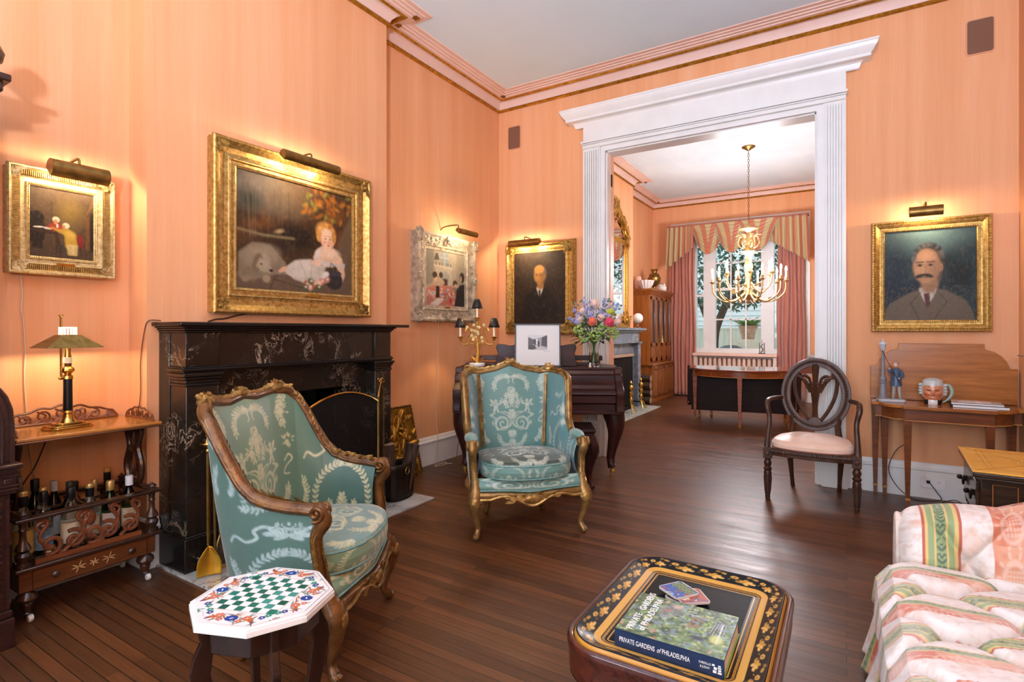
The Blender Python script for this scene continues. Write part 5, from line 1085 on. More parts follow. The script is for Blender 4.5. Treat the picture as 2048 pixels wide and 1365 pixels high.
# book on the tray
bx0, bx1, by0, by1, bz0, bz1 = -.52, -.247, 1.352, 1.578, .4492, .497
t = thing('book', 'large garden book with blue spine lying on the black tray', 'book', ((bx0+bx1)/2, (by0+by1)/2, bz0), radians(.5))
w, d, h = bx1-bx0, by1-by0, bz1-bz0; NAVY = mat('navy blue cloth', '12294a', '173156', rough=.5, sc=40)
MB().b2(-w/2+.001, w/2-.004, -d/2+.004, d/2-.004, .003, h-.003).build('pages', mat('book pages', 'd8d2c0', 'e9e4d6', rough=.8, sc=2, stretch=(1, 1, 300)), t, smooth=False)
MB().b2(-w/2, w/2, -d/2, -d/2+.003, 0, h).build('spine', NAVY, t, bevel=.001); MB().b2(-w/2, w/2, -d/2, d/2, 0, .003).build('back_cover', mat('green cover', '6f8a3a', '88a24a', rough=.5), t, smooth=False)
MB().b2(-w/2, w/2, -d/2, d/2, h-.003, h).build('front_cover', NAVY, t, smooth=False)
c = Cv(260, 215, '5f7a55'); nz = vnoise(c.X.shape, 9, 61, 5); c.put(nz*2.2-.6, '2f4a38', .85); c.put(vnoise(c.X.shape, 14, 62, 4)*2.6-1.1, '8fb070', .85); c.put(vnoise(c.X.shape, 22, 63, 3)*4-2.3, 'd0da9e', .75); c.put((vnoise(c.X.shape, 12, 64, 3)*4-2.3)*(c.X > .25)*(c.Y > .4), '9fb4b4', .85)
c.poly([(.58, .45), (.72, .5), (.72, .78), (.6, .72)], '8a7458', 2, .9); c.poly([(.68, .4), (.76, .42), (.8, .74), (.74, .74)], '8fb05a', 2, .95); c.poly([(.78, .42), (.92, .46), (.9, .78), (.83, .76)], '4a5648', 2, .8)
for q in range(5): c.line([(.8+q*.03, .42), (.83+q*.022, .76)], .006, 'c3c6bf', .8)
for i in range(60): c.ell(rr.uniform(0, 1), rr.uniform(0, 1), rr.uniform(.012, .04), rr.uniform(.015, .035), rr.choice(['35512c', '5f7f3c', 'a3b566', 'd0cf8e', '6b8a70', '233a22', 'c99a86']), rr.uniform(0, 3), .8, .6)
c.put(np.clip((vnoise(c.X.shape, 30, 66, 2)-.55)*6, 0, 1)*(c.Y > .25), '24392e', .8); c.put(np.clip((vnoise(c.X.shape, 18, 67, 3)-.58)*8, 0, 1), '7f97a8', .7); c.poly([(.3, .5), (.45, .62), (.5, .8), (.36, .9), (.26, .7)], '8a8f94', 4, .5); c.ell(.88, .35, .06, .09, 'c2cc78', 0, .6, .9); c.ell(.72, .28, .07, .05, '2b3f4a', 0, .5, .8); c.ell(.42, .86, .05, .05, 'c4a7a4', 0, .7, .7); c.ell(.35, .72, .05, .03, 'b07a68', .5, .7, .6)
p = picture('cover_photo', c, w-.002, d-.002, attr('glossy cover print', rough=.3, coat=.3), t); p.rotation_euler = (-pi/2, 0, 0); p.location = (0, 0, h+.0004)
WT = mat('white lettering', 'f2f2ee', rough=.5); TR = (0, 0, pi/2)
text_mesh('title_lettering', 'PRIVATE   GARDENS', .0265, WT, t, (-w/2+.034, -d/2+.016, h+.0008), TR, sx=.92); text_mesh('title_lettering', 'of PHILADELPHIA', .0265, WT, t, (-w/2+.062, -d/2+.026, h+.0008), TR, sx=.92)
SR = (pi/2, 0, 0)
text_mesh('spine_lettering', 'PRIVATE GARDENS', .0175, WT, t, (-w/2+.0126, -d/2-.0006, h*.5), SR, sx=.63); text_mesh('spine_lettering', 'of', .0175, WT, t, (-w/2+.111, -d/2-.0006, h*.5), SR, shear=.3, sx=.67); text_mesh('spine_lettering', 'PHILADELPHIA', .0175, WT, t, (-w/2+.1245, -d/2-.0006, h*.5), SR, sx=.6)
text_mesh('author_lettering', 'CARDILLO', .0075, WT, t, (-w/2+.214, -d/2-.0006, h*.6), SR, sx=.8); text_mesh('author_lettering', '& JUDAY', .0075, WT, t, (-w/2+.217, -d/2-.0006, h*.4), SR, sx=.8)
m = MB()
for x, z, a, b in ((0, 0, .008, .006), (.002, .008, .007, .006), (-.002, .016, .006, .004), (.011, 0, .009, .004), (.012, .006, .007, .004), (.011, .012, .008, .003), (.012, .017, .006, .003)): m.b2(-w/2+.247+x, -w/2+.247+x+a, -d/2-.0008, -d/2, h*.25+z, h*.25+z+b)
m.build('publisher_mark', WT, t, smooth=False)
text_mesh('cover_lettering', 'NICOLE JUDAY  ROB CARDILLO', .007, WT, t, (w/2-.03, -d/2+.06, h+.0008), TR)
# coasters
for k, (x, y, a, z, cols, lab) in enumerate(((-.425, 1.705, .35, 0, ('3a4a58', '8a9aa8', '2a3a44'), 'bottom coaster of the stack on the tray, slate blue'), (-.41, 1.712, .95, .0052, ('a84a3c', '3a5a8a', 'd8d0c0'), 'middle coaster of the stack on the tray, red edged'), (-.449, 1.722, .62, .0104, ('2a5aa8', '3f8a4a', 'c89a4a', 'b84a34', '7fb0d0'), 'topmost patterned coaster of the stack on the tray'))):
    t = thing('coaster', lab, 'coaster', (x, y, .4492+z), -a, 'coasters on the tray')
    MB().prism(rrect(.092, .092, .012), 0, .005, 'xy').build('base', mat('coaster cork', 'c9c3b8', rough=.6), t, smooth=False)
    c = Cv(60, 60, cols[0])
    for i in range(46): c.ell(rr.random(), rr.random(), rr.uniform(.04, .14), rr.uniform(.02, .07), rr.choice(cols), rr.uniform(0, 3), .3)
    if k == 2: c.poly([(.05, .5), (.95, .5), (.95, .95), (.05, .95)], '28503a', .3); [c.line([(.1+i*.11, .55), (.14+i*.11, .9)], .03, 'b8c878') for i in range(8)]
    p = picture('print', c, .084, .084, attr('glossy cover print'), t); p.rotation_euler = (-pi/2, 0, 0); p.location = (0, 0, .0053)
# ---- sofa
CR, GRN, DKG, YEL, RED, COR, LCOR = [np.array(H(q)) for q in ('eae3dc', '93a878', '566a5c', 'dac07c', 'b8604e', 'cc6a4c', 'e0a688')]
dmk = vnoise((400, 400), 34, 71, 3); dmk2 = vnoise((400, 400), 10, 72, 4)
LEAFT = Cv(120, 240, '000000')
for k in range(4):
    y = .12+k*.25
    for s in (-1, 1): lf(LEAFT, .5, y, .3, .09, pi/2-s*.9); lf(LEAFT, .5, y+.1, .24, .07, pi/2-s*.6); LEAFT.line([(.5+s*.1, y-.05), (.5+s*.3, y-.1), (.5+s*.2, y-.16)], .06, 'ffffff')
PAIS = Cv(160, 160, '000000')
PAIS.ell(.5, .5, .3, .36, 'ffffff'); PAIS.ell(.5, .48, .22, .27, '000000')
for i in range(30): PAIS.ell(.32+.075*(i % 6), .3+.085*(i//6), .03, .03, 'ffffff')
for k in range(10): a = k*.63; lf(PAIS, .5+.33*cos(a), .5+.38*sin(a), .13, .05, a)
def stripes(p, q, c0=.245):
    """chintz: p across the stripes, q along them, in metres"""
    T = .42; s = np.mod(p, T); o = np.zeros(np.shape(s)+(3,))+CR; d1 = sample(dmk, p*2.2, q*2.2); d2 = sample(dmk2, p*1.3, q*1.3)
    mx = lambda a, b, k: a*(1-k[..., None])+b*k[..., None]
    o = mx(o, np.array(H('d8c3b2')), np.clip((d1-.5)*6, 0, 1)*.6); o = mx(o, LCOR, np.clip((d2-.58)*6, 0, 1)*.5)
    def band(a, b, colr, o): return np.where(((s >= a) & (s < b))[..., None], colr, o)
    lt = np.clip(sample(LEAFT.a[..., 0], (s-.087)/.052, q/.16), 0, 1)
    g = mx(np.zeros_like(o)+GRN, DKG, lt*.9)
    for a, b, k in ((.06, .068, RED), (.068, .078, YEL), (.078, .148, g), (.148, .158, YEL), (.158, .166, RED), (.095, .1, YEL), (.126, .131, YEL)): o = band(a, b, k, o)
    pz = np.clip(sample(PAIS.a[..., 0], (s-.245)/.1, q/.15), 0, 1); cz = mx(mx(np.zeros_like(o)+COR, LCOR, np.clip((d2-.42)*4, 0, 1)), np.array(H('ead2c0')), pz*.55)
    o = band(c0, .345, cz, o)
    g2 = mx(np.zeros_like(o)+GRN, DKG, np.clip(sample(LEAFT.a[..., 0], (s-.353)/.034, q/.12+.3), 0, 1))
    for a, b, k in ((.345, .351, YEL), (.351, .382, g2), (.382, .388, YEL)): o = band(a, b, k, o)
    return o
CHINTZ = attr('striped chintz', rough=.55, sheen=.15, bump=.15, bsc=25, spec=.4)
t = thing('sofa', 'low tufted sofa in white, coral and green striped chintz with skirt', 'sofa', (0, 0, 0))
y1, y0s, xa, xb = 2.43, .75, .1, .86
def tuft(p, q, a, b):
    u, v = p/a, q/b; A = np.abs(np.sin(pi*(u+v))); B = np.abs(np.sin(pi*(u-v))); c = np.minimum(A, B); return 1-.4*np.exp(-(c/.2)**2)-.6*np.exp(-(A*A+B*B)/.22)
def seat(U, V):
    y = y1-(y1-y0s)*U; r = V*1.0; x = np.interp(r, [0, .09, .17, .24, .32, 1], [xa+.035, xa-.008, xa-.002, xa+.035, xa+.1, xb]); z = np.interp(r, [0, .09, .17, .24, .32, 1], [.24, .3, .375, .42, .432, .425])
    n = np.clip((r-.12)/.15, 0, 1); tf = tuft(y-y1+.1, x-.06, .3, .4); z = z+n*(.092*tf-.062); x = x-(1-n)*.012*tf
    e = np.clip(U/.05, 0, 1); return x+.0*e, y, z-.03*(1-e)**2
def sy(U, V):
    y = y1-(y1-y0s)*U; c = stripes(y*1.55-.16*V+.014*np.sin(V*14+U*9)+.2, V*.9+.2, .285); k = .05+.3*np.clip(vnoise(U.shape, 9, 75, 3)*2-.6, 0, 1)[..., None]; return c*(1-k)+np.array(H('efe8e2'))*k
sc0 = gsurf('seat', seat, 420, 260, CHINTZ, t, sy, flip=True)
BT = mat('covered button', 'd8c8b8', rough=.6)
for i in range(-1, 9):
    for j in range(5):
        y = y1-.1-.3*i*.5; x = .06+.4*(j*.5)
        if (i+j) % 2 == 0 and xa+.08 < x < xb and y0s < y < y1-.03: MB().ell((x, y, .352), (.012, .012, .008), 10).build('button', BT, sc0)
def arm(U, V):
    x = .165+(1.02-.165)*U; k = V*5; y = np.interp(k, [0, 1, 2, 3, 4, 5], [2.44, 2.43, 2.455, 2.54, 2.63, 2.64]); top = .605+.075*np.clip(U/.45, 0, 1)**1.2; z = np.where(k < 2, .36+(top-.03-.36)*k/2, np.where(k < 4, top-.03*np.abs(k-3)**2, top-.03-(top-.2)*(k-4)))
    tf = tuft(x-.06, z-.46, .3, .46); e = np.clip(1-U/.06, 0, 1); y = y-(k < 3)*(.06*tf-.025)+.05*e**2*(k < 3)-.05*e**2*(k > 3); sag = .02*np.abs(np.sin(pi*(x-.16)/.3))-.012
    return x+.02*e*np.sin(V*pi)*0, y, z+(k > 1.5)*(k < 4.5)*sag-.02*e**2
gsurf('arm', arm, 300, 170, CHINTZ, t, lambda U, V: stripes((1.02-.165)*U*.95+.0, V*.55))
MB().tube([(.166, 2.46+.07*(1-cos(a))*.9, .3+.28*sin(a)) for a in np.linspace(.0, pi, 20)], .012, 8).build('arm_end', mat('chintz cream', 'e2d6ca', 'd8bfae', rough=.6, sc=30), t)
def skirt(U, V):
    y = 2.62-(2.62-y0s)*U; w = np.sin(y*36)+.6*np.sin(y*61+1); return xa+.035-.05*V+.016*w*(.25+V)-.01, y, .255-.24*V
gsurf('skirt', skirt, 420, 40, CHINTZ, t, lambda U, V: stripes((2.62-(2.62-y0s)*U)*1.9, V*.26), solid=.004)
MB().b2(.14, 1.0, y0s+.01, 2.6, .05, .3).build('frame', LEGD, t, smooth=False)
def back(U, V): y = 2.42-(2.42-y0s)*U; k = V*3; return np.interp(k, [0, 1.4, 2, 3], [.84, .82, .9, 1.02]), y, np.interp(k, [0, 1.4, 2, 3], [.4, .68, .74, .7])+.015*tuft(y, k*.15, .3, .4)
gsurf('back', back, 160, 60, CHINTZ, t, lambda U, V: stripes(U*1.6, V*.5), flip=True)
# ================================================================ piano corner
PIANO = wood('piano mahogany', '26100c', '45201a', 0, 5, .42, .1, spec=.35)
PX_, PY_, PR_ = -2.351, 4.24, radians(28.2)
def onp(x, y, z=0): return (PX_+x*cos(PR_)-y*sin(PR_), PY_+x*sin(PR_)+y*cos(PR_), z)
t = thing('piano', 'dark mahogany baby grand piano with curved legs in the corner', 'piano', (PX_, PY_, 0), PR_)
ZT = .955
out = [(-.71, -.04), (.71, -.04), (.71, .3), (.66, .45), (.52, .58), (.38, .66), (.22, .78), (.05, .86), (-.15, .88), (-.3, .84), (-.5, .76), (-.66, .66), (-.71, .6)]
MB().prism(out, .6, ZT-.02, 'xy').build('case', PIANO, t, bevel=.006)
MB().prism([(x*1.012, y*1.012+.004) for x, y in out], ZT-.02, ZT, 'xy').build('lid', PIANO, t, bevel=.004)
m = MB().b2(-.69, .5, .22, .5, ZT, ZT+.02); m.b2(-.62, .6, .27, .4, ZT+.045, ZT+.09); m.b2(-.6, -.56, .28, .38, ZT+.02, ZT+.045); m.b2(.54, .58, .28, .38, ZT, ZT+.045); m.build('folded_lid_flap', PIANO, t, bevel=.004)
kp = [(.05, .93), (-.045, .93), (-.05, .895), (-.07, .885), (-.085, .855), (-.11, .825), (-.135, .81), (-.14, .775), (-.165, .765), (-.185, .745), (-.19, .73), (-.17, .72), (-.17, .655), (-.15, .645), (-.15, .575), (.05, .575)]
MB().prism(kp, -.67, .67, 'yz').build('fallboard', PIANO, t, bevel=.004)
MB().b2(-.74, .74, -.185, .1, .56, .59).build('key_bed', PIANO, t, bevel=.006)
MB().lathe([(0, 0), (.008, 0), (.006, .004), (0, .006)], (-.02, -.172, .69), 12, Matrix.Rotation(pi/2, 4, 'X')).build('lock', BRASS, t)
ck = [(.06, ZT-.0), (-.03, ZT), (-.045, .94), (-.05, .9), (-.075, .89), (-.08, .84), (-.12, .8), (-.165, .785), (-.2, .76), (-.205, .7), (-.19, .66), (-.2, .62), (-.2, .575), (.06, .575)]
for s in (-1, 1): MB().prism(ck, min(s*.67, s*.74), max(s*.67, s*.74), 'yz').build('cheek', PIANO, t, bevel=.008)
ds = [(0, 0), (.375, 0), (.375, .03), (.36, .07), (.352, .12), (.362, .15), (.37, .17), (.36, .195), (.335, .205), (.29, .2), (.24, .19), (.205, .195), (.18, .215), (.14, .225), (.1, .215), (0, .235)]
MB().prism(ds+[(-x, z) for x, z in ds[::-1][:-1]], .1, .118, 'xz', Matrix.Translation((-.02, 0, ZT))).build('music_desk', PIANO, t, bevel=.005)
for x, y in ((-.66, .02), (.66, .02), (-.2, .72)):
    s = 1 if x > 0 else -1
    P = bez([(x, y, .58), (x+s*.02, y-.02, .5), (x+s*.025, y-.03, .4), (x+s*.005, y-.015, .27), (x-s*.012, y, .16), (x-s*.01, y-.01, .1), (x-s*.0, y-.022, .07)], 24)
    l = MB().tube(P, [.1, .092, .078, .055, .042, .036, .036, .042], 14).build('leg', PIANO, t)
    MB().lathe([(0, .0), (.012, .0), (.012, .02), (.022, .025), (.022, .04), (.014, .05), (.02, .062), (0, .07)], (x, y-.012, 0), 14).build('castor', CAST, l)
m = MB()
for x in (-.12, .12): m.b2(x-.02, x+.02, .1, .14, .12, .58)
m.b2(-.16, .16, .06, .16, .1, .14); m.build('pedal_lyre', PIANO, t, bevel=.006)
# stool
c0 = onp(.27, -.3)
t = thing('piano_stool', 'dark carved piano stool pushed in behind the winged armchair', 'stool', c0, PR_)
MB().b2(-.2, .2, -.19, .19, .455, .485).build('seat', mat('dark leather', '1c1210', '2a1a16', rough=.35), t, bevel=.012)
MB().b2(-.19, .19, -.18, .18, .4, .455).build('apron', PIANO, t, bevel=.006)
for sx in (-1, 1):
    for sy in (-1, 1): MB().tube(bez([(sx*.165, sy*.155, .42), (sx*.19, sy*.18, .32), (sx*.165, sy*.155, .2), (sx*.15, sy*.14, .1), (sx*.165, sy*.155, .03), (sx*.18, sy*.17, .016)], 20), [.038, .04, .03, .022, .02, .026, .018], 10).build('leg', PIANO, t)
# framed photograph
P = onp(-.005, .03, ZT+.001)
t = thing('photo_frame', 'black framed black and white photograph in white mount, on the piano', 'picture', P, PR_)
t.rotation_euler = (radians(-8), 0, PR_)
W1, H1 = .415, .39
o = ring(MB(), W1-.024, H1-.024, [(0, .006), (0, .018), (.012, .018), (.012, 0), (0, 0)]).build('frame', mat('black frame', '111011', '1a1918', rough=.35), t, smooth=False); o.location = (0, 0, H1/2)
MB().b2(-W1/2+.01, W1/2-.01, -.008, -.001, .01, H1-.01).build('mount', mat('white mount board', 'e6e4df', rough=.8), t, smooth=False)
c = Cv(150, 118, '8d8d8b'); c.poly([(0, .1), (.28, .42), (.28, .72), (0, .85)], '3a3a3a', 1); c.poly([(0, 0), (1, 0), (1, .12), (.5, .3), (.3, .4), (.0, .1)], 'b5b4b0', 2); c.poly([(.7, .3), (1, .2), (1, 1), (.72, .85)], '2b2b2b', 1); c.poly([(.25, .72), (.72, .85), (1, 1), (0, 1), (0, .88)], 'c9c9c5', 1)
c.poly([(.1, .3), (.32, .36), (.45, .1), (.25, .02), (.0, .05), (0, .3)], '1d1d1d', 1); c.poly([(.52, .2), (.5, .5), (.52, .62), (.58, .62), (.6, .45), (.58, .18)], '151515', 1); c.ell(.55, .66, .028, .04, '8a8a88'); c.poly([(.28, .4), (.28, .68), (.36, .72), (.42, .6), (.4, .3)], '1c1c1c', 1); c.ell(.34, .7, .035, .045, '2e2e2d'); c.poly([(.42, .35), (.42, .75), (.5, .75), (.48, .4)], 'dededb', 1)
p = picture('photograph', c, .172, .135, attr('silver print', rough=.35), t); p.location = (0, -.0088, H1*.56)
m = MB(); m.tube([(.05+i*.006, -.0088, H1*.36+.004*sin(i*1.7)) for i in range(12)], .0007, 4); m.build('signature', mat('ink', '3a3a40'), t)
# candelabrum
t = thing('candelabrum', 'gilt flower candelabrum lamp with three black shades on white marble base', 'lamp', onp(-.565, .12, ZT), PR_)
MB().lathe([(0, 0), (.07, 0), (.074, .006), (.074, .022), (.066, .03), (0, .03)], n=28).build('base', MARB, t)
m = MB()
for k in range(34): a = rnd.uniform(0, TAU); e = rnd.uniform(.3, 1.2); m.leaf((.012*cos(a), .012*sin(a), .03), (cos(a), sin(a), e), rnd.uniform(.08, .13), .012, (cos(a)*-e, sin(a)*-e, 1), .25)
m.build('leaf_clump', CAST, t)
m = MB().tube(bez([(0, 0, .03), (.006, 0, .15), (-.006, .005, .28), (0, 0, .42), (0, 0, .47)], 20), [.02, .016, .009, .008, .01], 10)
for s in (-1, 1): m.tube(bez([(0, 0, .22), (s*.05, 0, .2), (s*.09, -.0, .24), (s*.06, .0, .33), (s*.09, 0, .345), (s*.11, 0, .32)], 26), .0065, 6); m.tube(bez([(s*.05, 0, .27), (s*.09, 0, .205), (s*.14, 0, .2), (s*.157, 0, .255)], 20), .007, 8)
st = m.build('stem', CAST, t); m = MB()
for k in range(60): a = rnd.uniform(0, TAU); r = rnd.uniform(.015, .06); z = rnd.uniform(.16, .44); m.leaf((r*cos(a), r*sin(a)*.7, z), (cos(a), sin(a)*.7, rnd.uniform(-.4, .8)), rnd.uniform(.018, .035), .014, (0, 0, 1), .3)
m.build('leaves', CAST, t); m = MB()
for k in range(16):
    a = rnd.uniform(0, TAU); r = rnd.uniform(.03, .1); z = rnd.uniform(.2, .38); c = Vector((r*cos(a), r*sin(a)*.5-.02, z))
    for j in range(5): m.ell(c+Vector((.009*cos(j*1.26), -.004, .009*sin(j*1.26))), (.007, .004, .007), 6)
m.build('porcelain_flowers', mat('pale gilt flowers', 'bfa468', 'dcc792', rough=.35, metal=.45), t)['kind'] = 'stuff'
SHB = mat('black card shade', '141312', '1e1c1b', rough=.45); CANDLE = mat('ivory candle tube', 'efe4cb', rough=.5)
for x, z in ((-.157, .255), (.157, .255), (0, .43)):
    o = MB().lathe([(.0, -.02), (.012, -.02), (.016, 0), (.03, .014), (.036, .016), (.02, .02), (0, .02)], (x, 0, z), 16).build('candle_cup', CAST, t)
    MB().lathe([(0, .02), (.0105, .02), (.0105, .105), (0, .105)], (x, 0, z), 12).build('candle', CANDLE, t)
    MB().ell((x, 0, z+.13), (.012, .012, .022), 10).build('bulb', BULB, t)
    gsurf('shade', lambda U, V: (x+(.054-.029*V)*np.cos(TAU*U), (.054-.029*V)*np.sin(TAU*U), z+.1+.088*V), 28, 4, SHB, t, wu=True, solid=.0015)
# vase of flowers
t = thing('flower_vase', 'clear glass vase of mixed pink, blue and green flowers on the piano', 'vase', onp(.5, .03, ZT), PR_)
MB().lathe([(0, .0), (.048, .0), (.05, .01), (.046, .035), (.042, .06), (.044, .14), (.056, .22), (.064, .245), (.06, .245), (.052, .22), (.04, .14), (.038, .065), (.03, .04), (0, .035)], n=28).build('glass', glass('vase glass', 'f6faf6', rough=.03), t)
MB().lathe([(0, .042), (.03, .042), (.036, .066), (.039, .13), (0, .13)], n=20).build('water', glass('water', 'eef4e6', ior=1.33), t)
GRS = mat('green stems', '3f5a24', '6c8a3a', rough=.6); DKL = mat('dark green leaves', '1f3d1c', '39602c', rough=.5, sc=20); LTL = mat('light green hydrangea', '8fae4e', 'b9d07a', rough=.6, sc=30); EUC = mat('grey green eucalyptus', '5a6e5a', '83947c', rough=.6)
m = MB(); heads = []
for k in range(26): a = k*2.4; r = .05+.15*((k*37) % 26)/26; top = (r*cos(a)*1.15, r*sin(a)*.7, .34+.2*(1-r/.22)+rnd.uniform(-.03, .06)); heads.append(top); m.tube(bez([(.024*cos(a+2), .024*sin(a+2), .045), (.01*cos(a), .01*sin(a), .2), (top[0]*.5, top[1]*.5, .3), top], 12), .0028, 5)
m.build('stems', GRS, t); m = MB()
for k in range(120): a = rnd.uniform(0, TAU); r = rnd.uniform(.02, .15); z = rnd.uniform(.22, .46); m.leaf((r*cos(a), r*sin(a)*.75, z), (cos(a), sin(a)-.2, rnd.uniform(-.5, .5)), rnd.uniform(.05, .095), rnd.uniform(.03, .05), (0, 0, 1), .3)
m.build('dark_leaves', DKL, t); m = MB()
for x, y, z in ((-.14, -.06, .34), (.13, -.07, .36), (.0, -.1, .28), (.17, -.02, .3), (-.09, -.09, .27), (.05, -.1, .33)):
    for k in range(44): a = rnd.uniform(0, TAU); b = rnd.uniform(-1, 1); r = .045*sqrt(1-b*b); m.ell((x+r*cos(a), y+r*sin(a), z+.045*b), (.011, .011, .008), 6)
m.build('hydrangea', LTL, t)
def rose(p, r, nm, mt):
    m = MB(); p = Vector(p)
    for L in range(4):
        for k in range(5+L): a = k*TAU/(5+L)+L; q = r*(.25+.22*L); d = Vector((cos(a), -.55+.2*L*.0, sin(a))); m.ell(p+Vector((q*cos(a), -.012+.009*L, q*sin(a))), (r*.42, r*.12, r*.42), 8, d.to_track_quat('Y', 'Z').to_matrix().to_4x4())
    m.ell(p+Vector((0, -.014, 0)), (r*.3, r*.2, r*.3), 8); m.build(nm, mt, t)
COR_, PNK_, BLS_ = mat('coral petals', 'e2604c', 'f08a70', rough=.6, sc=60), mat('hot pink petals', 'd63a5c', 'ea5a70', rough=.6, sc=60), mat('blush petals', 'ecc3b0', 'f4d8ca', rough=.6, sc=60)
rose((-.025, -.13, .405), .038, 'coral_rose', COR_); rose((.125, -.12, .4), .04, 'pink_rose', PNK_); rose((.05, -.13, .44), .03, 'blush_rose', BLS_); rose((.0, -.05, .56), .045, 'blush_rose', BLS_); rose((-.13, -.09, .43), .035, 'blush_rose', BLS_); rose((.2, -.06, .4), .032, 'blush_rose', BLS_); rose((-.1, -.08, .5), .03, 'blush_rose', BLS_)
rose((.14, -.1, .49), .034, 'lime_flower', mat('lime petals', 'b4c23a', 'cbd65a', rough=.6)); m = MB()
for (x0, z0), (x1, z1), n in (((-.05, .42), (-.1, .63), 26), ((-.02, .42), (-.04, .6), 22), ((-.14, .4), (-.25, .44), 18), ((-.12, .42), (-.2, .54), 18), ((.05, .45), (.09, .62), 20), ((.1, .46), (.16, .57), 18), ((.12, .46), (.22, .58), 18)):
    m = MB()
    for k in range(n): q = k/n; m.ell((x0+(x1-x0)*q+rnd.uniform(-.016, .016), -.08+rnd.uniform(-.02, .02), z0+(z1-z0)*q+rnd.uniform(-.012, .012)), (.012*(1.2-q*.6), .008, .012*(1.2-q*.6)), 6)
    m.build('delphinium', mat('blue violet petals', '7d86c4', 'b3b0d8', rough=.6, sc=60), t)
m = MB()
for k in range(70): a = rnd.uniform(0, TAU); r = rnd.uniform(.1, .24); q = rnd.uniform(.38, .6); m.leaf((r*cos(a), r*sin(a)*.5, q), (cos(a), -.3, rnd.uniform(-.2, .6)), .028, .022, (0, -1, .3), .1)
m.build('eucalyptus', EUC, t)['kind'] = 'stuff'; m = MB()
for k in range(70): a = rnd.uniform(0, TAU); r = rnd.uniform(0, .2); m.ell((r*cos(a), -.1+rnd.uniform(-.03, .05), rnd.uniform(.3, .55)), .005, 5)
m.build('filler_buds', mat('white buds', 'd8ccd0', 'efe6e4', rough=.7), t)['kind'] = 'stuff'
# ================================================================ right side: oval-back chair, console, games table
OCW = wood('dark carved mahogany', '301a10', '5e3a26', 2, 7, .38, .08, spec=.4)
t = thing('oval_back_armchair', 'carved oval back wooden armchair with peach silk seat beside the doorway', 'armchair', (-.22, 4.74, 0), radians(-1.5))
def seatf(U, V):
    a = U*TAU; e = 3.4; c, s = np.cos(a), np.sin(a); R = 1/(np.abs(c)**e+np.abs(s)**e)**(1/e); r = np.interp(V, [0, .05, .2, .35, 1], [1.0, 1.03, 1.03, .96, 0]); z = np.interp(V, [0, .05, .2, .35, .6, 1], [.395, .4, .425, .45, .478, .49])
    x = .285*r*R*c; y = .225*r*R*s; return x*(1-.22*(y+.2)/.45), y-.03*np.cos(np.clip(x/.29, -1, 1)*pi/2)*(y < 0)*(-y/.22), z
gsurf('seat', seatf, 120, 50, mat('peach silk', 'eec6aa', 'f5dac6', rough=.42, sc=7, sheen=.3, bump=.15, bsc=60), t, wu=True)
u = np.linspace(0, 1, 60, False); x, y, z = seatf(u, u*0+.02); MB().tube(list(zip(x, y, z)), .006, 6, True).build('piping', mat('peach piping', 'd89a80', rough=.5), t)
rp = [(-.285, -.2, .365), (-.15, -.235, .365), (0, -.248, .365), (.15, -.235, .365), (.285, -.2, .365), (.255, .0, .365), (.185, .2, .365), (-.185, .2, .365), (-.255, 0, .365)]
m = MB()
for i in range(9):
    a, b = Vector(rp[i]), Vector(rp[(i+1) % 9]); d = b-a; m.box((a+b)/2, (d.length+.01, .04, .06), atan2(d.y, d.x))
ro = m.build('seat_rail', OCW, t, bevel=.006); m = MB()
for i in range(4):
    a, b = Vector(rp[i]), Vector(rp[i+1])
    for k in range(12): q = a.lerp(b, k/12); m.ell((q.x, q.y-.022, .368), (.008, .005, .014), 6)
m.build('rail_carving', OCW, ro)
tp2 = [(0, 0), (.014, 0), (.019, .012), (.016, .03), (.02, .034), (.0205, .05), (.026, .17), (.028, .2), (.022, .212), (.029, .222), (.029, .232), (.02, .242), (.026, .26), (.028, .275), (.02, .295), (.025, .31), (0, .312)]
for s in (-1, 1):
    l = MB().lathe(tp2, (s*.288, -.2, .0), 16).build('leg', OCW, t); m = MB()
    for k in range(10): a = k*TAU/10; m.tube([(s*.288+.019*cos(a), -.2+.019*sin(a), .055), (s*.288+.0265*cos(a), -.2+.0265*sin(a), .17)], .004, 5)
    m.build('fluting', OCW, l); MB().box((s*.288, -.2, .35), (.058, .058, .085)).lathe([(0, 0), (.02, 0), (.014, .004), (.016, .008), (0, .01)], (s*.288, -.229, .35), 12, Matrix.Rotation(pi/2, 4, 'X')).build('corner_block', OCW, l, bevel=.006)
    MB().tube(bez([(s*.185, .2, .37), (s*.18, .21, .28), (s*.17, .235, .12), (s*.165, .275, .0)], 14), [.03, .027, .02, .015, .017], 12).build('leg', OCW, t)
    # arms
    m = MB().tube(bez([(s*.235, .23, .73), (s*.275, .12, .735), (s*.3, -.02, .735), (s*.303, -.09, .725), (s*.302, -.118, .69), (s*.285, -.125, .6), (s*.29, -.16, .48), (s*.292, -.19, .4), (s*.29, -.2, .36)], 44), [.016, .017, .018, .02, .02, .017, .019, .024, .027], 10); m.build('arm', OCW, t)
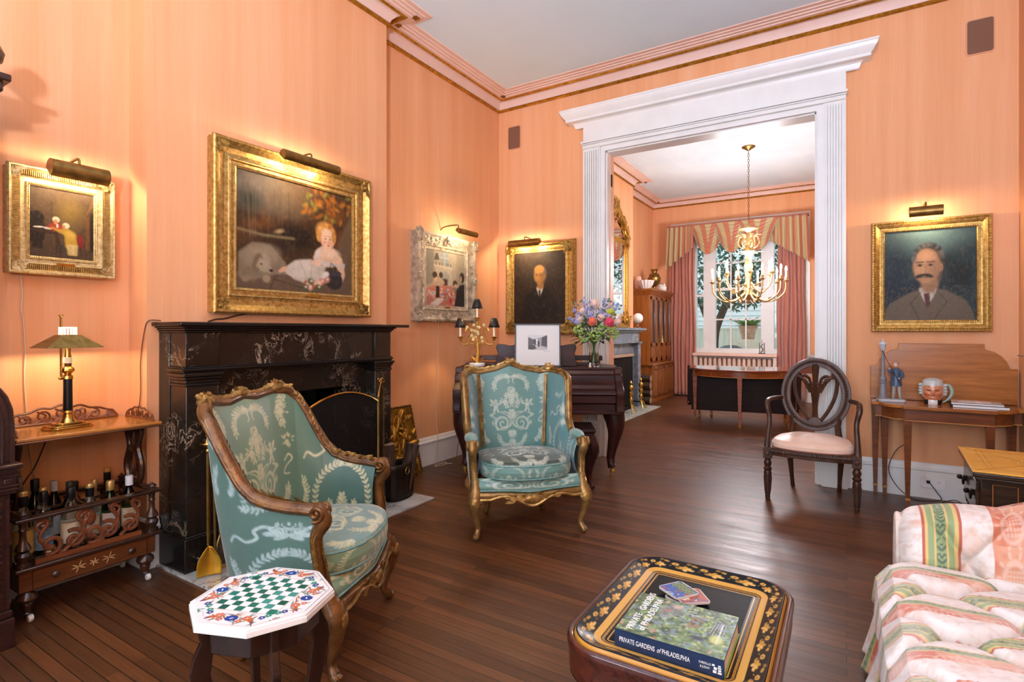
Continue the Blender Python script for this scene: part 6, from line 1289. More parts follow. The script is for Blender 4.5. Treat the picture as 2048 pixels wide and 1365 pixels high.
# oval back, tilted
B0 = Matrix.Translation((0, .235, .77)) @ Matrix.Rotation(radians(-7), 4, 'X'); ov = lambda a, k=1: (.215*k*cos(a), .26*k*sin(a))
E_ = lambda x, z, y=0: B0 @ Vector((x, y, z))
V = []; F = []
pr_ = [(-.035, 0), (-.033, -.016), (-.012, -.02), (.0, -.014), (.012, -.02), (.028, -.018), (.032, 0), (.03, .016), (-.03, .016)]
for i in range(64):
    a = TAU*i/64
    for d, y in pr_: V.append(E_((.215+d)*cos(a), (.26+d)*sin(a), y))
n = len(pr_); F = [(i*n+k, i*n+(k+1) % n, ((i+1) % 64)*n+(k+1) % n, ((i+1) % 64)*n+k) for i in range(64) for k in range(n)]
o = MB().add(V, F).build('oval_frame', OCW, t, ang=50); m = MB()
for i in range(70): a = TAU*i/70; m.ell(E_(.215*cos(a), .26*sin(a), -.02), .0065, 6)
m.build('bead_carving', OCW, o)
def splat(pts, r, nm='splat_rib'): return MB().tube([E_(x, z, y) for x, z, y in pts], r, 8).build(nm, OCW, t)
m = MB()
for k in range(7): q = (k-3)/3; m.tube([E_(p.x, p.z, -.004) for p in bez([(q*.018, 0, -.2), (q*.014, 0, -.1), (q*.028, 0, .02), (q*.045, 0, .085)], 14)], .0065, 6)
m.tube([E_(0, z) for z in np.linspace(.05, .24, 6)], [.016, .018, .022, .026, .028], 8); m.ell(E_(0, .085), (.05, .016, .014), 10); m.build('centre_splat', OCW, t)
MB().prism([(.055*cos(a), .055*sin(a)) for a in np.linspace(0, pi, 16)], -.018, .014, 'xz', B0 @ Matrix.Translation((0, 0, -.235))).build('fan_base', OCW, t, bevel=.006)
for s in (-1, 1):
    m = MB()
    for d in (-.007, .007): m.tube([E_(p.x, p.z) for p in bez([(s*.03+d, 0, .01), (s*.07+d, 0, .09), (s*.13+d, 0, .16), (s*.165+d, 0, .19)], 16)], .0085, 6)
    m.build('splat_rib', OCW, t); m = MB()
    for d in (-.006, .006): m.tube([E_(p.x, p.z) for p in bez([(s*.035+d, 0, -.215), (s*.09+d, 0, -.13), (s*.135+d, 0, -.02), (s*.15+d, 0, .08), (s*.142+d, 0, .14), (s*.12+d, 0, .175)], 22)], .009, 6)
    m.build('splat_rib', OCW, t); m = MB().tube([E_(p.x, p.z) for p in bez([(s*.03, 0, .05), (s*.042, 0, .12), (s*.075, 0, .145), (s*.105, 0, .135)], 14)], [.008, .012, .014, .008], 6)
    for k in range(5): m.leaf(E_(s*(.045+k*.014), .1+k*.01, -.01), (s, 0, rnd.uniform(-.6, .6)), .035, .018, (0, -1, 0), .2)
    m.ell(E_(s*.07, .1, -.005), .012, 8); m.build('acanthus', OCW, t)
    MB().tube([E_(s*.165, -.175), E_(s*.155, -.24), (s*.17, .2, .4)], [.024, .022, .026], 10).build('back_post', OCW, t)
# ---- console / card table
CON = wood('console mahogany', '552a12', '8a4c24', 0, 5, .3, .25, mid=.48); CONT = wood('console top', '8a4c1c', 'c47c38', 0, 5, .25, .25, mid=.48); INL = mat('boxwood inlay', 'b0702e', 'c98a44', rough=.4)
t = thing('console_table', 'mahogany card table open against the wall on tapered legs', 'table', (.598, 5.165, 0))
hf = [(0, .435), (.256, .435), (.256, .395), (.262, .393), (.31, .378), (.35, .345), (.375, .31), (.388, .275), (.392, .258), (.436, .258)]
def half(k=1): return [(-.436, 0), (.436, 0)]+[(x, z*k) for x, z in hf[::-1]]+[(-x, z*k) for x, z in hf[1:]]
MB().prism(half(), -.022, -.004, 'xz', Matrix.Translation((0, 0, .748))).build('raised_leaf', CONT, t, bevel=.003)
MB().prism([(x, -y-.004) for x, y in half()], .722, .745, 'xy').build('top', CONT, t, bevel=.004)
ins = [(x*.945, -.004-y*.93) for x, y in half()]; MB().prism(ins, .635, .722, 'xy').build('apron', CON, t, bevel=.002)
m = MB().prism([(x*1.004, y*1.004) for x, y in ins], .637, .643, 'xy'); m.build('stringing', INL, t, smooth=False)
for x, y in ((-.405, -.035), (-.345, -.06), (.4, -.035), (-.225, -.372), (.225, -.372)):
    l = MB().taper((x, y, 0), (x, y, .722), .0115, .026).build('leg', CON, t, bevel=.002); MB().taper((x, y, .062), (x, y, .078), .0145, .015).build('inlay_band', INL, l, smooth=False)
    m = MB()
    for k in (-.012, 0, .012): m.b2(x+k-.002, x+k+.002, y-.0272, y-.026, .64, .715)
    m.build('stringing', INL, l, smooth=False)
# lamplighter figurine
t = thing('figurine', 'porcelain figurine of a lamplighter beside a street lamp on console table', 'figurine', (.285, 4.985, .7455), radians(10))
GREY = mat('grey glazed porcelain', '74727a', '8c8a90', rough=.3); PALE = mat('pale blue porcelain', 'a8b4be', 'c3ccd2', rough=.25); BLUE = mat('slate blue glaze', '3c5068', '566c84', rough=.3); SKINP = mat('porcelain skin', 'd9c0b0', rough=.3); BREECH = mat('grey breeches glaze', '9a948c', 'b0aaa2', rough=.3)
MB().prism(oc(.085, .06, .015), 0, .02, 'xy').build('base', PALE, t, bevel=.004)
MB().lathe([(0, .02), (.034, .02), (.03, .04), (.024, .05), (.022, .135), (.027, .14), (.027, .15), (.022, .155), (.026, .17), (.024, .18), (.014, .19), (.013, .3), (.009, .36), (.008, .375), (.014, .38), (0, .38)], (-.05, 0, 0), 16).build('lamp_post', GREY, t)
m = MB().lathe([(0, .38), (.012, .38), (.024, .43), (0, .43)], (-.05, 0, 0), 6); m.build('lantern', PALE, t, smooth=False); MB().lathe([(.03, .43), (.026, .438), (.012, .452), (.006, .458), (.008, .465), (0, .472)], (-.05, 0, 0), 8).build('lantern_cap', PALE, t)
m = MB().lathe([(0, .115), (.038, .118), (.036, .15), (.028, .2), (.03, .235), (.018, .252), (0, .256)], (.035, .005, 0), 16); m.tube(bez([(.01, -.0, .235), (-.012, -.02, .225), (-.015, -.025, .245)], 8), [.013, .011, .009], 8); m.tube(bez([(.06, 0, .235), (.07, -.02, .195), (.045, -.035, .18)], 8), [.013, .012, .009], 8); m.build('coat', BLUE, t)
for s, x in ((-1, .02), (1, .052)): MB().tube(bez([(x, 0, .13), (x+s*.002, -.004, .08), (x+s*.006, 0, .03)], 8), [.014, .012, .009], 8).ell((x+s*.008, -.012, .027), (.01, .02, .008), 8).build('leg', BREECH, t)
m = MB().ell((.03, -.004, .276), (.016, .018, .02), 12); m.ell((.014, -.008, .276), (.006, .004, .005), 6); m.ell((-.014, -.026, .248), .007, 6); m.ell((.043, -.038, .178), .007, 6); m.build('head', SKINP, t); MB().ell((.036, 0, .29), (.019, .02, .01), 10).build('cap', mat('pinkish cap glaze', '9a8a90', 'b8a8a8', rough=.3), t)
MB().tube([(.055, -.04, .13), (.02, -.036, .2), (-.03, -.025, .31), (-.06, -.02, .39)], .002, 6).build('pole', mat('black wire', '181818', rough=.4), t)
# character jug: a generic bewigged head
t = thing('character_jug', 'ceramic jug shaped as an old man in a grey wig on the console table', 'jug', (.535, 4.97, .7455), radians(-4))
def headf(U, V):
    a = U*TAU; z = .17*V; r = np.interp(V, [0, .12, .2, .3, .45, .6, .75, .88, 1], [.05, .052, .05, .06, .068, .069, .068, .064, .055]); f = np.cos(a+pi/2) ; x = r*np.sin(a); y = -r*np.cos(a)*.92
    fr = np.clip(np.cos(a), 0, 1); b = .016*np.exp(-((a-0)/.12)**2-((V-.5)/.09)**2)+.016*np.exp(-((a-TAU)/.12)**2-((V-.5)/.09)**2); aw = np.where(a > pi, a-TAU, a)
    b = b+.006*np.exp(-((np.abs(aw)-.55)/.25)**2-((V-.45)/.08)**2)-.007*np.exp(-((np.abs(aw)-.38)/.16)**2-((V-.585)/.035)**2)+.006*np.exp(-((np.abs(aw)-.4)/.25)**2-((V-.64)/.025)**2)-.005*np.exp(-(aw/.35)**2-((V-.355)/.012)**2)+.006*np.exp(-(aw/.25)**2-((V-.27)/.04)**2)
    return x+b*np.sin(aw), y-b*np.cos(aw), z
def headc(U, V):
    a = U*TAU; aw = np.where(a > pi, a-TAU, a); o = np.zeros(U.shape+(3,))+np.array(H('d08a62')); P = lambda m, c: np.where(m[..., None], np.array(H(c)), o)
    o = P((np.abs(np.abs(aw)-.6) < .3) & (np.abs(V-.43) < .07), 'c96a48'); o = P((np.abs(np.abs(aw)-.38) < .17) & (np.abs(V-.585) < .012), '4a342a'); o = P((np.abs(np.abs(aw)-.4) < .26) & (np.abs(V-.645-.05*(np.abs(aw)-.4)) < .014), '8a5a44'); o = P((np.abs(aw) < .3) & (np.abs(V-.355) < .01), '9a4434')
    o = P(V < .2, '1c1c20'); o = P((V < .2) & (np.abs(aw) < .55), 'e6e2dc'); o = P((np.abs(aw) > 1.0) & (V > .3) | (V > .76+.05*np.abs(np.sin(aw*3))), 'c2c6c4'); o = P((V < .3) & (np.abs(aw) > 1.2), '1c1c20'); return o
gsurf('head', headf, 130, 110, attr('glazed ceramic', rough=.2, coat=.4), t, headc, wu=True)
WIG = mat('grey white glaze', 'aeb4b2', 'd2d6d2', rough=.25); m = MB().ell((0, .006, .162), (.062, .056, .03), 16)
for s in (-1, 1):
    for k in range(4): m.ell((s*(.068+.003*(k % 2)), -.004, .075+k*.021), (.017, .02, .012), 10)
m.build('wig', WIG, t); MB().tube(bez([(.055, .03, .14), (.095, .02, .135), (.11, .0, .09), (.09, -.01, .045), (.055, -.02, .015)], 18), [.008, .013, .012, .009, .003], 8).build('quill_handle', mat('green grey glaze', '7f9a88', 'a2b5a4', rough=.25), t)
# books on the console
def flat_book(label, loc, rz, w, d, h, cov, top=None):
    t = thing('book', label, 'book', loc, rz, 'books on the console table'); MB().b2(-w/2+.002, w/2-.003, -d/2+.002, d/2-.003, .002, h-.002).build('pages', mat('white pages', 'e6e6e4', 'f0efec', rough=.7, sc=2, stretch=(1, 1, 300)), t, smooth=False)
    m = MB(); m.b2(-w/2, w/2, -d/2, d/2, 0, .002); m.b2(-w/2, w/2, -d/2, d/2, h-.002, h); m.b2(-w/2, -w/2+.002, -d/2, d/2, 0, h); m.build('cover', cov, t, smooth=False)
    if top: MB().b2(-w/2+.004, w/2-.004, -d/2+.004, d/2-.004, h, h+.0006).build('jacket_picture', top, t, smooth=False)
flat_book('large dark book with white pages lying on the console table', (.785, 4.93, .7455), radians(-3), .3, .23, .02, mat('black book cover', '1c1b1e', '2a2a30', rough=.35))
flat_book('thinner book lying on the large dark book on console', (.77, 4.925, .7662), radians(-5), .28, .21, .014, mat('grey book cover', '46464a', '5a585a', rough=.35), mat('mixed jacket print', '8a6a5a', 'd8ccc2', rough=.3, sc=16))
t = tag(MB().prism([(-.1, -.05), (.08, -.06), (.1, .03), (-.06, .05)], 0, .004, 'xy').build('leaflet', mat('pinkish leaflet', 'c9a898', 'e6dcd6', rough=.4, sc=14), smooth=False), 'pale folded leaflet on top of the console books', 'leaflet'); t.location = (.76, 4.92, .7812)
# glass shelf on the right wall, just in frame
t = thing('glass_shelf', 'end of a thin glass shelf on the right hand wall at the frame edge', 'shelf', (1.05, 4.7, 1.108)); MB().b2(-.062, 0, -.25, .235, 0, .007).build('pane', mat('green shelf glass', '2f4a40', 'dce6dc', rough=.1, sc=1), t, smooth=False); MB().b2(-.02, 0, -.2, .2, -.012, 0).build('bracket', mat('pale bracket', 'd8cfc0', rough=.5), t, smooth=False)
# ---- marquetry games table
ROSE = wood('dark rosewood', '1e130e', '46301f', 0, 6, .25, .5); MARQ = wood('golden satinwood top', 'e8a030', 'fcc85a', 0, 5, .3, .2)
t = thing('games_table', 'marquetry envelope card table with golden top behind the sofa', 'table', (.745, 3.29, 0), radians(-3))
MB().prism([(-.27, .3), (-.27, -.285), (.26, -.285), (.26, .3)], .672, .68, 'xy').build('top', MARQ, t, bevel=.002)
MB().b2(-.268, .258, -.283, .298, .65, .672).build('top_edge', ROSE, t, bevel=.005); MB().b2(-.24, .235, -.255, .27, .44, .64).build('case', ROSE, t, bevel=.004); MB().b2(-.262, .252, -.277, .292, .64, .65).build('moulding', ROSE, t, bevel=.003)
d = MB().b2(-.252, -.24, -.22, .235, .46, .62).build('drawer', ROSE, t, bevel=.002)
for y in (-.13, .15):
    MB().ell((-.257, y, .55), (.006, .022, .016), 10).tube([(-.262, y+.02*cos(a), .55-.028*sin(a)) for a in np.linspace(0, pi, 12)], .005, 6).ell((-.275, y, .555), .012, 8).build('drop_handle', mat('dark bronze', '1f1a16', '3a3028', rough=.35, metal=.7), d)
m = MB(); Z = .6803
for a, b in (((-.26, .29), (-.03, -.02)), ((-.26, -.275), (-.03, -.02)), ((.25, .29), (-.03, -.02)), ((.25, -.275), (-.03, -.02))): m.tube([(a[0], a[1], Z), (b[0], b[1], Z)], .0009, 4)
for k in (.06, .08): m.tube([(-.27+k, -.285+k, Z), (-.27+k, .3-k, Z), (.26-k, .3-k, Z), (.26-k, -.285+k, Z)], .0009, 4, True)
m.build('stringing', mat('dark stringing', '9a5c1c', rough=.4), t); m = MB()
for k in range(60): a = rnd.uniform(0, TAU); r = rnd.uniform(.01, .09); m.leaf((.0+r*cos(a)*1.4, .02+r*sin(a), Z), (cos(a*3), sin(a*2), 0), .022, .009, (0, 0, 1), 0)
for sx, sy in ((-.2, 0), (.18, .0), (0, .2), (0, -.2)):
    for k in range(16): a = rnd.uniform(0, TAU); r = rnd.uniform(.0, .035); m.leaf((sx+r*cos(a), sy+r*sin(a)*1.6, Z), (cos(a*3), sin(a*2), 0), .018, .007, (0, 0, 1), 0)
m.build('marquetry_flowers', mat('pale marquetry', 'e8c070', 'f2d88c', rough=.3), t)
m = MB()
for x0, x1 in ((-.2, -.12), (-.06, .22)): m.tube([(x0, -.2556, .46), (x1, -.2556, .46), (x1, -.2556, .62), (x0, -.2556, .62)], .0014, 4, True)
m.build('panel_stringing', INL, t); MB().b2(-.06, -.035, -.2885, -.28, .642, .672).build('hinge', BRASS, t, bevel=.002)
for sx in (-.215, .21):
    for sy in (-.23, .245): l = MB().taper((sx, sy, 0), (sx, sy, .45), .014, .024).build('leg', ROSE, t, bevel=.002); MB().b2(sx-.03, sx+.03, sy-.03, sy+.03, .42, .445).build('collar', ROSE, l, bevel=.005)
# ================================================================ dining room beyond the doorway
BLUEM = marble('blue grey marble', '59616b', '7b858e', 'b9bfc2', 6, .03, .25, .5)
t = thing('fireplace', 'blue grey marble fireplace surround in the dining room with brass andirons', 'fireplace', (-3.15, 8.17, 0))
for y in (-.72, .58): o = MB().b2(0, .2, y-.0, y+.14, 0, 1.1).build('pilaster', BLUEM, t, bevel=.006); MB().b2(0, .22, y-.012, y+.152, 1.06, 1.1).build('capital', BLUEM, o, bevel=.004)
MB().b2(0, .17, -.72, .72, 1.1, 1.26).build('frieze', BLUEM, t); MB().b2(0, .225, -.74, .74, 1.08, 1.1).build('moulding', BLUEM, t, bevel=.004); MB().b2(0, .26, -.8, .86, 1.285, 1.325).build('shelf', BLUEM, t, bevel=.006); MB().b2(0, .22, -.75, .76, 1.255, 1.285).build('bed_moulding', BLUEM, t, bevel=.006)
MB().b2(0, .12, -.58, .58, .86, 1.08).b2(0, .12, -.58, -.45, 0, .86).b2(0, .12, .45, .58, 0, .86).build('lintel_panel', BLUEM, t, smooth=False)
MB().b2(-.35, -.33, -.55, .38, 0, 1).b2(-.33, 0, -.55, -.53, 0, 1).b2(-.33, 0, .36, .38, 0, 1).b2(-.33, 0, -.55, .38, .93, .95).build('firebox', mat('sooty brick', '120e0b'), t, smooth=False)
MB().b2(0, .5, -.84, .86, 0, .012).build('hearth', marble('pale hearth marble', 'a8b0a8', 'd2d6cc', '5a6258', 10, .05, .35, .42), t, bevel=.002)
andiron((-2.83, 8.05, .013), 'left tall brass andiron on dining room hearth', .5, 'andirons at the dining room fireplace', pi/2)
andiron((-2.86, 8.62, .013), 'right tall brass andiron on dining room hearth by the logs', .5, 'andirons at the dining room fireplace', pi/2)
t = thing('fire_screen', 'black pleated mesh fire screen with pale top bar in the dining room', 'fire screen', (-2.98, 8.0, .013)); gsurf('mesh_curtain', lambda U, V: (.01*np.cos(U*150), -.55+1.1*U, .85*V), 220, 3, mat('black mesh', '1c1a18', rough=.6, metal=.3), t); MB().b2(-.02, .03, -.56, .56, .85, .9).build('top_bar', mat('pale brass bar', 'c9a888', 'd8bfa6', rough=.3, metal=.6), t, bevel=.006)
for k, (y, z, lab) in enumerate(((9.2, .075, 'bottom log of the stack beside the dining room hearth'), (9.22, .205, 'second log up in the stack beside the dining room hearth'), (9.2, .33, 'third log up in the stack beside the dining room hearth'), (9.21, .45, 'top log of the stack beside the dining room hearth'))):
    t = thing('log', lab, 'log', (-3.3, y, z), 0, 'stacked logs in the dining room'); R90 = Matrix.Rotation(pi/2, 4, 'Y'); o = [(.062*cos(a)*(1+.1*sin(3*a+k)), .06*sin(a)*(1+.08*cos(4*a))) for a in np.linspace(0, TAU, 18, False)]
    MB().prism(o, 0, .42, 'xy', R90).build('bark', BARK, t); MB().prism([(x*.95, q*.95) for x, q in o], .42, .422, 'xy', R90).build('cut_face', CUT, t, smooth=False)
# gilt mirror
t = thing('mirror', 'tall carved gilt mirror over the dining room mantel', 'mirror', (-3.15, 8.17, 1.33), pi/2)
MB().b2(-.47, .47, -.02, -.012, .08, 1.75).build('glass', mat('silvered mirror', 'f2f4f4', rough=.02, metal=1), t, smooth=False)
o = ring(MB(), .92, 1.3, [(0, .012), (0, .03), (.02, .035), (.03, .05), (.06, .055), (.08, .04), (.095, 0), (0, 0)]).build('frame', CAST, t, ang=25); o.location = (0, 0, .72)
arch = bez([(-.5, -.04, 1.38), (-.5, -.04, 1.55), (-.36, -.04, 1.72), (-.18, -.04, 1.8), (0, -.04, 1.86), (.18, -.04, 1.8), (.36, -.04, 1.72), (.5, -.04, 1.55), (.5, -.04, 1.38)], 50); m = MB().tube(arch, .035, 8)
for k in range(300):
    p = arch[rnd.randrange(50)]; a = rnd.uniform(0, TAU); m.leaf(p+Vector((rnd.uniform(-.03, .03), -.02, rnd.uniform(-.03, .05))), (cos(a), -.3, sin(a)+.3), rnd.uniform(.05, .11), .035, (0, -1, 0), .4)
for k in range(60): a = rnd.uniform(0, pi); m.leaf((rnd.uniform(-.12, .12), -.05, 1.88+rnd.uniform(0, .12)), (cos(a), -.2, sin(a)+.4), .12, .045, (0, -1, 0), .4)
for s in (-1, 1):
    m2 = MB().tube([(s*.5+q, -.05, 1.42+w) for q, w in spiral(0, 0, .01, .07, 0, 1.5, 22)], .014, 6); m2.build('corner_scroll', CAST, t); m2 = MB().ell((s*.5, -.045, .12), (.04, .02, .06), 8)
    for k in range(24): m2.leaf((s*.5+rnd.uniform(-.04, .04), -.05, .1+rnd.uniform(-.06, .12)), (rnd.uniform(-1, 1), -.3, rnd.uniform(-1, 1)), .07, .03, (0, -1, 0), .3)
    m2.build('corner_leaves', CAST, t)
m.build('carved_crest', CAST, t)
t = thing('glass_globe', 'clear glass globe on a stem on the dining room mantel shelf', 'ornament', (-2.97, 8.8, 1.3255)); MB().lathe([(0, 0), (.05, 0), (.045, .012), (.012, .025), (.016, .05), (.01, .07), (.02, .085), (0, .09)], n=18).build('stem', glass('pressed glass', 'f2f0ea', rough=.08), t); MB().ell((0, 0, .165), (.085, .085, .085), 20).build('globe', mat('ribbed pale glass', 'e6ded2', 'f2ece2', rough=.15, sc=1, stretch=(30, 30, .5), coat=.3), t)
# glazed bookcase cabinet
OAK = wood('golden brown cabinet wood', '7a4216', 'a9672c', 2, 5, .32, .35)
t = thing('china_cabinet', 'golden brown wooden cabinet with glazed upper doors in the dining room', 'cabinet', (-3.16, 10.06, 0))
MB().b2(-.22, .26, -.68, .68, .0, .07).b2(-.22, .25, -.67, .67, .07, .66).build('base', OAK, t, bevel=.006); MB().b2(-.22, .275, -.7, .7, .66, .7).build('waist_moulding', OAK, t, bevel=.008)
MB().b2(-.22, .2, -.64, .64, .7, 1.92).build('upper_case', OAK, t, bevel=.004); MB().sweep([(0, 1.92), (.01, 1.92), (.03, 1.95), (.05, 1.99), (.06, 2.0), (.06, 2.03), (0, 2.03)], [(-.22, -.64, 0), (.2, -.64, 0), (.2, .64, 0), (-.22, .64, 0)]).b2(-.22, .21, -.65, .65, 1.92, 2.03).build('cornice', OAK, t)
DG = mat('dark cabinet glass', '2b2c2c', '3c3f40', rough=.08, sc=6)
for k in range(4):
    y0 = -.62+k*.312; y1 = y0+.3
    d = MB().b2(.2, .222, y0, y0+.05, .73, 1.89).b2(.2, .222, y1-.05, y1, .73, 1.89).b2(.2, .222, y0, y1, .73, .8).b2(.2, .222, y0, y1, 1.0, 1.06).b2(.2, .222, y0, y1, 1.84, 1.89).b2(.2, .21, y0+.05, y1-.05, .8, 1.0).build('upper_door', OAK, t, bevel=.003); MB().b2(.2, .208, y0+.05, y1-.05, 1.06, 1.84).build('pane', DG, d, smooth=False)
    d = MB().b2(.25, .268, y0-.01, y0+.04, .1, .64).b2(.25, .268, y1-.04, y1+.01, .1, .64).b2(.25, .268, y0, y1, .1, .15).b2(.25, .268, y0, y1, .59, .64).b2(.25, .262, y0+.06, y1-.06, .17, .57).build('lower_door', OAK, t, bevel=.003); MB().ell((.275, y1-.03 if k % 2 == 0 else y0+.03, .4), .012, 8).build('knob', BRASSD, d)
m = MB().tube([(.235, -.02, 1.3), (.24, -.02, 1.2)], .004, 6); m.lathe([(0, 1.06), (.024, 1.06), (.018, 1.13), (.006, 1.16), (.014, 1.18), (0, 1.2)], (.24, -.02, 0), 12); m.build('key_tassel', mat('gold tassel', 'b9924a', 'd2ae66', rough=.7, sc=60), t)
CT = 2.031
t = thing('samovar', 'brass samovar on top of the china cabinet', 'samovar', (-3.06, 10.0, CT)); MB().lathe([(0, 0), (.07, 0), (.07, .02), (.03, .04), (.03, .07), (.06, .1), (.1, .14), (.12, .2), (.12, .24), (.09, .27), (.1, .285), (.08, .31), (.05, .33), (.05, .36), (.07, .39), (.06, .4), (0, .4)], n=24).build('body', BRASSD, t)
for s in (-1, 1): MB().tube(bez([(0, s*.11, .27), (0, s*.17, .28), (0, s*.17, .22), (0, s*.12, .2)], 12), .008, 6).build('handle', BRASSD, t)
MB().tube([(.1, 0, .13), (.17, 0, .12), (.17, 0, .09)], .009, 8).build('spout', BRASSD, t)
CRY = mat('cut crystal', 'd9cfc6', 'f4ece4', rough=.12, sc=45, coat=.6)
for nm, lab, x, y, r, h in (('crystal_bowl', 'wide cut crystal bowl at the front of the cabinet top', -3.1, 9.62, .15, .16), ('crystal_jar', 'small round crystal jar right of the samovar on the cabinet', -3.0, 10.3, .08, .15), ('crystal_vase', 'pinkish clear vase on the cabinet close to the wall', -3.28, 9.75, .07, .26)):
    t = thing(nm, lab, nm.split('_')[1], (x, y, CT)); o = gsurf('glass', lambda U, V: ((r*np.interp(V, [0, .12, .5, 1], [.45, .5, .8, 1] if 'bowl' in nm else [.6, .9, 1, .6])*(1+.05*np.cos(U*TAU*14)))*np.cos(U*TAU), (r*np.interp(V, [0, .12, .5, 1], [.45, .5, .8, 1] if 'bowl' in nm else [.6, .9, 1, .6])*(1+.05*np.cos(U*TAU*14)))*np.sin(U*TAU), h*V), 112, 14, CRY if nm != 'crystal_vase' else mat('blush glass', 'e0b498', 'e9c4aa', rough=.12), t, wu=True, solid=.006); MB().lathe([(0, 0), (r*.5, 0), (r*.5, .006), (0, .006)], n=20).build('foot', CRY, t)
# curtains, valance
CURT = mat('dusty rose silk curtain', 'b5705c', 'c4826c', rough=.55, sc=6, stretch=(3, 3, .3), sheen=.3)
def curtain(label, x0, x1, flare):
    def f(U, V): w = .035*np.sin(U*TAU*7)+.015*np.sin(U*TAU*11+1); return x0+(x1-x0)*U+flare*(1-V)*(U-.5)+.01*np.sin(V*9+U*5), 10.83+w*(.8+.3*(1-V)), .02+3.2*V
    o = gsurf('curtain', f, 240, 40, CURT, solid=.003); tag(o, label, 'curtain', 'rose curtains at the dining room window')
curtain('left rose silk curtain beside the china cabinet', -3.0, -2.52, .06); curtain('right rose silk curtain behind the chandelier', -1.06, -.63, .03)
SA, SB, SD = [np.array(H(q)) for q in ('b8a274', 'b96a50', '8f7a4e')]
def vstripe(p): s = np.mod(p, .2); return np.where(((s > .11) & (s < .18))[..., None], SB, np.where(((s > .1) & (s < .11) | (s > .18) & (s < .19))[..., None], SD, SA))
VAL = attr('striped silk', rough=.5, sheen=.25)
t = thing('valance', 'swagged valance in gold and coral striped silk over the dining window', 'valance', (0, 10.72, 0))
MB().b2(-3.02, -.56, -.04, .12, 3.3, 3.34).build('pelmet_board', mat('rose pelmet', 'b5705c'), t, smooth=False)
for k, xc in enumerate((-2.22, -1.8, -1.36)):
    def sw(U, V, xc=xc, k=k): a = 2*U-1; d = .1+.42*(1-a*a)*V+.06*V; return xc+a*(.34-.05*V), -.07-.02*k-.05*np.sin(pi*U)*(.4+V)-.012*np.sin(V*52+6*np.abs(a))*(.3+V), 3.3-d+.1*(1-V)
    gsurf('swag', sw, 90, 110, VAL, t, lambda U, V: vstripe((U-.5)*(.62+.25*V)+.05+V*.08*np.sign(U-.5)))
for s, xa_, xb_, z0, z1 in ((-1, -3.0, -2.5, 2.46, 2.86), (1, -1.16, -.57, 2.88, 2.46)):
    def jb(U, V): return xa_+(xb_-xa_)*U+s*.03*(1-V)*(U if s > 0 else 1-U), -.09+.035*np.sin(U*TAU*5)*(1.2-.6*V), 3.3-(3.3-(z0+(z1-z0)*U)-.02*np.abs(np.sin(U*TAU*5)))*(1-V)
    gsurf('jabot', jb, 160, 30, VAL, t, lambda U, V: vstripe(U*1.15+.02), solid=.003)
# radiator under the window
t = thing('radiator', 'white column radiator with peach painted shelf under the dining window', 'radiator', (-1.8, 10.84, 0)); RADM = mat('cream radiator paint', 'd9bfae', 'e3cdbd', rough=.4)
for k in range(17): MB().tube([(-.69+k*.0865, 0, .1), (-.69+k*.0865, 0, .74), (-.69+k*.0865, .02, .77)], [.03, .03, .02], 10).build('column', RADM, t)
MB().b2(-.72, .72, -.02, .02, .1, .16).b2(-.72, .72, -.02, .02, .56, .6).build('manifold', RADM, t, bevel=.01); MB().b2(-.74, .74, -.1, .13, .8, .855).build('shelf', mat('peach shelf paint', 'e6bda4', 'ecc9b3', rough=.4), t, bevel=.008)
for x in (-.7, .7): MB().b2(x-.03, x+.03, -.06, .0, .0, .8).build('shelf_bracket', RADM, t, smooth=False)
t = thing('iron_figure', 'small black openwork iron figure on the radiator shelf', 'ornament', (-1.32, 10.84, .8555)); m = MB().b2(-.055, .055, -.02, .02, 0, .012); m.tube([(-.04, 0, 0), (-.04, 0, .2), (.04, 0, .2), (.04, 0, 0)], .006, 6); m.tube(bez([(-.02, 0, .02), (.02, 0, .08), (-.015, 0, .13), (.02, 0, .18)], 12), .008, 6); m.tube([(0, 0, .2), (0, 0, .26)], .004, 6); m.build('openwork', IRON, t)
# dining table, leaves down
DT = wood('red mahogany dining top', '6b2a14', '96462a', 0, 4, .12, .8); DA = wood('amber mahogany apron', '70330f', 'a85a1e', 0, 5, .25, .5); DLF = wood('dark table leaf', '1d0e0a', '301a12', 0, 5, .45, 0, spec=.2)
t = thing('dining_table', 'round ended mahogany dining table with its leaves hanging down', 'table', (-1.24, 8.03, 0), radians(9))
el = lambda a, b, n=40: [(a*cos(q), -b*sin(q)) for q in np.linspace(0, pi, n)]
MB().prism([(.68, .34)]+el(.68, .62)+[(-.68, .34)], .745, .768, 'xy').build('top', DT, t, bevel=.005); MB().prism([(.64, .3)]+el(.64, .57)+[(-.64, .3)], .665, .745, 'xy').build('apron', DA, t, ang=40)
MB().prism([(.645, .3)]+el(.645, .575)+[(-.645, .3)], .665, .672, 'xy').build('stringing', INL, t, ang=40)
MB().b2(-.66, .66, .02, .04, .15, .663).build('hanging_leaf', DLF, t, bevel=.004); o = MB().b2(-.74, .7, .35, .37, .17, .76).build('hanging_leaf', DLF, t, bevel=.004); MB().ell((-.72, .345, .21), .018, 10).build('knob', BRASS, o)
for x, y in ((-.02, -.54), (-.6, -.1), (.58, -.12), (-.56, .22), (.56, .22), (-.4, .3)):
    l = MB().taper((x, y, .05), (x, y, .67), .016, .03).build('leg', DA, t, bevel=.002); MB().lathe([(0, 0), (.014, 0), (.016, .02), (.02, .03), (.02, .06), (0, .06)], (x, y, 0), 12).build('castor', CAST, l)
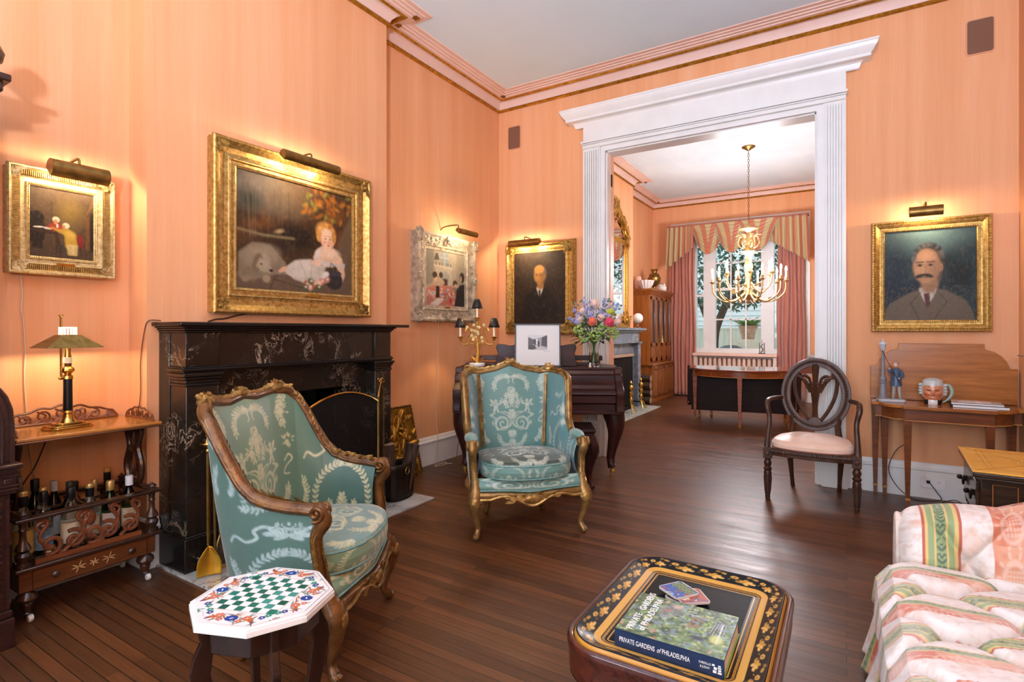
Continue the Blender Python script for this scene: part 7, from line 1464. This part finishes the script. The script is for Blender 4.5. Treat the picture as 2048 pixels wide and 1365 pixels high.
# slant-topped desk and canister glimpsed behind the oval chair
t = thing('side_desk', 'brown wooden desk glimpsed through the oval chair back', 'desk', (-.1, 9.75, 0)); MB().prism([(-.6, .62), (-.4, .86), (.6, .86), (.6, .62)], -.25, .25, 'xz').build('sloped_body', wood('brown desk wood', '4a1f0e', '78391a', 0, 5, .3, .3), t, bevel=.004); MB().b2(-.41, .62, -.26, .26, .86, .9).build('top', mat('grey stone top', '8d887c', 'a39d90', rough=.5), t, bevel=.004)
for x in (-.55, .55):
    for y in (-.2, .2): MB().taper((x, y, 0), (x, y, .62), .015, .025).build('leg', DLF, t)
t = tag(MB().lathe([(0, 0), (.038, 0), (.04, .02), (.04, .4), (.03, .43), (.03, .46), (0, .46)], n=20).build('metal_canister', mat('brushed steel', 'a8a6a4', 'c6c4c2', rough=.25, metal=.9)), 'upright steel canister on the floor behind the dining table', 'canister'); t.location = (-.66, 10.1, 0)
# chandelier
PALEG = mat('pale gilt bronze', 'b3935a', 'e6d09a', rough=.32, metal=.7, sc=40, bump=.2)
t = thing('chandelier', 'gilt bronze chandelier with lit candle bulbs hanging in the dining room', 'chandelier', (-1.185, 8.3, 0))
MB().lathe([(0, 3.84), (.02, 3.845), (.05, 3.87), (.09, 3.89), (.09, 3.899), (0, 3.899)], n=20).build('canopy', BRASSD, t)
m = MB()
for k in range(27): z = 3.83-k*.036; m.tube([((.011*cos(a) if k % 2 else 0), (0 if k % 2 else .011*cos(a)), z-.022*sin(a)*-1-.02) for a in np.linspace(0, TAU, 10, False)], .0035, 5, True)
m.build('chain', BRASSD, t)
BODY = [(0, 1.66), (.02, 1.67), (.035, 1.69), (.02, 1.71), (.05, 1.74), (.075, 1.79), (.06, 1.85), (.03, 1.89), (.045, 1.95), (.03, 2.0), (.04, 2.1), (.06, 2.2), (.04, 2.28), (.05, 2.36), (.09, 2.41), (.06, 2.45), (.03, 2.5), (.04, 2.56), (.025, 2.6), (.02, 2.68), (.05, 2.7), (.13, 2.725), (.13, 2.74), (.04, 2.75), (.012, 2.8), (.01, 2.86), (0, 2.86)]
MB().lathe(BODY, n=24).build('central_stem', PALEG, t); m = MB()
for k in range(6):
    a = k*TAU/6; C, S_ = cos(a), sin(a); m.tube([(q*C, q*S_, z) for q, z in [(p.x, p.z) for p in bez([(.03, 0, 2.44), (.1, 0, 2.47), (.14, 0, 2.54), (.11, 0, 2.62), (.06, 0, 2.6), (.07, 0, 2.55)], 20)]], .011, 6); m.leaf((.05*C, .05*S_, 2.62), (C, S_, .6), .12, .05, (0, 0, 1), .5); m.leaf((.06*C, .06*S_, 2.36), (C, S_, .9), .13, .06, (0, 0, 1), .6); m.leaf((.04*C, .04*S_, 1.9), (C, S_, .8), .14, .06, (0, 0, 1), .6)
m.build('scroll_leaves', PALEG, t)
CBULB = glow('candle bulb', 'fff0d2', 60); WCAND = glow('bulb lit candle tube', 'ffe9c4', .8)  # tube emission stands in for bulb light shining through the candle tubes
for tier, n, R, zc, zl in ((0, 10, .48, 1.985, 1.73), (1, 6, .33, 2.09, 1.86)):
    for k in range(n):
        a = (k+.3+tier*.4)*TAU/n; C, S_ = cos(a), sin(a); P = lambda r, z: (r*C, r*S_, z)
        b = MB().tube([P(p.x, p.z) for p in bez([(.04, 0, zl+.1), (R*.35, 0, zl-.0), (R*.65, 0, zl-.03), (R*.95, 0, zl+.08), (R, 0, zc-.03)], 20)], [.014, .012, .011, .01, .012], 8); b.leaf(P(R*.6, zl-.02), (C, S_, .9), .09, .04, (0, 0, 1), .4); b.leaf(P(R*.55, zl-.04), (C, S_, -.3), .07, .03, (0, 0, 1), -.4); b.leaf(P(R*.96, zl+.1), (C, S_, -.2), .06, .025, (0, 0, 1), -.3)
        b = b.build('arm', PALEG, t); MB().lathe([(0, zc-.03), (.014, zc-.03), (.03, zc-.01), (.046, zc), (.02, zc+.006), (.02, zc+.04), (0, zc+.04)], (R*C, R*S_, 0), 14).build('candle_cup', PALEG, b); MB().lathe([(0, zc+.04), (.0125, zc+.04), (.0125, zc+.13), (0, zc+.13)], (R*C, R*S_, 0), 10).build('candle', WCAND, b); MB().lathe([(0, zc+.13), (.01, zc+.135), (.015, zc+.155), (.009, zc+.185), (0, zc+.2)], (R*C, R*S_, 0), 10).build('bulb', CBULB, b)
# ---------------------------------------------------------------- garden outside
GRD = mat('garden paving', '8d8a80', 'a8a498', rough=.9, sc=3); o = MB().b2(-14, 10, 11.25, 30, -.6, -.3).build('ground', GRD, smooth=False); o['kind'] = 'structure'; o.name = 'garden_ground'  # this slab is the paved garden ground
SID = mat('white siding', 'e4e7e8', 'eceeee', rough=.6); t = thing('neighbour_house', 'white clapboard house across the garden outside the window', 'building', (-3, 19, -.3))
m = MB()
for k in range(34): m.add([(-8, 0, k*.16), (9, 0, k*.16), (9, -.03, k*.16), (-8, -.03, k*.16), (-8, 0, k*.16+.16), (9, 0, k*.16+.16)], [(3, 2, 5, 4), (0, 1, 2, 3)])
m.b2(-8, 9, 0, .1, 0, 5.44); m.build('clapboard_wall', SID, t, smooth=False)
t = thing('garden_fence', 'pale board fence at the back of the garden', 'fence', (-3, 16.5, -.3)); m = MB()
for k in range(90): m.b2(-7+k*.16, -7+k*.16+.145, -.015, .015, 0, 1.62)
m.build('boards', mat('pale fence boards', 'c9c2ae', 'ddd8c8', rough=.8, sc=2, stretch=(6, 6, .5)), t, smooth=False); MB().b2(-7, 7.4, -.03, .04, 1.62, 1.66).build('cap_rail', mat('pale fence boards', 'c9c2ae'), t, smooth=False)
t = thing('garden_tree', 'dark leaved garden tree with leaning trunk outside the window', 'tree', (-2.75, 14, -.3)); BK = mat('dark grey bark', '3a3530', '5a534c', rough=.9, sc=8, bump=.6); m = MB().tube(bez([(0, 0, 0), (-.05, 0, .9), (.0, 0, 1.6), (.25, 0, 2.3), (.4, 0, 3.2)], 20), [.16, .12, .1, .08, .06], 10); m.tube(bez([(0, 0, 1.55), (.2, -.1, 2.1), (.75, -.2, 2.6), (1.3, -.3, 2.9)], 14), [.08, .06, .04, .03], 8); m.tube(bez([(0, 0, 1.4), (-.3, .1, 2.0), (-.6, .1, 2.9)], 12), [.07, .05, .03], 8); m.build('trunk', BK, t); m = MB()
for k in range(2600): a = rnd.uniform(0, TAU); q = rnd.random()**.5; x, y, z = .35+1.7*q*cos(a), .7*rnd.uniform(-1, 1), 3.35+1.25*q*sin(a); m.leaf((x, y, z), (rnd.uniform(-1, 1), rnd.uniform(-1, 1), rnd.uniform(-1, .4)), .13, .055, (rnd.uniform(-1, 1), -1, .3), .2)
m.build('foliage', mat('blue green foliage', '2f4a3f', '5f7f6a', rough=.5, sc=6), t)
t = thing('planter', 'terracotta flower pot of green plants on a pedestal in the garden', 'planter', (-1.95, 13.6, -.3)); MB().lathe([(0, 1.38), (.13, 1.38), (.19, 1.64), (.21, 1.65), (.21, 1.7), (0, 1.7)], n=20).build('pot', mat('weathered terracotta', 'a8806a', 'c4a18c', rough=.8), t); MB().b2(-.3, .34, -.15, .15, 0, 1.38).build('pedestal', mat('pale rendered pedestal', 'd0c8b4', 'e2dccb', rough=.8, sc=14), t, smooth=False); m = MB()
for k in range(120): a = rnd.uniform(0, TAU); m.leaf((rnd.uniform(-.1, .1), rnd.uniform(-.1, .1), 1.68), (cos(a)*.9, sin(a)*.9, rnd.uniform(.3, 1.2)), rnd.uniform(.2, .42), .06, (0, 0, 1), .4)
m.build('plants', mat('fresh green plant', '6f9a4e', '9dbd74', rough=.6), t)
t = tag(MB().ell((0, 0, .25), (.45, .4, .42), 20).build('garden_cover', mat('grey cover sheet', '4a5056', '626a70', rough=.7, sc=3, bump=.4)), 'rounded grey sheet covered object at the foot of the garden tree', 'cover'); t.location = (-2.3, 13.4, 0.28)
# ================================================================ light and camera
def light(name, typ, loc, power, col='ffffff', size=.1, size_y=None, aim=None, spot=None, blend=.5):
    L = bpy.data.lights.new(name, typ); L.energy = power; L.color = H(col)
    if typ == 'AREA':
        L.shape = 'RECTANGLE'; L.size = size; L.size_y = size_y or size
    elif typ in ('POINT', 'SPOT'): L.shadow_soft_size = size
    if typ == 'SPOT': L.spot_size = radians(spot); L.spot_blend = blend
    o = bpy.data.objects.new(name, L); COL.objects.link(o); o.location = loc
    if aim is not None: o.rotation_euler = (Vector(aim)-Vector(loc)).to_track_quat('-Z', 'Y').to_euler()
    return o
W = bpy.data.worlds.new('overcast sky'); SC.world = W; W.use_nodes = True
wt = W.node_tree; bg = wt.nodes['Background']; bg.inputs[0].default_value = H4('e9f0f6'); bg.inputs[1].default_value = 2.2
tc = wt.nodes.new('ShaderNodeTexCoord'); sx = wt.nodes.new('ShaderNodeSeparateXYZ'); rp = wt.nodes.new('ShaderNodeValToRGB')
wt.links.new(tc.outputs['Generated'], sx.inputs[0]); wt.links.new(sx.outputs[2], rp.inputs[0]); wt.links.new(rp.outputs[0], bg.inputs[0])
rp.color_ramp.elements[0].color = H4('dfe6ea'); rp.color_ramp.elements[1].color = H4('c9dcf2')
# daylight in the three windows
light('daylight_front', 'AREA', (-2.1, -2.76, 1.9), 118, 'dfe8ff', 1.2, 2.8, aim=(-2.1, 5, 1.7))
light('daylight_front', 'AREA', (-.05, -2.76, 1.9), 118, 'dfe8ff', 1.2, 2.8, aim=(-.05, 5, 1.7))
p = light('daylight_dining', 'AREA', ((WX0+WX1)/2, WY+.25, 2), 1, 'ffffff', WX1-WX0, WZ1-WZ0, aim=((WX0+WX1)/2, 0, 2)); p.data.cycles.is_portal = True
# unseen uplighter added behind the camera to brighten the ceiling and upper walls
t = thing('added_floor_lamp', 'added unseen brass uplighter that brightens the ceiling, near the front windows', 'lamp', (.5, -1.3, 0))
MB().lathe([(0, 0), (.14, 0), (.14, .02), (.03, .04), (0, .04)], n=24).build('base', BRASSD, t); MB().lathe([(0, .04), (.012, .04), (.012, 1.7), (0, 1.7)], n=14).build('pole', BRASSD, t)
gsurf('bowl', lambda U, V: ((.03+.17*V**.7)*np.cos(TAU*U), (.03+.17*V**.7)*np.sin(TAU*U), 1.7+.1*V), 32, 10, BRASSD, t, wu=True, solid=.003)
light('added_uplight', 'AREA', (.5, -1.3, 1.79), 410, 'd6e2ff', .26, .26, aim=(.2, .1, 4.2))
# lamps: chandelier, picture lights, table lamp, candelabrum
light('chandelier_light', 'POINT', (-1.185, 8.3, 2.28), 235, 'f6f4ff', .3)
for x, y, z, L in LAMPS: light('picture_lamp', 'POINT', (x, y, z), 2.6 if L < .3 else 4, 'ffe4c0', .012)
for d in (-.035, .035): light('table_lamp_light', 'POINT', (LX-.012, LY+d, LZ+.402), 2.6, 'ffe3bc', .008)
for x, z in ((-.157, .255), (.157, .255), (0, .43)):
    q = onp(-.565+x, .12, ZT+z+.16); light('candle_light', 'POINT', q, 11, 'ffcf92', .01)
cam = bpy.data.cameras.new('camera'); co = bpy.data.objects.new('camera', cam); COL.objects.link(co); SC.camera = co
cam.sensor_width = 36; cam.lens = 36*1080/2048; cam.shift_y = -20.5/2048; cam.clip_start = .05
co.location = (0, 0, 1.28); co.rotation_euler = (pi/2, 0, atan2(669, 1080))
v = SC.view_settings; v.view_transform = 'Standard'; v.look = 'None'; v.exposure = .02; v.gamma = 1; v.use_curve_mapping = False
